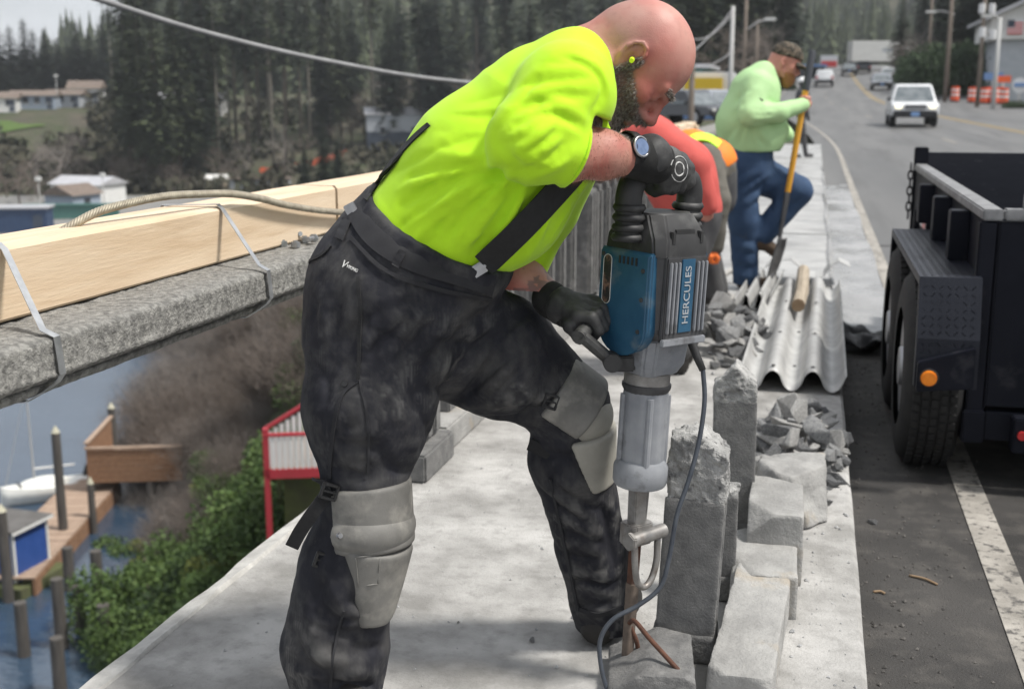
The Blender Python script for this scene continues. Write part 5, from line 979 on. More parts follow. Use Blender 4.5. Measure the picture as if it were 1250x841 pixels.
G = np.array([[T2(.075 + .09 * math.sqrt(max(0, 1 - v * v)) * u, v * .075, .042 - .012 * u - .02 * v * v) for u in np.linspace(0, 1, 6)] for v in np.linspace(-1, 1, 13)]); MB().grid(G).build('cap_peak', 'camo', P2, local=True, solid=.006, smooth=True)
S = SDF(HC2 - .25, HC2 + .2, .009); S.ell(T2(.070, 0, -.085), np.array([.048, .052, .06]), HR2, .01); S.ell(T2(.045, 0, -.06), np.array([.055, .066, .04]), HR2, .02); S.wrinkle(.004, 40, octv=2, ridge=False); S.build('beard', 'ginger', P2)
MB().box(T2(.100, 0, .012), (.014, .145, .026), HR2).build('sunglasses', 'plastic_black', P2, local=True, bevel=.004)
for k, (px, py) in enumerate(((929, 122), (931, 130), (934, 138))): 
    h = W2.hit(S_s2, px, py); MB().box(h, (.030, .005, .012), rotm('Y', .5)).build('sleeve_print', 'grey_cloth', P2, local=True)
sa, sb = L2(992, 62, -.12), L2(950, 300, -.16); sax = nrmz(sa - sb); gp = L2(985, 126, -.13); gp = sb + sax * ((gp - sb) @ sax)
S = SDF(gp - .14, gp + .14, .006); grip(S, gp, sax, [.75, -.6, .15], L2(974, 130, -.15), R=.026, curl=-1., span=.022, fr=.0115, rw=.032); S.build('hand', 'skin', P2, simple_skin)
mk('shaft_yellow', (.72, .36, .03), (.64, .31, .03), scale=6, rough=.45); mk('shovel_grip', (.05, .055, .065), rough=.7); mk('shovel_steel', (.10, .10, .105), (.2, .2, .2), scale=9, rough=.45, metal=.7)
sh = thing('shovel', 'yellow handled shovel with grey grip and steel blade held upright by the capped man', 'shovel', W2.world(sb)); wa, wb = W2.world(sa), W2.world(sb); dv = wa - wb
MB().cyl(wb + dv * .26, wb + dv * .86, .020, n=12).build('shaft', 'shaft_yellow', sh, smooth='auto'); MB().tube([wb + dv * .80, wb + dv * .99, wa], [.024, .024, .018], 12).build('grip', 'shovel_grip', sh, smooth='auto'); MB().tube([wb + dv * .0, wb + dv * .16, wb + dv * .28], [.012, .017, .022], 10).build('socket', 'shovel_steel', sh, smooth='auto')
sx_ = nrmz(np.cross(dv, [.85, -.4, .3])); fz = nrmz(np.cross(sx_, dv)); bl = nrmz(-dv + FH * .0 - RT * .55 * np.linalg.norm(dv) * .25); G = np.zeros((11, 12, 3))
for i, u in enumerate(np.linspace(-1, 1, 11)):
    for j, v in enumerate(np.linspace(0, 1, 12)): wv = .065 * (min(1, .75 + 1.2 * v) if v < .55 else math.sqrt(max(0, 1 - ((v - .55) / .46) ** 2))); G[i, j] = wb + nrmz(dv) * .06 + bl * (v * .30) + sx_ * (u * wv) + fz * (.03 * u * u)
MB().grid(G).build('blade', 'shovel_steel', sh, smooth=True, solid=.003)
# ---------------- two workers bent over behind the breaker
W3 = Fig('person', 'worker in coral shirt stooping behind the breaker', 5.6, 800, group=None); L3 = W3.L
S = SDF(L3(735, 300) * [1, 0, 1] + [0, -.42, -.25], L3(890, 120) * [1, 0, 1] + [0, .42, .1], .012); hc3 = L3(772, 168, .05); Rh = np.array([[.3, 0, -.95], [0, 1, 0], [.95, 0, .3]]); head_sdf(S, L3(748, 182, .05), np.array([[-.2, 0, -.98], [0, 1, 0], [.98, 0, -.2]]), 1.)
S.cone(L3(765, 175, .05), L3(790, 175, .05), .06, .08, .03); S.cone(L3(800, 190, .05), L3(840, 230, .05), .14, .14, .04); S.cone(L3(845, 225, -.1), L3(862, 262, -.15), .04, .035); S.build('body', 'skin', W3.root, simple_skin)
S = SDF(L3(740, 330) * [1, 0, 1] + [0, -.42, -.25], L3(900, 120) * [1, 0, 1] + [0, .42, .1], .012); S.cone(L3(792, 178, .05), L3(830, 215, .05), .145, .16, .05, 1.2); S.cone(L3(830, 215, .05), L3(842, 255, .05), .16, .15, .05, 1.15); S.cone(L3(800, 165, -.14), L3(848, 200, -.20), .075, .066, .03); S.cone(L3(848, 200, -.20), L3(862, 250, -.18), .064, .05, .02); S.wrinkle(.007, 6, octv=3); S.build('shirt', 'coral', W3.root)
S = SDF(L3(740, 470) * [1, 0, 0] + [0, -.42, .03], L3(900, 240) * [1, 0, 1] + [0, .42, .05], .014); S.cone(L3(842, 262, .05), L3(828, 300, .05), .15, .15, .04, 1.15); S.cone(L3(835, 300, -.05), L3(800, 350, -.04), .10, .085); S.cone(L3(800, 350, -.04), L3(828, 425, .0), .08, .07); S.cone(L3(835, 300, .15), L3(815, 350, .18), .10, .085); S.cone(L3(815, 350, .18), L3(835, 415, .2), .08, .07); S.wrinkle(.008, 6, octv=3); S.build('trousers', 'grey_cloth', W3.root)
for w in (0., .2):
    c = L3(828 + 30 * w, 425 - 40 * w, w); c[2] = .04; T_ = SDF(c - .2, c + .2, .014); T_.cone(c, c + [-.14, 0, 0], .05, .045); T_.cone(c + [0, 0, .1], c, .055, .05); T_.plane((0, 0, .004), (0, 0, -1)); T_.build('boot', 'boot', W3.root)
W4 = Fig('person', 'worker in orange and lime vest with orange gloves bending beside the shovel man', 7.4, 860); L4 = W4.L
S = SDF(L4(800, 330) * [1, 0, 1] + [0, -.4, -.1], L4(905, 130) * [1, 0, 1] + [0, .4, .1], .012); head_sdf(S, L4(812, 192, .05), np.array([[-.45, 0, -.89], [0, 1, 0], [.89, 0, -.45]]), 1.); S.cone(L4(820, 188, .05), L4(842, 188, .05), .06, .08, .03); S.cone(L4(845, 188, .05), L4(868, 205, .05), .12, .13, .04); S.cone(L4(868, 215, -.15), L4(872, 300, -.16), .04, .03); S.build('body', 'skin', W4.root, simple_skin)
S = SDF(L4(800, 340) * [1, 0, 1] + [0, -.4, -.1], L4(905, 130) * [1, 0, 1] + [0, .4, .1], .012); S.cone(L4(843, 190, .05), L4(868, 202, .05), .14, .15, .04, 1.2); S.cone(L4(862, 192, -.10), L4(876, 245, -.18), .085, .07, .03); S.cone(L4(876, 245, -.18), L4(873, 300, -.17), .07, .052, .02); S.wrinkle(.010, 6, octv=3); S.build('sweatshirt', 'olive', W4.root)
S = SDF(L4(800, 340) * [1, 0, 1] + [0, -.4, -.1], L4(905, 130) * [1, 0, 1] + [0, .4, .1], .012); S.cone(L4(843, 188, .05), L4(868, 200, .05), .152, .162, .04, 1.18); S.plane(L4(872, 210, 0), (.5, 0, -1)); S_v = S; S.build('vest', 'vest_orange', W4.root)
for P, mt in (([(842, 172), (852, 168), (866, 170), (878, 178)], 'vest_lime'), ([(846, 186), (856, 182), (868, 192), (874, 212)], 'plastic_black')):
    G = W4.ribbon([S_v], P, 9, .02, cols=3); MB().grid(G).build('vest_band', mt, W4.root, local=True, solid=.01)
c = L4(872, 314, -.17); S = SDF(c - .14, c + .14, .008); grip(S, c - [0, 0, .01], [.1, 1, 0], [.3, 0, .9], L4(873, 302, -.17), R=.022, span=.022, fr=.013, rw=.036); S.build('glove', 'glove_orange', W4.root)
S = SDF(L4(800, 400) * [1, 0, 0] + [0, -.4, .03], L4(920, 200) * [1, 0, 1] + [0, .4, .1], .014); S.cone(L4(872, 212, .05), L4(872, 240, .08), .14, .14, .04, 1.15); S.cone(L4(872, 240, .02), L4(858, 300, .0), .10, .085); S.cone(L4(858, 300, .0), L4(872, 356, .05), .08, .07); S.cone(L4(875, 240, .18), L4(862, 300, .2), .10, .085); S.cone(L4(862, 300, .2), L4(876, 352, .22), .08, .07); S.build('trousers', 'grey_cloth', W4.root)
for w in (.05, .22):
    c = L4(872, 360, w); c[2] = .04; T_ = SDF(c - .2, c + .2, .014); T_.cone(c, c + [-.14, 0, 0], .05, .045); T_.cone(c + [0, 0, .1], c, .055, .05); T_.plane((0, 0, .004), (0, 0, -1)); T_.build('boot', 'boot', W4.root)
# ---------------- walker in the distance
W5 = Fig('person', 'distant figure in dark clothes and white helmet walking on the pavement', 27., 966, .0); L5 = W5.L; sc = 27 / 1450
S = SDF(np.array([-.5, -.5, -.02]), np.array([.5, .5, 2.0]), .02); S.ell((0, 0, 1.62), (.09, .08, .11), k=.01); S.cone((0, 0, 1.52), (0, 0, 1.40), .06, .1, .03); S.cone((0, 0, 1.38), (0, 0, 1.0), .15, .15, .04, 1.3)
for s_ in (1, -1): S.cone((0, s_ * .2, 1.38), (.03, s_ * .27, 1.08), .06, .05); S.cone((.03, s_ * .27, 1.08), (.10, s_ * .24, .85), .05, .04); S.cone((0, s_ * .09, .95), (s_ * .08, s_ * .1, .5), .09, .07); S.cone((s_ * .08, s_ * .1, .5), (s_ * .16, s_ * .1, .06), .065, .05); S.cone((s_ * .16, s_ * .1, .05), (s_ * .16 + .14, s_ * .1, .04), .045, .04)
S.build('body', 'grey_cloth', W5.root)
S = SDF((-.2, -.2, 1.55), (.2, .2, 1.85), .015); S.ell((0, 0, 1.67), (.135, .115, .10), k=.01); S.plane((0, 0, 1.655), (0, 0, -1)); S.build('helmet', 'helmet_white', W5.root)
# ================================================================== vegetation kit
mk('needle_dark', (.012, .022, .012), (.026, .042, .020), scale=.35, rough=.9); mk('needle_mid', (.030, .042, .018), (.060, .074, .032), scale=.35, rough=.9); mk('needle_blue', (.010, .020, .016), (.020, .034, .024), scale=.35, rough=.9)
mk('leaf_green', (.036, .076, .013), (.085, .135, .026), scale=1.3, rough=.7, c3=(.03, .055, .012), s3=.8); mk('leaf_dark', (.018, .040, .012), (.035, .065, .018), scale=1., rough=.75); mk('leaf_yellow', (.19, .21, .04), (.13, .16, .03), scale=1.3, rough=.75)
mk('bark', (.085, .07, .055), (.13, .11, .09), scale=2, rough=.95, stretch=(3, 3, .4)); mk('bark_pale', (.20, .18, .15), (.28, .25, .21), scale=2, rough=.95); mk('twig_brown', (.115, .092, .075), (.17, .14, .12), scale=.8, rough=.95); mk('twig_grey', (.16, .14, .125), (.22, .195, .175), scale=.6, rough=.95)
def tri_mesh(V, n): return [(3 * i, 3 * i + 1, 3 * i + 2) for i in range(n)]
def leaf_cloud(C, size, up=.35, aspect=.55, r=None):           # one leaf-shaped quad at every centre
    n = len(C); r = r or rng; a = r.normal(size=(n, 3)); a /= np.linalg.norm(a, axis=1)[:, None]; b = r.normal(size=(n, 3)); b -= a * (a * b).sum(1)[:, None]; b /= np.linalg.norm(b, axis=1)[:, None] + 1e-9
    s = (size * (.6 + .8 * r.random(n)))[:, None]; V = np.stack([C - a * s, C + b * s * aspect, C + a * s, C - b * s * aspect], 1).reshape(-1, 3); return V, np.arange(4 * n).reshape(n, 4)
def conifer(h, rad, z0, mat, bare=.0, dens=1., trunk_r=.3, bark='bark'):
    t = thing('conifer', None, 'tree'); MB().tube([(0, 0, -1.5), (0, 0, h * .5), (0, 0, h * .97)], [trunk_r, trunk_r * .62, .04], 8).build('trunk', bark, t, local=True, smooth=True); V, Fc = [], []
    z = z0 * h; 
    while z < h * .985:
        f = (z - z0 * h) / (h - z0 * h); Lb = rad * (1 - f) ** .75 * min(1, .55 + 2.2 * f) ; nb_ = max(4, int((9 - 3 * f) * dens)); ph0 = random.random() * 6.3
        for k in range(nb_):
            if random.random() < .12: continue
            th = ph0 + 6.283 * k / nb_ + random.uniform(-.25, .25); l = Lb * random.uniform(.6, 1.15); d = np.array([math.cos(th), math.sin(th), 0]); sd = np.array([-d[1], d[0], 0]); m_ = max(2, int(l / .55))
            for j in range(m_):
                u = (j + .6) / m_; c = d * l * u + np.array([0, 0, z + .28 * l * u * (1 - u) - .22 * l * u * u]); s = .52 * (1.15 - .6 * u) * (l ** .5) * random.uniform(.7, 1.3)
                for q in range(2):
                    e = d * s * random.uniform(.6, 1.2) + sd * s * random.uniform(-1.1, 1.1) + np.array([0, 0, random.uniform(-.45, .15) * s]); w = np.cross(e, [random.uniform(-.4, .4), random.uniform(-.4, .4), 1.]); w = w / (np.linalg.norm(w) + 1e-6) * s * .62; i = len(V); V += [c - e * .4 - w, c + e, c - e * .4 + w]; Fc.append((i, i + 1, i + 2))
        z += h * .0155 * random.uniform(.8, 1.2) / max(dens, .5)
    MB().add(V, Fc).build('crown', mat, t, local=True); return t
def bare_tree(h, spread, mat, depth=6, name='bare_tree', r0=.2, trunk=True, nfirst=4, leaf=None):
    t = thing(name, None, 'tree'); tm, cm = MB(), MB()
    def grow(p, d, l, r, k):
        q = p + d * l; (tm if k == depth else cm).tube([p, (p + q) / 2 + rng.normal(size=3) * l * .04, q], [r, r * .85, r * .68], 5 if k > depth - 2 else 3, cap=False)
        if k == 0: return
        for _ in range(nfirst if k == depth else random.choice((2, 3, 3))):
            e = nrmz(d * random.uniform(.5, 1.) + rng.normal(size=3) * spread + np.array([0, 0, .12])); grow(p + (q - p) * random.uniform(.55, 1.), e, l * random.uniform(.62, .85), r * .6, k - 1)
    grow(np.array([0, 0, -.4]), np.array([0, 0, 1.]), h * .30, r0, depth); tm.build('trunk', 'bark', t, local=True, smooth=True); cm.build('crown', mat, t, local=True); return t
def shrub(r, h, mat, n=2600, leaf=.11, name='shrub', lobes=9, stem='twig_brown'):
    t = thing(name, None, 'shrub'); C = []
    for k in range(lobes):
        a = random.random() * 6.3; d = r * random.random() ** .5 * .75; c = np.array([d * math.cos(a), d * math.sin(a), h * random.uniform(.30, .75)]); rr_ = np.array([r * .45, r * .45, h * .34]) * random.uniform(.6, 1.1); g = rng.normal(size=(n // lobes, 3)); g /= np.linalg.norm(g, axis=1)[:, None]; C.append(c + g * rr_ * (.55 + .5 * rng.random((len(g), 1)) ** .6))
    C = np.vstack(C); C = C[C[:, 2] > -.05]; V, Fc = leaf_cloud(C, leaf); MB().add(V, Fc).build('foliage', mat, t, local=True); m = MB()
    for k in range(7): a = random.random() * 6.3; m.tube([(0, 0, -.4), (r * .25 * math.cos(a), r * .25 * math.sin(a), h * .4), (r * .5 * math.cos(a), r * .5 * math.sin(a), h * .75)], [.05, .03, .012], 4)
    m.build('stems', stem, t, local=True); return t
def brush(r, h, mat, n=520):
    t = thing('bare_brush', None, 'shrub'); m = MB(); V, Fc = [], []
    for k in range(n):
        a = random.random() * 6.3; b = random.random() ** .6 * r * .8; p = np.array([b * .5 * math.cos(a), b * .5 * math.sin(a), -.2]); d = nrmz([math.cos(a) * b / r + random.uniform(-.4, .4), math.sin(a) * b / r + random.uniform(-.4, .4), 1.3]); l = h * random.uniform(.6, 1.1); w = .014
        for s in range(3):
            q = p + d * l / 3; sd = nrmz(np.cross(d, rng.normal(size=3))) * w; i = len(V); V += [p - sd, p + sd, q]; Fc.append((i, i + 1, i + 2))
            for _ in range(4):
                e = nrmz(d + rng.normal(size=3) * .6); o = p + (q - p) * random.random(); s2 = nrmz(np.cross(e, rng.normal(size=3))) * w * .8; i = len(V); V += [o - s2, o + s2, o + e * l * .22 * random.uniform(.5, 1.2)]; Fc.append((i, i + 1, i + 2))
            p = q; d = nrmz(d + rng.normal(size=3) * .18); w *= .7
    MB().add(V, Fc).build('twigs', mat, t, local=True); return t
def place(proto, used, loc, rz, sc, label, group):
    if proto not in used:
        used.add(proto); o = proto; o.location = [float(v) for v in loc]; o.rotation_euler = (0, 0, rz); o.scale = sc if hasattr(sc, '__len__') else (sc, sc, sc); o['label'] = label; o['group'] = group
    else: o = dup(proto, loc, rz, sc, None, label, group)
    return o
def on_ground(px, py, dmin=14, dmax=700):
    d = ray(px, py); k = d @ FH; D = np.concatenate([np.arange(dmin, 120, .25), np.arange(120, dmax, 1.)]); P = CAM + (D / k)[:, None] * d; w = np.nonzero(P[:, 2] < HGT(P[:, 0], P[:, 1]))[0]; return P[w[0]] if len(w) else P[-1]
used = set()
def U_at(px, D): p = atD(px, 200, D); p[2] = groundz(p); return p
cA = [conifer(26, 4.6, .06, 'needle_dark', trunk_r=.34), conifer(30, 5.2, .10, 'needle_blue', trunk_r=.38), conifer(28, 4.2, .16, 'needle_mid', trunk_r=.32)]
cB = [conifer(32, 4.0, .48, 'needle_dark', dens=.8, trunk_r=.30), conifer(30, 3.6, .55, 'needle_mid', dens=.75, trunk_r=.26, bark='bark_pale')]
cC = [bare_tree(13, .55, 'twig_grey', 6, r0=.20), bare_tree(11, .6, 'twig_brown', 6, r0=.18)]
# skyline conifers behind the houses
for px, ytop in ((8, 24), (24, 30), (41, 20), (52, 34), (66, 30), (80, 44), (104, 22), (118, 40), (135, 18), (92, 52), (-8, 26)):
    p = U_at(px, 262 + 14 * random.random()); zt = atD(px, ytop, 265)[2]; h = zt - p[2]; k = random.choice((0, 1)); place(cA[k], used, p, random.random() * 6, (1.15, 1.15, h / (26, 30)[k]), 'dark pointed conifer on the skyline behind the pale houses', 'skyline conifers')
# the big wood
for k in range(46):
    px = 150 + k * 17 + random.uniform(-9, 9); D = random.choice((205, 225, 245, 262)) + random.uniform(-8, 8); p = U_at(px, D); pr = random.choice(cA + cB + cB); place(pr, used, p, random.random() * 6, random.uniform(.9, 1.25), 'tall dark conifer in the wood above the far bank', 'conifers of the wood')
for px, D in ((176, 172), (196, 168), (220, 176), (160, 180), (240, 182)): place(cA[2] if px % 3 else cA[0], used, U_at(px, D), random.random() * 6, random.uniform(.95, 1.15), 'broad olive conifer in the dense clump above the metal roofed shed', 'conifer clump above the shed')
for px, D, s in ((222, 186, .9), (237, 190, .95), (268, 186, 1.), (304, 192, 1.), (334, 188, .95), (350, 196, 1.), (290, 200, 1.1), (380, 204, 1.), (405, 210, 1.), (255, 198, 1.1), (318, 206, 1.)): place(random.choice(cB), used, U_at(px, D), random.random() * 6, s, 'tall bare stemmed pine standing above the orange fence bank', 'tall stemmed pines')
for px, D, s in ((395, 150, .34), (412, 158, .30), (372, 160, .25)): place(cA[0], used, U_at(px, D), random.random() * 6, s * 1.25, 'small dark conifer on the bank above the timber beam', 'small bank conifers')
for px, D, s in ((560, 215, 1.3), (590, 222, 1.2), (530, 212, 1.1), (615, 218, 1.2), (500, 228, 1.1), (470, 225, 1.), (645, 225, 1.1), (20, 150, .8), (45, 158, .9), (70, 168, .8), (5, 160, .8), (100, 172, .7), (130, 170, .7), (262, 178, .8), (300, 180, .7), (345, 182, .8), (430, 206, 1.), (450, 214, 1.1), (380, 190, .8), (210, 166, .6), (85, 178, .8), (150, 168, .7)): place(random.choice(cC), used, U_at(px, D), random.random() * 6, s, 'leafless grey tree standing in front of the dark conifers', 'leafless trees')
# undergrowth and far hillside woods read as one mass
m = MB(); C = []
for k in range(760):
    px = random.uniform(-40, 700) if k % 3 else random.uniform(-30, 260); D = random.uniform(164, 250); p = U_at(px, D)
    if px < 120 and 196 < D < 235: continue
    r_ = random.uniform(1., 2.4); g = rng.normal(size=(26, 3)); g /= np.linalg.norm(g, axis=1)[:, None]; C.append(p + np.array([0, 0, r_ * .4]) + g * np.array([r_, r_, r_ * .8]) * (.6 + .5 * rng.random((26, 1))))
V, Fc = leaf_cloud(np.vstack(C), .75); m.add(V, Fc); mk('undergrowth', (.035, .036, .022), (.075, .066, .045), scale=.12, rough=1., c3=(.03, .05, .02), s3=.06); tag(m.build('undergrowth', 'undergrowth'), 'brown and green scrub covering the far bank below the wood', 'undergrowth', kind='stuff')
m = MB(); V, Fc = [], []
for k in range(2600):
    px = random.uniform(60, 1330); D = 300 + 480 * random.random(); p = U_at(px, D) if px < 960 or D > 330 else None
    if p is None or (px < 150 and D < 420): continue
    if p[0] > -12 and p[1] < 330 and p[0] < 22: continue
    h = random.uniform(11, 22); r_ = h * .2
    for q in range(9):
        z = h * q / 9.; rr_ = r_ * (1 - q / 9.) * random.uniform(.8, 1.2); a0 = random.random() * 6
        for s in range(5):
            a = a0 + 6.283 * s / 5; i = len(V); V += [p + [rr_ * math.cos(a - .5), rr_ * math.sin(a - .5), z + h * .02], p + [rr_ * 1.25 * math.cos(a), rr_ * 1.25 * math.sin(a), z - h * .02], p + [rr_ * math.cos(a + .5), rr_ * math.sin(a + .5), z + h * .02], p + [0, 0, z + h * .19]]; Fc += [(i, i + 1, i + 3), (i + 1, i + 2, i + 3)]
m.add(V, Fc); tag(m.build('hillside_forest', 'needle_mid'), 'far hillside wholly covered by grey green forest', 'forest', kind='stuff')
# ================================================================== buildings across the water
mk('siding_white', (.62, .62, .60), (.70, .70, .68), scale=2, rough=.8); mk('siding_blue', (.26, .31, .38), (.31, .36, .43), scale=2, rough=.8); mk('siding_grey', (.36, .39, .42), (.42, .44, .47), scale=2, rough=.8); mk('siding_dark', (.045, .06, .09), (.06, .075, .10), scale=2, rough=.8)
mk('roof_metal', (.42, .42, .44), (.52, .52, .54), scale=1, rough=.45, metal=.2); mk('roof_brown', (.14, .11, .09), (.19, .15, .125), scale=2, rough=.9); mk('glass_dark', (.03, .035, .045), rough=.1); mk('teal_wall', (.06, .16, .14), (.08, .19, .165), scale=2, rough=.7); mk('navy_box', (.025, .05, .11), (.03, .06, .13), scale=2, rough=.5); mk('tan', (.40, .34, .26), rough=.8)
def house(name, label, px, D, w, d, h, rh, wall, roof, rz=0., nwin=3, z=None, group=None, cat='house', door=True):
    p = U_at(px, D); p[2] = p[2] - .3 if z is None else z; t = thing(name, label, cat, p, YAW + rz, group); h += .3
    MB().b2(-w / 2, w / 2, -d / 2, d / 2, 0, h).build('wall', wall, t, local=True, bevel=.02)
    if rh > 0:
        m = MB(); e = .35; m.add([(-w / 2 - e, -d / 2 - e, h - .05), (w / 2 + e, -d / 2 - e, h - .05), (w / 2 + e, d / 2 + e, h - .05), (-w / 2 - e, d / 2 + e, h - .05), (-w / 2 - e, 0, h + rh), (w / 2 + e, 0, h + rh)], [(0, 1, 5, 4), (2, 3, 4, 5), (0, 4, 3), (1, 2, 5), (0, 3, 2, 1)]); m.build('roof', roof, t, local=True)
    else: MB().b2(-w / 2 - .2, w / 2 + .2, -d / 2 - .2, d / 2 + .2, h + .003, h + .18).build('roof', roof, t, local=True)
    for k in range(nwin):
        x = -w / 2 + w * (k + .5) / nwin; wn = MB().b2(x - .5, x + .5, -d / 2 - .04, -d / 2 - .005, h * .45, h * .45 + 1.1).build('window', 'glass_dark', t, local=True); MB().b2(x - .58, x + .58, -d / 2 - .06, -d / 2 - .006, h * .45 - .1, h * .45 - .003).build('sill', 'siding_white', wn, local=True)
    if door: MB().b2(w / 2 - 1.3, w / 2 - .4, -d / 2 - .05, -d / 2 - .007, .2, 2.2).build('door', 'siding_dark', t, local=True)
    return t
house('white_house', 'small white house with low gable at the lawn\'s edge', 10, 214, 5.5, 5, 2.2, 1.1, 'siding_white', 'roof_brown', .2, 2)
house('blue_house', 'long pale blue bungalow above the lawn', 50, 218, 8, 5, 2.2, .9, 'siding_blue', 'roof_brown', .05, 4); house('grey_house', 'grey bungalow beside the long pale blue one', 88, 222, 7, 5, 2.2, .9, 'siding_grey', 'roof_brown', -.1, 3); house('dark_roof_house', 'house with a tall brown roof among the skyline conifers', 112, 236, 6, 5, 3.4, 1.5, 'siding_white', 'roof_brown', .1, 3)
house('white_cabin', 'white cabin glimpsed between the pine stems', 240, 232, 12, 6, 3., 1.2, 'siding_white', 'roof_metal', 0., 4); house('hillside_house', 'two storey house, pale blue above dark blue, on the bank behind the worker', 486, 205, 10.5, 8, 5.6, 1.1, 'siding_dark', 'roof_metal', .15, 2)
hh = house('upper_storey', 'x', 486, 205, 10.6, 8.1, 2.6, 1.2, 'siding_grey', 'siding_grey', .15, 2, z=groundz(U_at(486, 205)) + 2.7, door=False); [bpy.data.objects.remove(o) for o in KIDS.pop(hh)]; bpy.data.objects.remove(hh)
pq = U_at(486, 205); hq2 = [o for o in SC.objects if o.name.startswith('hillside_house')][0]; MB().b2(-5.28, 5.28, -4.03, 4.03, 3.0, 5.85).build('upper_wall', 'siding_grey', hq2, local=True)
house('metal_roof_shed', 'long white shed with a shiny metal roof on the parking lot', 106, 152, 7.5, 5, 2.6, .9, 'siding_white', 'roof_metal', -.35, 2, cat='shed'); house('blue_shed', 'small pale blue boathouse with brown roof before the metal roofed shed', 86, 136, 4.6, 4., 2.5, 1.1, 'siding_blue', 'roof_brown', 1.2, 1, cat='shed', door=False)
house('container', 'dark blue container with a pale end on the parking lot', 16, 118, 6.2, 2.6, 2.5, 0, 'navy_box', 'roof_metal', .12, 0, cat='container'); house('teal_fence_wall', 'long low teal panel wall beside the small blue boathouse', 84, 131, 10, .3, 1.6, 0, 'teal_wall', 'teal_wall', .1, 0, cat='wall', door=False); house('flat_shed', 'low flat grey shed on the bank below the orange fence', 317, 176, 8.5, 3, 1.2, 0, 'siding_grey', 'roof_brown', .05, 0, cat='shed', door=False); house('tan_hut', 'tiny pinkish hut next to the flat grey shed', 264, 176, 2.4, 2.4, 1.3, .6, 'tan', 'siding_white', .05, 0, cat='hut', door=False)
mk('net_orange', (.62, .11, .04), (.48, .10, .05), scale=1.2, rough=.9); mk('pole_wood', (.13, .105, .085), (.18, .15, .125), scale=2, rough=.95); mk('pole_pale', (.42, .42, .41), rough=.7)
def netting(pxs, D0, D1, h, lab):
    G = np.zeros((24, 3, 3))
    for i, a in enumerate(np.linspace(0, 1, 24)):
        p = U_at(pxs[0] + (pxs[1] - pxs[0]) * a, D0 + (D1 - D0) * a)
        for j in range(3): G[i, j] = p + [0, .15 * math.sin(a * 40 + j), -.1 + h * j / 2 + (.18 * math.sin(a * 31) if j == 2 else 0)]
    tag(MB().grid(G).build('safety_net', 'net_orange', solid=.03), lab, 'fence', 'orange safety nets')
netting((316, 402), 186, 195, 1.1, 'orange plastic safety net along the bank below the pines'); netting((400, 425), 196, 200, 1., 'short stretch of orange safety net beside the small bank conifers')
def pole(name, label, px, D, ytop, r=.13, mat='pole_wood', group=None, base=None, extra=None, tilt=0., cat='pole'):
    p = U_at(px, D); zt = atD(px, ytop, D)[2]; t = thing(name, label, cat, p, YAW, group); MB().tube([(0, 0, -.8), (tilt, 0, zt - p[2])], [r, r * .75], 8).build('post', mat, t, local=True, smooth=True); return t, zt - p[2]
for px, D, yt in ((76, 214, 94), (240, 188, 92), (45, 130, 220), (124, 140, 215)): 
    t, h = pole('lamp_post', 'thin pole with a pale lamp on the far bank' if yt < 200 else 'pale lamp post at the parking lot by the sheds', px, D, yt, .07, 'pole_pale', 'far poles'); MB().b2(-.3, .3, -.2, .2, h - .1, h + .35).build('lamp_head', 'siding_white', t, local=True, bevel=.05)
# ================================================================== near bank
sh_g = [shrub(1.7, 1.9, 'leaf_green', 8000, .062, lobes=16), shrub(1.5, 1.5, 'leaf_dark', 6500, .06, lobes=14), shrub(1.4, 1.6, 'leaf_yellow', 5500, .055, lobes=15), shrub(1.9, 2.2, 'leaf_green', 9000, .065, lobes=20)]; br = [brush(1.7, 3.2, 'twig_brown'), brush(1.5, 2.8, 'twig_grey')]
for k in range(64):
    a = random.random(); py = 585 + 275 * random.random(); xs = 150 + (800 - py) * .06; px = random.uniform(xs, 400); p = on_ground(px, min(py, 860)); pr = random.choice((0, 0, 1, 2, 3, 3)); place(sh_g[pr], used, p + [0, 0, -.25], random.random() * 6, random.uniform(.55, 1.05), 'leafy green shrub on the steep bank below the bridge', 'bank shrubs')
for k in range(30):
    py = random.uniform(372, 545); px = random.uniform(max(175, 205 - (py - 430) * .2), 420); p = on_ground(px, py); pr = random.choice((0, 0, 1, 3)) if px > 325 and random.random() < .30 else None
    if pr is not None: place(sh_g[pr], used, p + [0, 0, -.2], random.random() * 6, random.uniform(.7, 1.1), 'leafy green shrub on the steep bank below the bridge', 'bank shrubs')
for k in range(46):
    py = random.uniform(500, 690); px = random.uniform(150, 330); p = on_ground(px, py); place(random.choice(br), used, p + [0, 0, -.2], random.random() * 6, random.uniform(.35, .7), 'leafless brown brush along the water side of the bank', 'bare brush on the bank')
for k in range(70):
    py = random.uniform(380, 590); px = random.uniform(max(172, 200 - (py - 430) * .25), 400 if py < 500 else 260); p = on_ground(px, py); place(random.choice(br), used, p + [0, 0, -.2], random.random() * 6, random.uniform(.6, 1.05), 'leafless brown brush along the water side of the bank', 'bare brush on the bank')
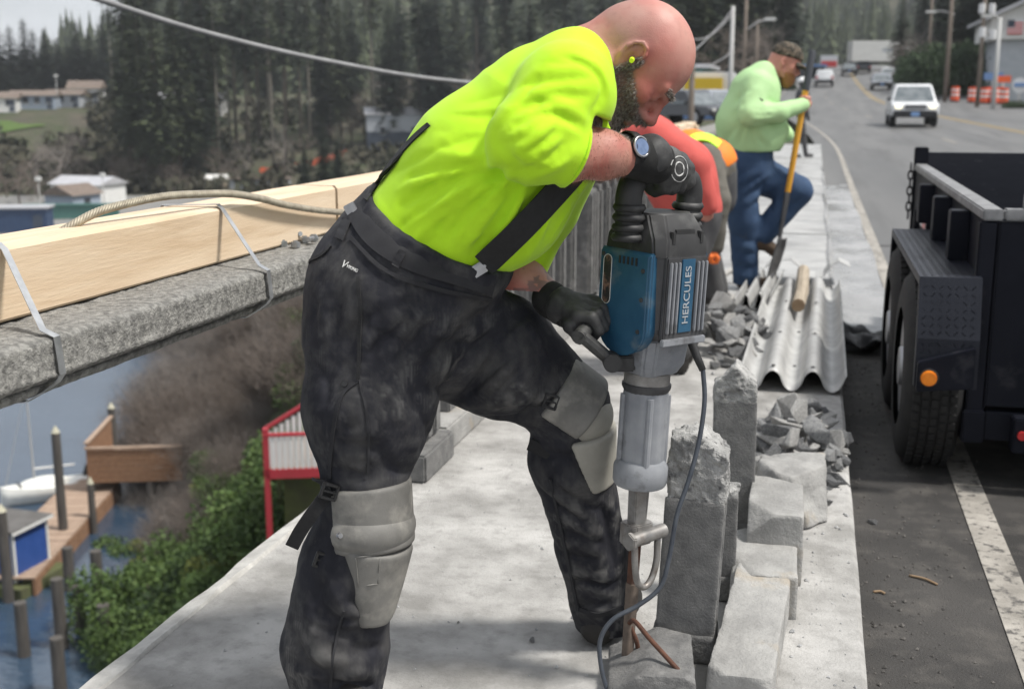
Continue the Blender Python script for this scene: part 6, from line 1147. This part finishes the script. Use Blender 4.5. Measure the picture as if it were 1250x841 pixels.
# ================================================================== dock, piles, boat, floating shed, red railed deck
mk('dock_wood', (.19, .10, .055), (.28, .16, .09), scale=3, rough=.9, stretch=(4, .7, 4)); mk('dock_plank', (.30, .21, .15), (.38, .28, .21), scale=3, rough=.85); mk('pile_wood', (.055, .05, .045), (.10, .09, .08), scale=3, rough=.9, stretch=(3, 3, .4)); mk('pile_cap', (.45, .43, .33), rough=.8); mk('boat_white', (.66, .66, .62), (.74, .74, .70), scale=3, rough=.4); mk('float_blue', (.02, .065, .25), (.03, .08, .29), scale=3, rough=.55); mk('float_roof', (.09, .085, .08), (.13, .125, .12), scale=2, rough=.9); mk('red_paint', (.42, .03, .045), (.36, .03, .04), scale=3, rough=.6); mk('moss', (.10, .12, .04), (.07, .07, .035), scale=2, rough=1.)
WZ = -13.
def udq(px, py, z): return atZ(px, py, z)
# floating walkway of planks
a0, a1 = udq(40, 706, WZ + .55), udq(150, 582, WZ + .55); ax_ = nrmz((a1 - a0) * [1, 1, 0]); sd = np.array([ax_[1], -ax_[0], 0]); Ln = np.linalg.norm((a1 - a0)[:2]); dk = thing('dock', 'floating wooden walkway between the boat and the bank', 'dock', a0 * [1, 1, 0] + [0, 0, WZ])
nP = int(Ln / .30); pl0 = None; Rd = np.stack([sd, ax_, UP], 1)
for k in range(nP):
    c = a0 + ax_ * (k + .5) * .30 - sd * .9
    if pl0 is None: pl0 = MB().box(c, (1.9, .275, .05), Rd).build('plank', 'dock_plank', dk)
    else: o = pl0.copy(); COL.objects.link(o); o.location = Vector(pl0.location) + Vector(ax_ * .30 * k) + Vector((0, 0, random.uniform(-.01, .01))); KIDS[dk].append(o)
for s, y in ((.02, 0), (-1.85, 0)):
    nb2 = int(Ln / 1.0)
    for k in range(nb2): MB().box(a0 + ax_ * (k + .5) * 1.0 + sd * s - UP * .36, (.10, .97, .62), Rd).build('fascia_board', 'dock_wood', dk, bevel=.01)
def pile_at(px, py0, py1, z0, r, lab, cap=True, grp='mooring piles'):
    p = udq(px, py0, z0); D = p @ FH; top = atD(px, py1, D); t = thing('mooring_pile', lab, 'pile', (p[0], p[1], WZ - 1), 0, grp); MB().tube([(p[0], p[1], WZ - 2.), (p[0], p[1], top[2])], [r * 1.06, r * .94], 12).build('post', 'pile_wood', t, smooth='auto')
    if cap: MB().tube([(p[0], p[1], top[2] + .001), (p[0], p[1], top[2] + .22)], [r * .95, .02], 12).build('cap', 'pile_cap', t, smooth='auto')
for a in ((78, 655, 528, WZ + .3, .15, 'tall mooring pile with a pale pointed cap beside the white boat'), (140, 560, 498, WZ + .3, .15, 'mooring pile with pale cap behind the wooden platform'), (10, 722, 624, WZ + .3, .16, 'mooring pile at the near corner of the blue floating shed'), (114, 640, 590, WZ + .3, .12, 'dark pile supporting the wooden platform corner')): pile_at(*a)
for px, y0, y1 in ((76, 790, 706), (121, 735, 672), (130, 800, 738), (74, 845, 778), (30, 800, 735), (86, 720, 668), (100, 770, 715)): pile_at(px, y0, y1, WZ, .17, 'old dark pile stump standing alone in the water', False, 'old pile stumps')
# raised wooden platform
q0, q1, q2 = udq(108, 590, WZ + .9), udq(182, 588, WZ + .9), None; axp = nrmz((q1 - q0) * [1, 1, 0]); fwp = nrmz(np.cross(UP, axp)); pf = thing('dock_platform', 'raised wooden platform with boarded sides at the end of the walkway', 'dock', q0 * [1, 1, 0] + [0, 0, WZ]); W_ = np.linalg.norm(q1 - q0); Rp = np.stack([axp, fwp, UP], 1)
for k in range(6): MB().box(q0 + axp * (W_ / 2 + .6) + UP * (.12 + .20 * k), (W_ + 1.2, .06, .19), Rp).build('side_board', 'dock_wood', pf)
for k in range(13): MB().box(q0 + fwp * (.25 + .27 * k) + UP * .6, (.06, .25, 1.6), Rp).build('side_board', 'dock_wood', pf)
MB().box(q0 + axp * (W_ / 2 + .6) + fwp * 1.9 + UP * .15, (W_ + 1.1, 3.6, .1), Rp).build('deck', 'dock_plank', pf); MB().box(q0 + axp * (W_ / 2 + .6) + UP * 1.30, (W_ + 1.3, .16, .06), Rp).build('cap_rail', 'dock_plank', pf); MB().box(q0 + fwp * 1.9 + UP * 1.46, (.16, 3.7, .06), Rp).build('cap_rail', 'dock_plank', pf)
for u, v in ((0.1, .1), (W_, .1), (.1, 3.4), (W_, 3.4)): c = q0 + axp * u + fwp * v; MB().cyl(c - UP * 2.6, c + UP * .1, .13, n=8).build('leg', 'pile_wood', pf, smooth='auto')
# small white sailing boat, bow to the photographer
b0_ = udq(50, 604, WZ + .2); bt_ = thing('sailboat', 'small white sailing boat with bare mast moored at the walkway', 'boat', b0_ * [1, 1, 0] + [0, 0, WZ], YAW - .95); bt_.scale = (.62, .62, .70); G = np.zeros((15, 9, 3))
for i, s in enumerate(np.linspace(0, 1, 15)):
    w = 1.05 * math.sin(math.pi * min(1, .03 + s * .72)) ** .75; 
    for j, a in enumerate(np.linspace(-1, 1, 9)): G[i, j] = (-2.2 + 5.2 * s, a * w * 1.0, .75 + .25 * (1 - s) ** 2 - (1 - abs(a) ** 2.6) * .95)
G = G[..., [1, 0, 2]]; MB().grid(G).build('hull', 'boat_white', bt_, local=True, smooth=True, solid=.05)
D_ = G.copy(); D_[..., 2] = (.74 + .25 * (1 - np.linspace(0, 1, 15)) ** 2)[:, None] + .06 * (1 - np.linspace(-1, 1, 9)[None] ** 2); MB().grid(D_).build('deck', 'boat_white', bt_, local=True, smooth=True, solid=.03)
T_ = SDF((-1, -1.6, .5), (1, 2.2, 1.6), .06); T_.ell((0, .2, .85), (.62, 1.5, .42), k=.1); T_.build('cabin', 'boat_white', bt_); MB().b2(-.45, .45, -1.19, -1.12, .95, 1.10).build('cabin_window', 'glass_dark', bt_, local=True); MB().cyl((0, -.3, 1.1), (0, -.35, 6.2), .06, .04, 10).build('mast', 'pole_pale', bt_, local=True, smooth='auto'); MB().cyl((0, -.3, 1.75), (.1, 2.0, 1.65), .05, n=8).build('boom', 'siding_white', bt_, local=True, smooth='auto'); MB().cyl((-.55, 2.7, .7), (-.5, 2.9, 1.35), .16, .12, 10).build('outboard', 'plastic_black', bt_, local=True, smooth='auto')
for s_ in (1, -1): MB().tube([(s_ * .06, -1.9, 1.05), (0, -.35, 6.1)], .012, 4).build('stay', 'pole_pale', bt_, local=True)
# blue floating shed
f0, f1 = udq(20, 712, WZ + .35), udq(60, 690, WZ + .35); axf = nrmz((f1 - f0) * [1, 1, 0]); sf = np.array([-axf[1], axf[0], 0]); lf = np.linalg.norm((f1 - f0)[:2]); Hh = atD(20, 652, f0 @ FH)[2] - f0[2]; fs = thing('floating_shed', 'blue floating shed with flat grey roof and white corner trim', 'shed', f0 * [1, 1, 0] + [0, 0, WZ]); Rf = np.stack([axf, sf, UP], 1); wf = 2.4
MB().box(f0 + axf * lf / 2 + sf * wf / 2 + UP * Hh / 2, (lf, wf, Hh), Rf).build('wall', 'float_blue', fs); MB().box(f0 + axf * lf / 2 + sf * wf / 2 + UP * (Hh + .06), (lf + .3, wf + .3, .11), Rf).build('roof', 'float_roof', fs); MB().box(f0 + axf * lf / 2 + sf * wf / 2 - UP * .32, (lf + .7, wf + .9, .60), Rf).build('float', 'moss', fs)
for u, v in ((0, 0), (lf, 0), (0, wf)): MB().box(f0 + axf * u + sf * v + UP * Hh / 2, (.08, .08, Hh - .02), Rf).build('corner_trim', 'siding_white', fs)
for u, v, L_, R2 in ((lf / 2, -.14, lf + .35, Rf), ): MB().box(f0 + axf * u + sf * v + UP * (Hh + .04), (L_, .05, .09), R2).build('roof_trim', 'siding_white', fs)
# deck with red rails
d0 = atD(326, 575, 24.5); rd = thing('railed_deck', 'raised deck with red rails and white pickets on green posts above the bank', 'deck', (d0[0], d0[1], groundz(d0)), YAW + .12); g0 = groundz(d0); hz = d0[2] - g0; Wd, Dd = 3.4, 3.0
MB().b2(0, Wd, 0, Dd, hz - .12, hz - .02).build('deck', 'dock_plank', rd, local=True); MB().b2(-.04, Wd, -.06, -.003, hz - .16, hz + .05).build('fascia', 'red_paint', rd, local=True); MB().b2(-.06, -.003, 0, Dd, hz - .16, hz + .05).build('fascia', 'red_paint', rd, local=True)
MB().b2(-.06, Wd, -.07, .03, hz + .78, hz + .84).build('top_rail', 'red_paint', rd, local=True); MB().hexa([(-.07, .25, hz + .80), (Wd, .25, hz + 2.9), (Wd, .37, hz + 2.9), (-.07, .37, hz + .80), (-.07, .25, hz + .88), (Wd, .25, hz + 2.98), (Wd, .37, hz + 2.98), (-.07, .37, hz + .88)]).build('sloped_rail', 'red_paint', rd, local=True)
pk = MB().b2(0, .055, -.045, -.015, hz + .05, hz + .78).build('picket', 'siding_white', rd, local=True)
for k in range(1, 26): o = pk.copy(); COL.objects.link(o); o.location.x = .125 * k
for k in range(25): MB().b2(.02 + k * .13, .11 + k * .13, .28, .32, hz - .02, hz + .80 + .61 * (.02 + k * .13)).build('picket', 'siding_white', rd, local=True)
for x, y in ((.0, 0), (Wd, 0), (0, Dd), (Wd, Dd)): MB().b2(x - .06, x + .06, y - .06, y + .06, -1.2, hz + (.95 if y == 0 else 0) - .001).build('post', 'red_paint' if x == 0 and y == 0 else 'moss', rd, local=True)
MB().b2(.3, Wd, .5, .6, -.5, hz - .2).build('back_panel', 'moss', rd, local=True)
# ================================================================== along the road
mk('car_white', (.68, .69, .70), rough=.25, coat=.5); mk('car_silver', (.32, .34, .38), rough=.3, coat=.5, metal=.3); mk('car_dark', (.03, .033, .04), rough=.3, coat=.5); mk('car_blue', (.06, .10, .2), rough=.3, coat=.5); mk('car_glass', (.10, .12, .13), (.2, .22, .23), scale=3, rough=.08); mk('bumper', (.025, .025, .027), rough=.6); mk('grille', (.05, .052, .056), rough=.4); mk('plate_blue', (.22, .36, .62), rough=.4); mk('red_lens', (.5, .02, .02), rough=.25)
ml = bpy.data.materials.new('headlight_on'); ml.use_nodes = True; mb_ = ml.node_tree.nodes['Principled BSDF']; mb_.inputs['Base Color'].default_value = (.9, .88, .8, 1); mb_.inputs['Emission Color'].default_value = (1, .93, .72, 1); mb_.inputs['Emission Strength'].default_value = .6; M['headlight_on'] = ml
def car(label, X, Y, facing=-1, paint='car_white', w=1.85, l=4.7, h=1.75, suv=True, lights=True, group='vehicles on the road', rz=0., z=None, name='car'):
    zr = float(ROADZ(Y)) if z is None else z; t = thing(name, label, 'car', (X, Y, zr), rz + (0 if facing < 0 else math.pi), group)        # nose towards -y
    hb = .95 if suv else .80; prof = [(-.5, .42), (-.5, hb - .12), (-.47, hb - .02), (-.26, hb + .04), (-.15, h - .06), (-.10, h), (.36, h), (.46, h - .1) if suv else (.26, h - .02), (.49, hb) if suv else (.40, hb + .05), (.5, hb - .1), (.5, .42)]
    def sec(x, dz, k): return [(x, y * l, (z - (dz if z > hb + .05 else 0))) for y, z in prof]
    rings = [(-.5, .86), (-.46, .97), (0, 1), (.46, .97), (.5, .86)]; n = len(prof); V, Fc = [], []
    for a, k in rings:
        for y, z in prof: cab = max(0, (z - hb) / (h - hb)); V.append((a * w * (1 - .22 * cab), y * l * (.985 if abs(a) == .5 else 1), .42 + (z - .42) * (1 if abs(a) < .5 else .985)))
    for i in range(4): Fc += [(i * n + j, i * n + (j + 1) % n, (i + 1) * n + (j + 1) % n, (i + 1) * n + j) for j in range(n)]
    Fc += [tuple(range(n))[::-1], tuple(range(4 * n, 5 * n))]; MB().add(V, Fc).build('body', paint, t, local=True, bevel=.03, smooth='auto')
    c = .84; y0, y1 = -.262 * l, -.152 * l; MB().hexa([(-w * .44, y0 - .03, hb + .06), (w * .44, y0 - .03, hb + .06), (w * .44, y0 + .1, hb + .06), (-w * .44, y0 + .1, hb + .06), (-w * .355, y1 - .03, h - .10), (w * .355, y1 - .03, h - .10), (w * .355, y1 + .1, h - .10), (-w * .355, y1 + .1, h - .10)]).build('windscreen', 'car_glass', t, local=True)
    for s in (1, -1):
        MB().hexa([(s * w * .462, -.21 * l, hb + .08), (s * w * .488, -.21 * l, hb + .08), (s * w * .488, .40 * l, hb + .08), (s * w * .462, .40 * l, hb + .08), (s * w * .375, -.12 * l, h - .12), (s * w * .402, -.12 * l, h - .12), (s * w * .402, .36 * l, h - .12), (s * w * .375, .36 * l, h - .12)]).build('side_window', 'car_glass', t, local=True)
        hl = MB().box((s * w * .36, -.5 * l - .01, hb - .16), (.26, .06, .16)).build('headlight', 'headlight_on' if lights else 'siding_white', t, local=True, bevel=.04); MB().box((s * w * .42, .5 * l + .01, hb - .1), (.2, .06, .3)).build('tail_light', 'red_lens', t, local=True, bevel=.02)
        MB().box((s * (w / 2 + .06), -.20 * l, hb + .14), (.16, .10, .14)).build('mirror', 'bumper', t, local=True, bevel=.04)
        for y in (-.31, .31):
            wl = MB().cyl((s * (w / 2 - .22), y * l, .35), (s * (w / 2 + .015), y * l, .35), .35, n=22).build('wheel', 'tyre', t, local=True, smooth='auto', bevel=.03); MB().cyl((s * (w / 2 + .0), y * l, .35), (s * (w / 2 + .022), y * l, .35), .21, n=16).build('rim', 'rim', wl, local=True, smooth='auto')
    MB().box((0, -.5 * l - .02, .50), (w * .95, .14, .26)).build('bumper', 'bumper', t, local=True, bevel=.05); MB().box((0, -.5 * l - .015, hb - .17), (w * .46, .04, .17)).build('grille', 'grille', t, local=True, bevel=.02); MB().box((0, -.5 * l - .10, .50), (.32, .02, .16)).build('number_plate', 'plate_blue', t, local=True); MB().box((0, .5 * l + .02, .50), (w * .95, .14, .24)).build('bumper', 'bumper', t, local=True, bevel=.05)
    for k in (-.12, -.04, .04): MB().box((0, -.5 * l - .04, hb - .17 + k * .6), (w * .44, .02, .02)).build('grille_bar', 'rim', t, local=True)
    return t
def XY(px, Y): s = 1450 / (Y * .97 * .985); return (px - 995) / s / 1.031
car('white four wheel drive with headlights on, coming towards the trailer', 3.80, 52.5, -1, 'car_white', 1.78, 4.5, 1.68)
car('silver saloon following the white four wheel drive', XY(1071, 118), 118, -1, 'car_silver', 1.8, 4.6, 1.5, False, False); car('white estate car just behind the silver saloon', XY(1079, 142), 142, -1, 'car_white', 1.8, 4.5, 1.5, False, False); car('small dark car in front of the big white lorry trailer', XY(1032, 160), 160, -1, 'car_dark', 1.8, 4.5, 1.5, False, False); car('dark car beside the front of the big white lorry trailer', XY(1049, 168), 168, 1, 'car_dark', 1.8, 4.4, 1.5, False, False)
# lorry trailer crossing at the top of the rise
lt = thing('lorry_trailer', 'big white box lorry trailer standing across the top of the rise', 'lorry', (XY(1062, 178), 178, float(ROADZ(178))), .25); MB().b2(-3.6, 3.6, -1.25, 1.25, 1.1, 3.9).build('box_body', 'siding_white', lt, local=True, bevel=.04); MB().b2(3.7, 5.2, -1.2, 1.2, .7, 3.2).build('cab', 'car_white', lt, local=True, bevel=.2); MB().b2(-3.4, 3.6, -1., 1., .85, 1.09).build('chassis', 'bumper', lt, local=True)
for x in (-2.9, -1.8, 4.2): 
    for y in (-1.1, 1.1): MB().cyl((x, y - .15, .5), (x, y + .15, .5), .5, n=18).build('wheel', 'tyre', lt, local=True, smooth='auto')
MB().b2(.6, 2.2, -1.26, -1.251, 2.4, 2.9).build('side_panel', 'siding_grey', lt, local=True)
# orange drums
mk('drum_orange', (.75, .10, .03), rough=.5); mk('drum_white', (.7, .7, .68), rough=.5)
def drum(px, Y, lab):
    X = XY(px, Y); z = float(ROADZ(Y)); t = thing('traffic_drum', lab, 'traffic drum', (X, Y, z), 0, 'traffic drums'); zz = [(0, .10, .33, 'tyre'), (.10, .42, .29, 'drum_orange'), (.42, .56, .285, 'drum_white'), (.56, .74, .28, 'drum_orange'), (.74, .88, .275, 'drum_white'), (.88, 1.05, .27, 'drum_orange')]
    for a, b, r, mt in zz: MB().cyl((0, 0, a + .001), (0, 0, b), r, r * .985, 18).build('base' if a == 0 else 'band', mt, t, local=True, smooth='auto')
for px, Y in ((1158, 90), (1178, 88), (1192, 86), (1197, 88), (1203, 86), (1209, 88), (1214, 85)): drum(px, Y, 'orange and white traffic drum standing alone in the road' if px < 1190 else 'orange and white traffic drum in the tight row by the parked truck')
house_used = None
# signs
def sign(label, px, Y, ytop, ybot, w, mat, shape='box', post='pole_pale', name='road_sign', zb=None):
    zt, zb_ = atY(px, ytop, Y)[2], atY(px, ybot, Y)[2]; X = atY(px, (ytop + ybot) / 2, Y)[0]; g = float(HGT(np.array([X]), np.array([float(Y)]))[0]); t = thing(name, label, 'sign', (X, Y, g), 0); MB().tube([(X, Y + .06, min(g, zb_ - .5) - .6), (X, Y + .06, zt - .1)], .07, 8).build('post', post, t, smooth=True)
    if shape == 'box': MB().b2(X - w / 2, X + w / 2, Y - .04, Y, zb_, zt).build('panel', mat, t, bevel=.01)
    else: MB().cyl((X, Y - .04, (zt + zb_) / 2), (X, Y, (zt + zb_) / 2), (zt - zb_) / 2, n=24).build('panel', mat, t)
    return t
mk('sign_red', (.6, .05, .05), rough=.5); mk('sign_orange', (.85, .13, .02), rough=.5); mk('sign_green', (.03, .22, .14), rough=.5); mk('sign_blue', (.16, .28, .52), rough=.5); mk('sign_yellow', (.68, .46, .02), rough=.5); mk('sign_white', (.68, .68, .68), rough=.5)
t = sign('tall red and white roadside sign beyond the shovel', 1012, 150, 68, 84, 2.0, 'sign_white'); MB().b2(-.9, .9, -.08, -.045, float(atY(1012, 82, 150)[2] - t.location.z), float(atY(1012, 75, 150)[2] - t.location.z)).build('panel_stripe', 'sign_red', t, local=True)
sign('orange construction sign beside the street corner', 1225, 88, 93, 101, .95, 'sign_orange'); sign('blue roadside sign left of the orange one', 1213, 92, 89, 98, 1.3, 'sign_blue'); sign('small green street name sign above the orange sign', 1232, 96, 82, 89, 1.0, 'sign_green')
t = sign('round white sign with a blue bar at the parked truck', 1245, 84, 95, 114, 1.0, 'sign_white', 'disc'); p_ = atY(1245, 104, 84); MB().b2(p_[0] - .35, p_[0] + .35, 83.9, 83.95, p_[2] - .12, p_[2] + .12).build('panel_bar', 'sign_blue', t); sign('small white sign in front of the dark bushes', 1125, 112, 86, 96, .5, 'sign_white')
# poles on the right
def upole(label, px, Y, ytop, r=.16, mat='pole_wood', arm=None, cans=()):
    p = atY(px, ytop, Y); g = float(HGT(np.array([p[0]]), np.array([float(Y)]))[0]); t = thing('utility_pole', label, 'pole', (p[0], Y, g), 0, 'utility poles'); MB().tube([(p[0], Y, g - 1.), (p[0], Y, p[2])], [r, r * .7], 9).build('post', mat, t, smooth=True)
    if arm: q = atY(arm[0], arm[1], Y); b = atY(px, arm[2], Y); MB().tube([b, (q + b) / 2 + [0, 0, .15], q], .05, 6).build('lamp_arm', 'pole_pale', t, smooth=True); MB().box(q, (.7, .3, .16)).build('lamp_head', 'siding_white', t, bevel=.05)
    for cx_, cy_ in cans: c = atY(cx_, cy_, Y); MB().cyl(c - UP * .30, c + UP * .30, .20, n=14).build('transformer', 'sign_white', t, smooth='auto', bevel=.04); MB().tube([c, (atY(px, cy_, Y))], .05, 5).build('bracket', 'pole_wood', t)
    return t
upole('wooden utility pole with a long street lamp arm above the dark bushes', 1165, 90, -40, .17, 'pole_wood', (1136, 15, 18)); upole('wooden pole carrying four white transformer cans', 1205, 80, -30, .15, 'pole_wood', None, ((1199, 11), (1211, 11), (1199, 40), (1212, 43))); upole('pale steel lamp post beside the transformer pole', 1221, 76, 22, .15, 'pole_pale', (1205, 20, 24)); upole('dark wooden pole behind the left end of the bushes', 1140, 120, -30, .16)
PL = upole('white pole with drooping cables behind the capped man', 895, 44, 8, .10, 'pole_pale'); upole('wooden pole with a street lamp arm behind the capped man', 912, 70, -20, .13, 'pole_wood', (940, 24, 36)); upole('reddish wooden pole in front of the yellow signed shop', 846, 40, 55, .12); upole('grey pole among the trees behind the capped man', 925, 85, 30, .12)
# the thick cable and two thinner drooping ones
mk('cable', (.20, .20, .205), (.28, .28, .285), scale=6, rough=.6)
def cable(P, r, lab): tag(MB().tube(smooth_path(P, 14), r, 8).build('overhead_cable', 'cable', smooth=True), lab, 'cable', 'overhead cables')
cable([atD(60, -22, 6.3), atD(125, 1, 6.6), atD(250, 40, 7.3), atD(400, 75, 8.4), atD(550, 99, 10), atD(700, 108, 14), atD(800, 95, 20), atD(850, 60, 30), atD(880, 30, 40), atY(894, 12, 44)], .017, 'thick grey cable sweeping down behind the worker\'s back')
cable([atD(770, 60, 26), atD(830, 82, 32), atD(865, 80, 38), atD(885, 70, 42), atY(894, 62, 44)], .02, 'thin cable drooping to the middle of the white pole'); cable([atD(770, 20, 26), atD(840, 48, 34), atD(870, 42, 40), atY(894, 18, 44)], .02, 'thin cable drooping to the top of the white pole')
# shop, parked cars on the left side of the road
def shop(label, px0, px1, Y, ytop, ybot, wall, roofm, cat='shop', name='shop'):
    a, b = atY(px0, ybot, Y), atY(px1, ybot, Y); zt = atY(px0, ytop, Y)[2]; g = float(HGT(np.array([a[0]]), np.array([float(Y)]))[0]); zb = min(g, a[2]) - .5; t = thing(name, label, cat, ((a[0] + b[0]) / 2, Y, zb), 0); MB().b2(a[0], b[0], Y, Y + 7, zb, zt).build('wall', wall, t); MB().b2(a[0] - .4, b[0] + .4, Y - .5, Y + 7.4, zt + .003, zt + .25).build('roof', roofm, t, bevel=.03)
    for k in range(3): x = a[0] + (b[0] - a[0]) * (k + .5) / 3; MB().b2(x - .6, x + .6, Y - .06, Y - .005, zb + 1.2, zb + 2.6).build('window', 'glass_dark', t)
    return t, zt
t, zt = shop('blue shop with a yellow signboard and white canopy', 826, 884, 66, 96, 132, 'sign_blue', 'sign_white'); p_ = atY(859, 105, 65); MB().b2(p_[0] - 1., p_[0] + 1., 64.6, 64.9, p_[2] - .35, p_[2] + .4).build('signboard', 'sign_yellow', t); MB().b2(p_[0] - 1.3, p_[0] + 1.6, 64.95, 65.9, p_[2] - .5, p_[2] + .7).build('canopy', 'sign_white', t, bevel=.03)
t, zt = shop('small teal gabled building behind the blue shop', 842, 858, 74, 84, 120, 'teal_wall', 'roof_metal'); t, zt = shop('low white building with a blue band beside the tall red and white sign', 972, 1004, 140, 82, 104, 'siding_white', 'sign_blue', 'building', 'roadside_building')
car('silver car parked in front of the blue shop', float(atY(866, 125, 56)[0]), 56, -1, 'car_silver', 1.8, 4.5, 1.45, False, False, 'parked cars', .9); car('dark car parked left of the silver one by the shop', float(atY(838, 125, 52)[0]), 52, -1, 'car_dark', 1.8, 4.4, 1.45, False, False, 'parked cars', .9); car('pale car with red and orange lights far beyond the shovel', XY(1003, 128), 128, 1, 'car_white', 1.8, 4.4, 1.6, True, False)
# house with the flag, truck and small vehicles on the right
p_ = atY(1240, 48, 95); t = thing('gabled_house', 'white gabled house with a flag panel high on the right', 'house', (p_[0], 95, float(HGT(np.array([p_[0]]), np.array([95.]))[0]) - 1)); x0, x1 = atY(1210, 30, 95)[0], atY(1290, 30, 95)[0]; zb, zw, zt = atY(1240, 48, 95)[2], atY(1240, 22, 95)[2], atY(1240, 4, 95)[2]; xm = (x0 + x1) / 2
MB().prism([(x0, zb - t.location.z), (x1, zb - t.location.z), (x1, zw - t.location.z), (xm, zt - t.location.z), (x0, zw - t.location.z)], 95, 104, (0, 0, t.location.z), (1, 0, 0), (0, 0, 1), (0, 1, 0)).build('wall', 'siding_white', t); MB().b2(x0 + .8, x1 - .8, 95.5, 103.5, t.location.z, zb).build('foundation', 'siding_grey', t)
for s in (0, 1):
    xa = x0 - .6 if s == 0 else x1 + .6; MB().hexa([(xa, 94.3, zw - .25), (xm, 94.3, zt + .05), (xm, 104.5, zt + .05), (xa, 104.5, zw - .25), (xa, 94.3, zw), (xm, 94.3, zt + .3), (xm, 104.5, zt + .3), (xa, 104.5, zw)]).build('roof', 'roof_metal', t)
fx0, fx1 = atY(1230, 30, 94.9)[0], atY(1249, 30, 94.9)[0]; fz0, fz1 = atY(1240, 42, 94.9)[2], atY(1240, 25, 94.9)[2]; fl = MB().b2(fx0, fx1, 94.85, 94.95, fz0, fz1).build('flag_panel', 'sign_white', t)
for k in range(4): MB().b2(fx0, fx1, 94.82, 94.849, fz0 + (fz1 - fz0) * k / 4.2, fz0 + (fz1 - fz0) * (k + .5) / 4.2).build('flag_stripe', 'sign_red', fl)
MB().b2(fx0, fx0 + (fx1 - fx0) * .45, 94.80, 94.818, fz0 + (fz1 - fz0) * .5, fz1).build('flag_canton', 'siding_dark', fl)
car('dark pickup parked behind the row of drums', float(atY(1236, 130, 110)[0]), 110, -1, 'car_dark', 1.9, 5., 1.6, True, False, 'parked cars', -.9); car('white car parked at the street corner under the transformer pole', float(atY(1212, 122, 122)[0]), 122, -1, 'car_white', 1.8, 4.5, 1.5, False, False, 'parked cars', .8)
# bushes and trees on the right and behind
for px, Y, s in ((1128, 116, 1.5), (1140, 110, 1.9), (1152, 108, 2.1), (1165, 106, 2.2), (1178, 105, 2.0), (1190, 106, 1.8), (1200, 110, 1.5), (1118, 124, 1.2), (1108, 132, 1.0), (1212, 112, 1.4), (1240, 108, 2.2), (1256, 104, 2.4), (1228, 114, 1.8), (1270, 100, 2.4)):
    x = float(atY(px, 100, Y)[0]); p = np.array([x, Y, float(HGT(np.array([x]), np.array([float(Y)]))[0]) - .4]); place(sh_g[1], used, p, random.random() * 6, (s * 1.2, s * 1.2, s * 1.4), 'big dark evergreen bush on the right of the road', 'roadside bushes')
for px, Y, s, kd in ((1100, 150, .42, 0), (1148, 135, .5, 1), (1172, 128, .6, 0), (1190, 130, .62, 1), (1210, 126, .6, 0), (1240, 122, .7, 1), (1125, 160, .5, 1), (1225, 135, .7, 0), (1260, 118, .7, 0)):
    x = float(atY(px, 60, Y)[0]); p = np.array([x, Y, float(HGT(np.array([x]), np.array([float(Y)]))[0]) - .5]); place(cA[kd], used, p, random.random() * 6, s, 'dark conifer rising behind the roadside bushes', 'roadside conifers')
for px, Y, s in ((1120, 130, .7), (1105, 140, .6), (1135, 126, .7), (880, 120, .9), (905, 130, .9), (940, 140, .8), (1150, 118, .7), (960, 150, .7)):
    x = float(atY(px, 60, Y)[0]); p = np.array([x, Y, float(HGT(np.array([x]), np.array([float(Y)]))[0]) - .3]); place(random.choice(cC), used, p, random.random() * 6, s, 'leafless tree beside the road climbing the rise', 'roadside leafless trees')
for px, Y, s in ((860, 150, .8), (880, 165, .85), (900, 155, .8), (918, 160, .9), (935, 172, .8), (950, 168, .75), (845, 140, .8), (962, 185, .7), (800, 130, .8), (770, 140, .9), (740, 150, .9), (820, 150, .9)):
    x = float(atY(px, 60, Y)[0]); p = np.array([x, Y, float(HGT(np.array([x]), np.array([float(Y)]))[0]) - .5]); place(random.choice(cA), used, p, random.random() * 6, s, 'conifer on the left of the road behind the shop', 'conifers behind the shop')
for px, Y, s in ((1240, 78, .35), (1130, 140, .6), (900, 100, .8), (930, 110, .8), (955, 118, .6), (880, 95, .8)):
    x = float(atY(px, 120, Y)[0]); p = np.array([x, Y, float(HGT(np.array([x]), np.array([float(Y)]))[0]) - .2]); place(sh_g[1], used, p, random.random() * 6, s * 1.6, 'low dark bush beside the road', 'low roadside bushes')
# prototypes that were never placed
for o in list(SC.objects):
    if o.parent is None and 'category' in o and 'label' not in o:
        for c in [c for c in SC.objects if c.parent == o]: bpy.data.objects.remove(c)
        bpy.data.objects.remove(o)
# ================================================================== damp air between here and the hill
hz_ = MB().b2(-700, 520, -70, 1040, -17, 175); mh = bpy.data.materials.new('haze'); mh.use_nodes = True; ht = mh.node_tree; ht.nodes.clear(); vo = ht.nodes.new('ShaderNodeVolumePrincipled'); vo.inputs['Color'].default_value = (.86, .91, .95, 1); vo.inputs['Density'].default_value = .00032; vo.inputs['Anisotropy'].default_value = .2; mo = ht.nodes.new('ShaderNodeOutputMaterial'); ht.links.new(vo.outputs[0], mo.inputs['Volume']); M['haze'] = mh
o = hz_.build('haze', 'haze'); tag(o, 'pale damp haze in the air over the road and river', 'haze', kind='stuff')
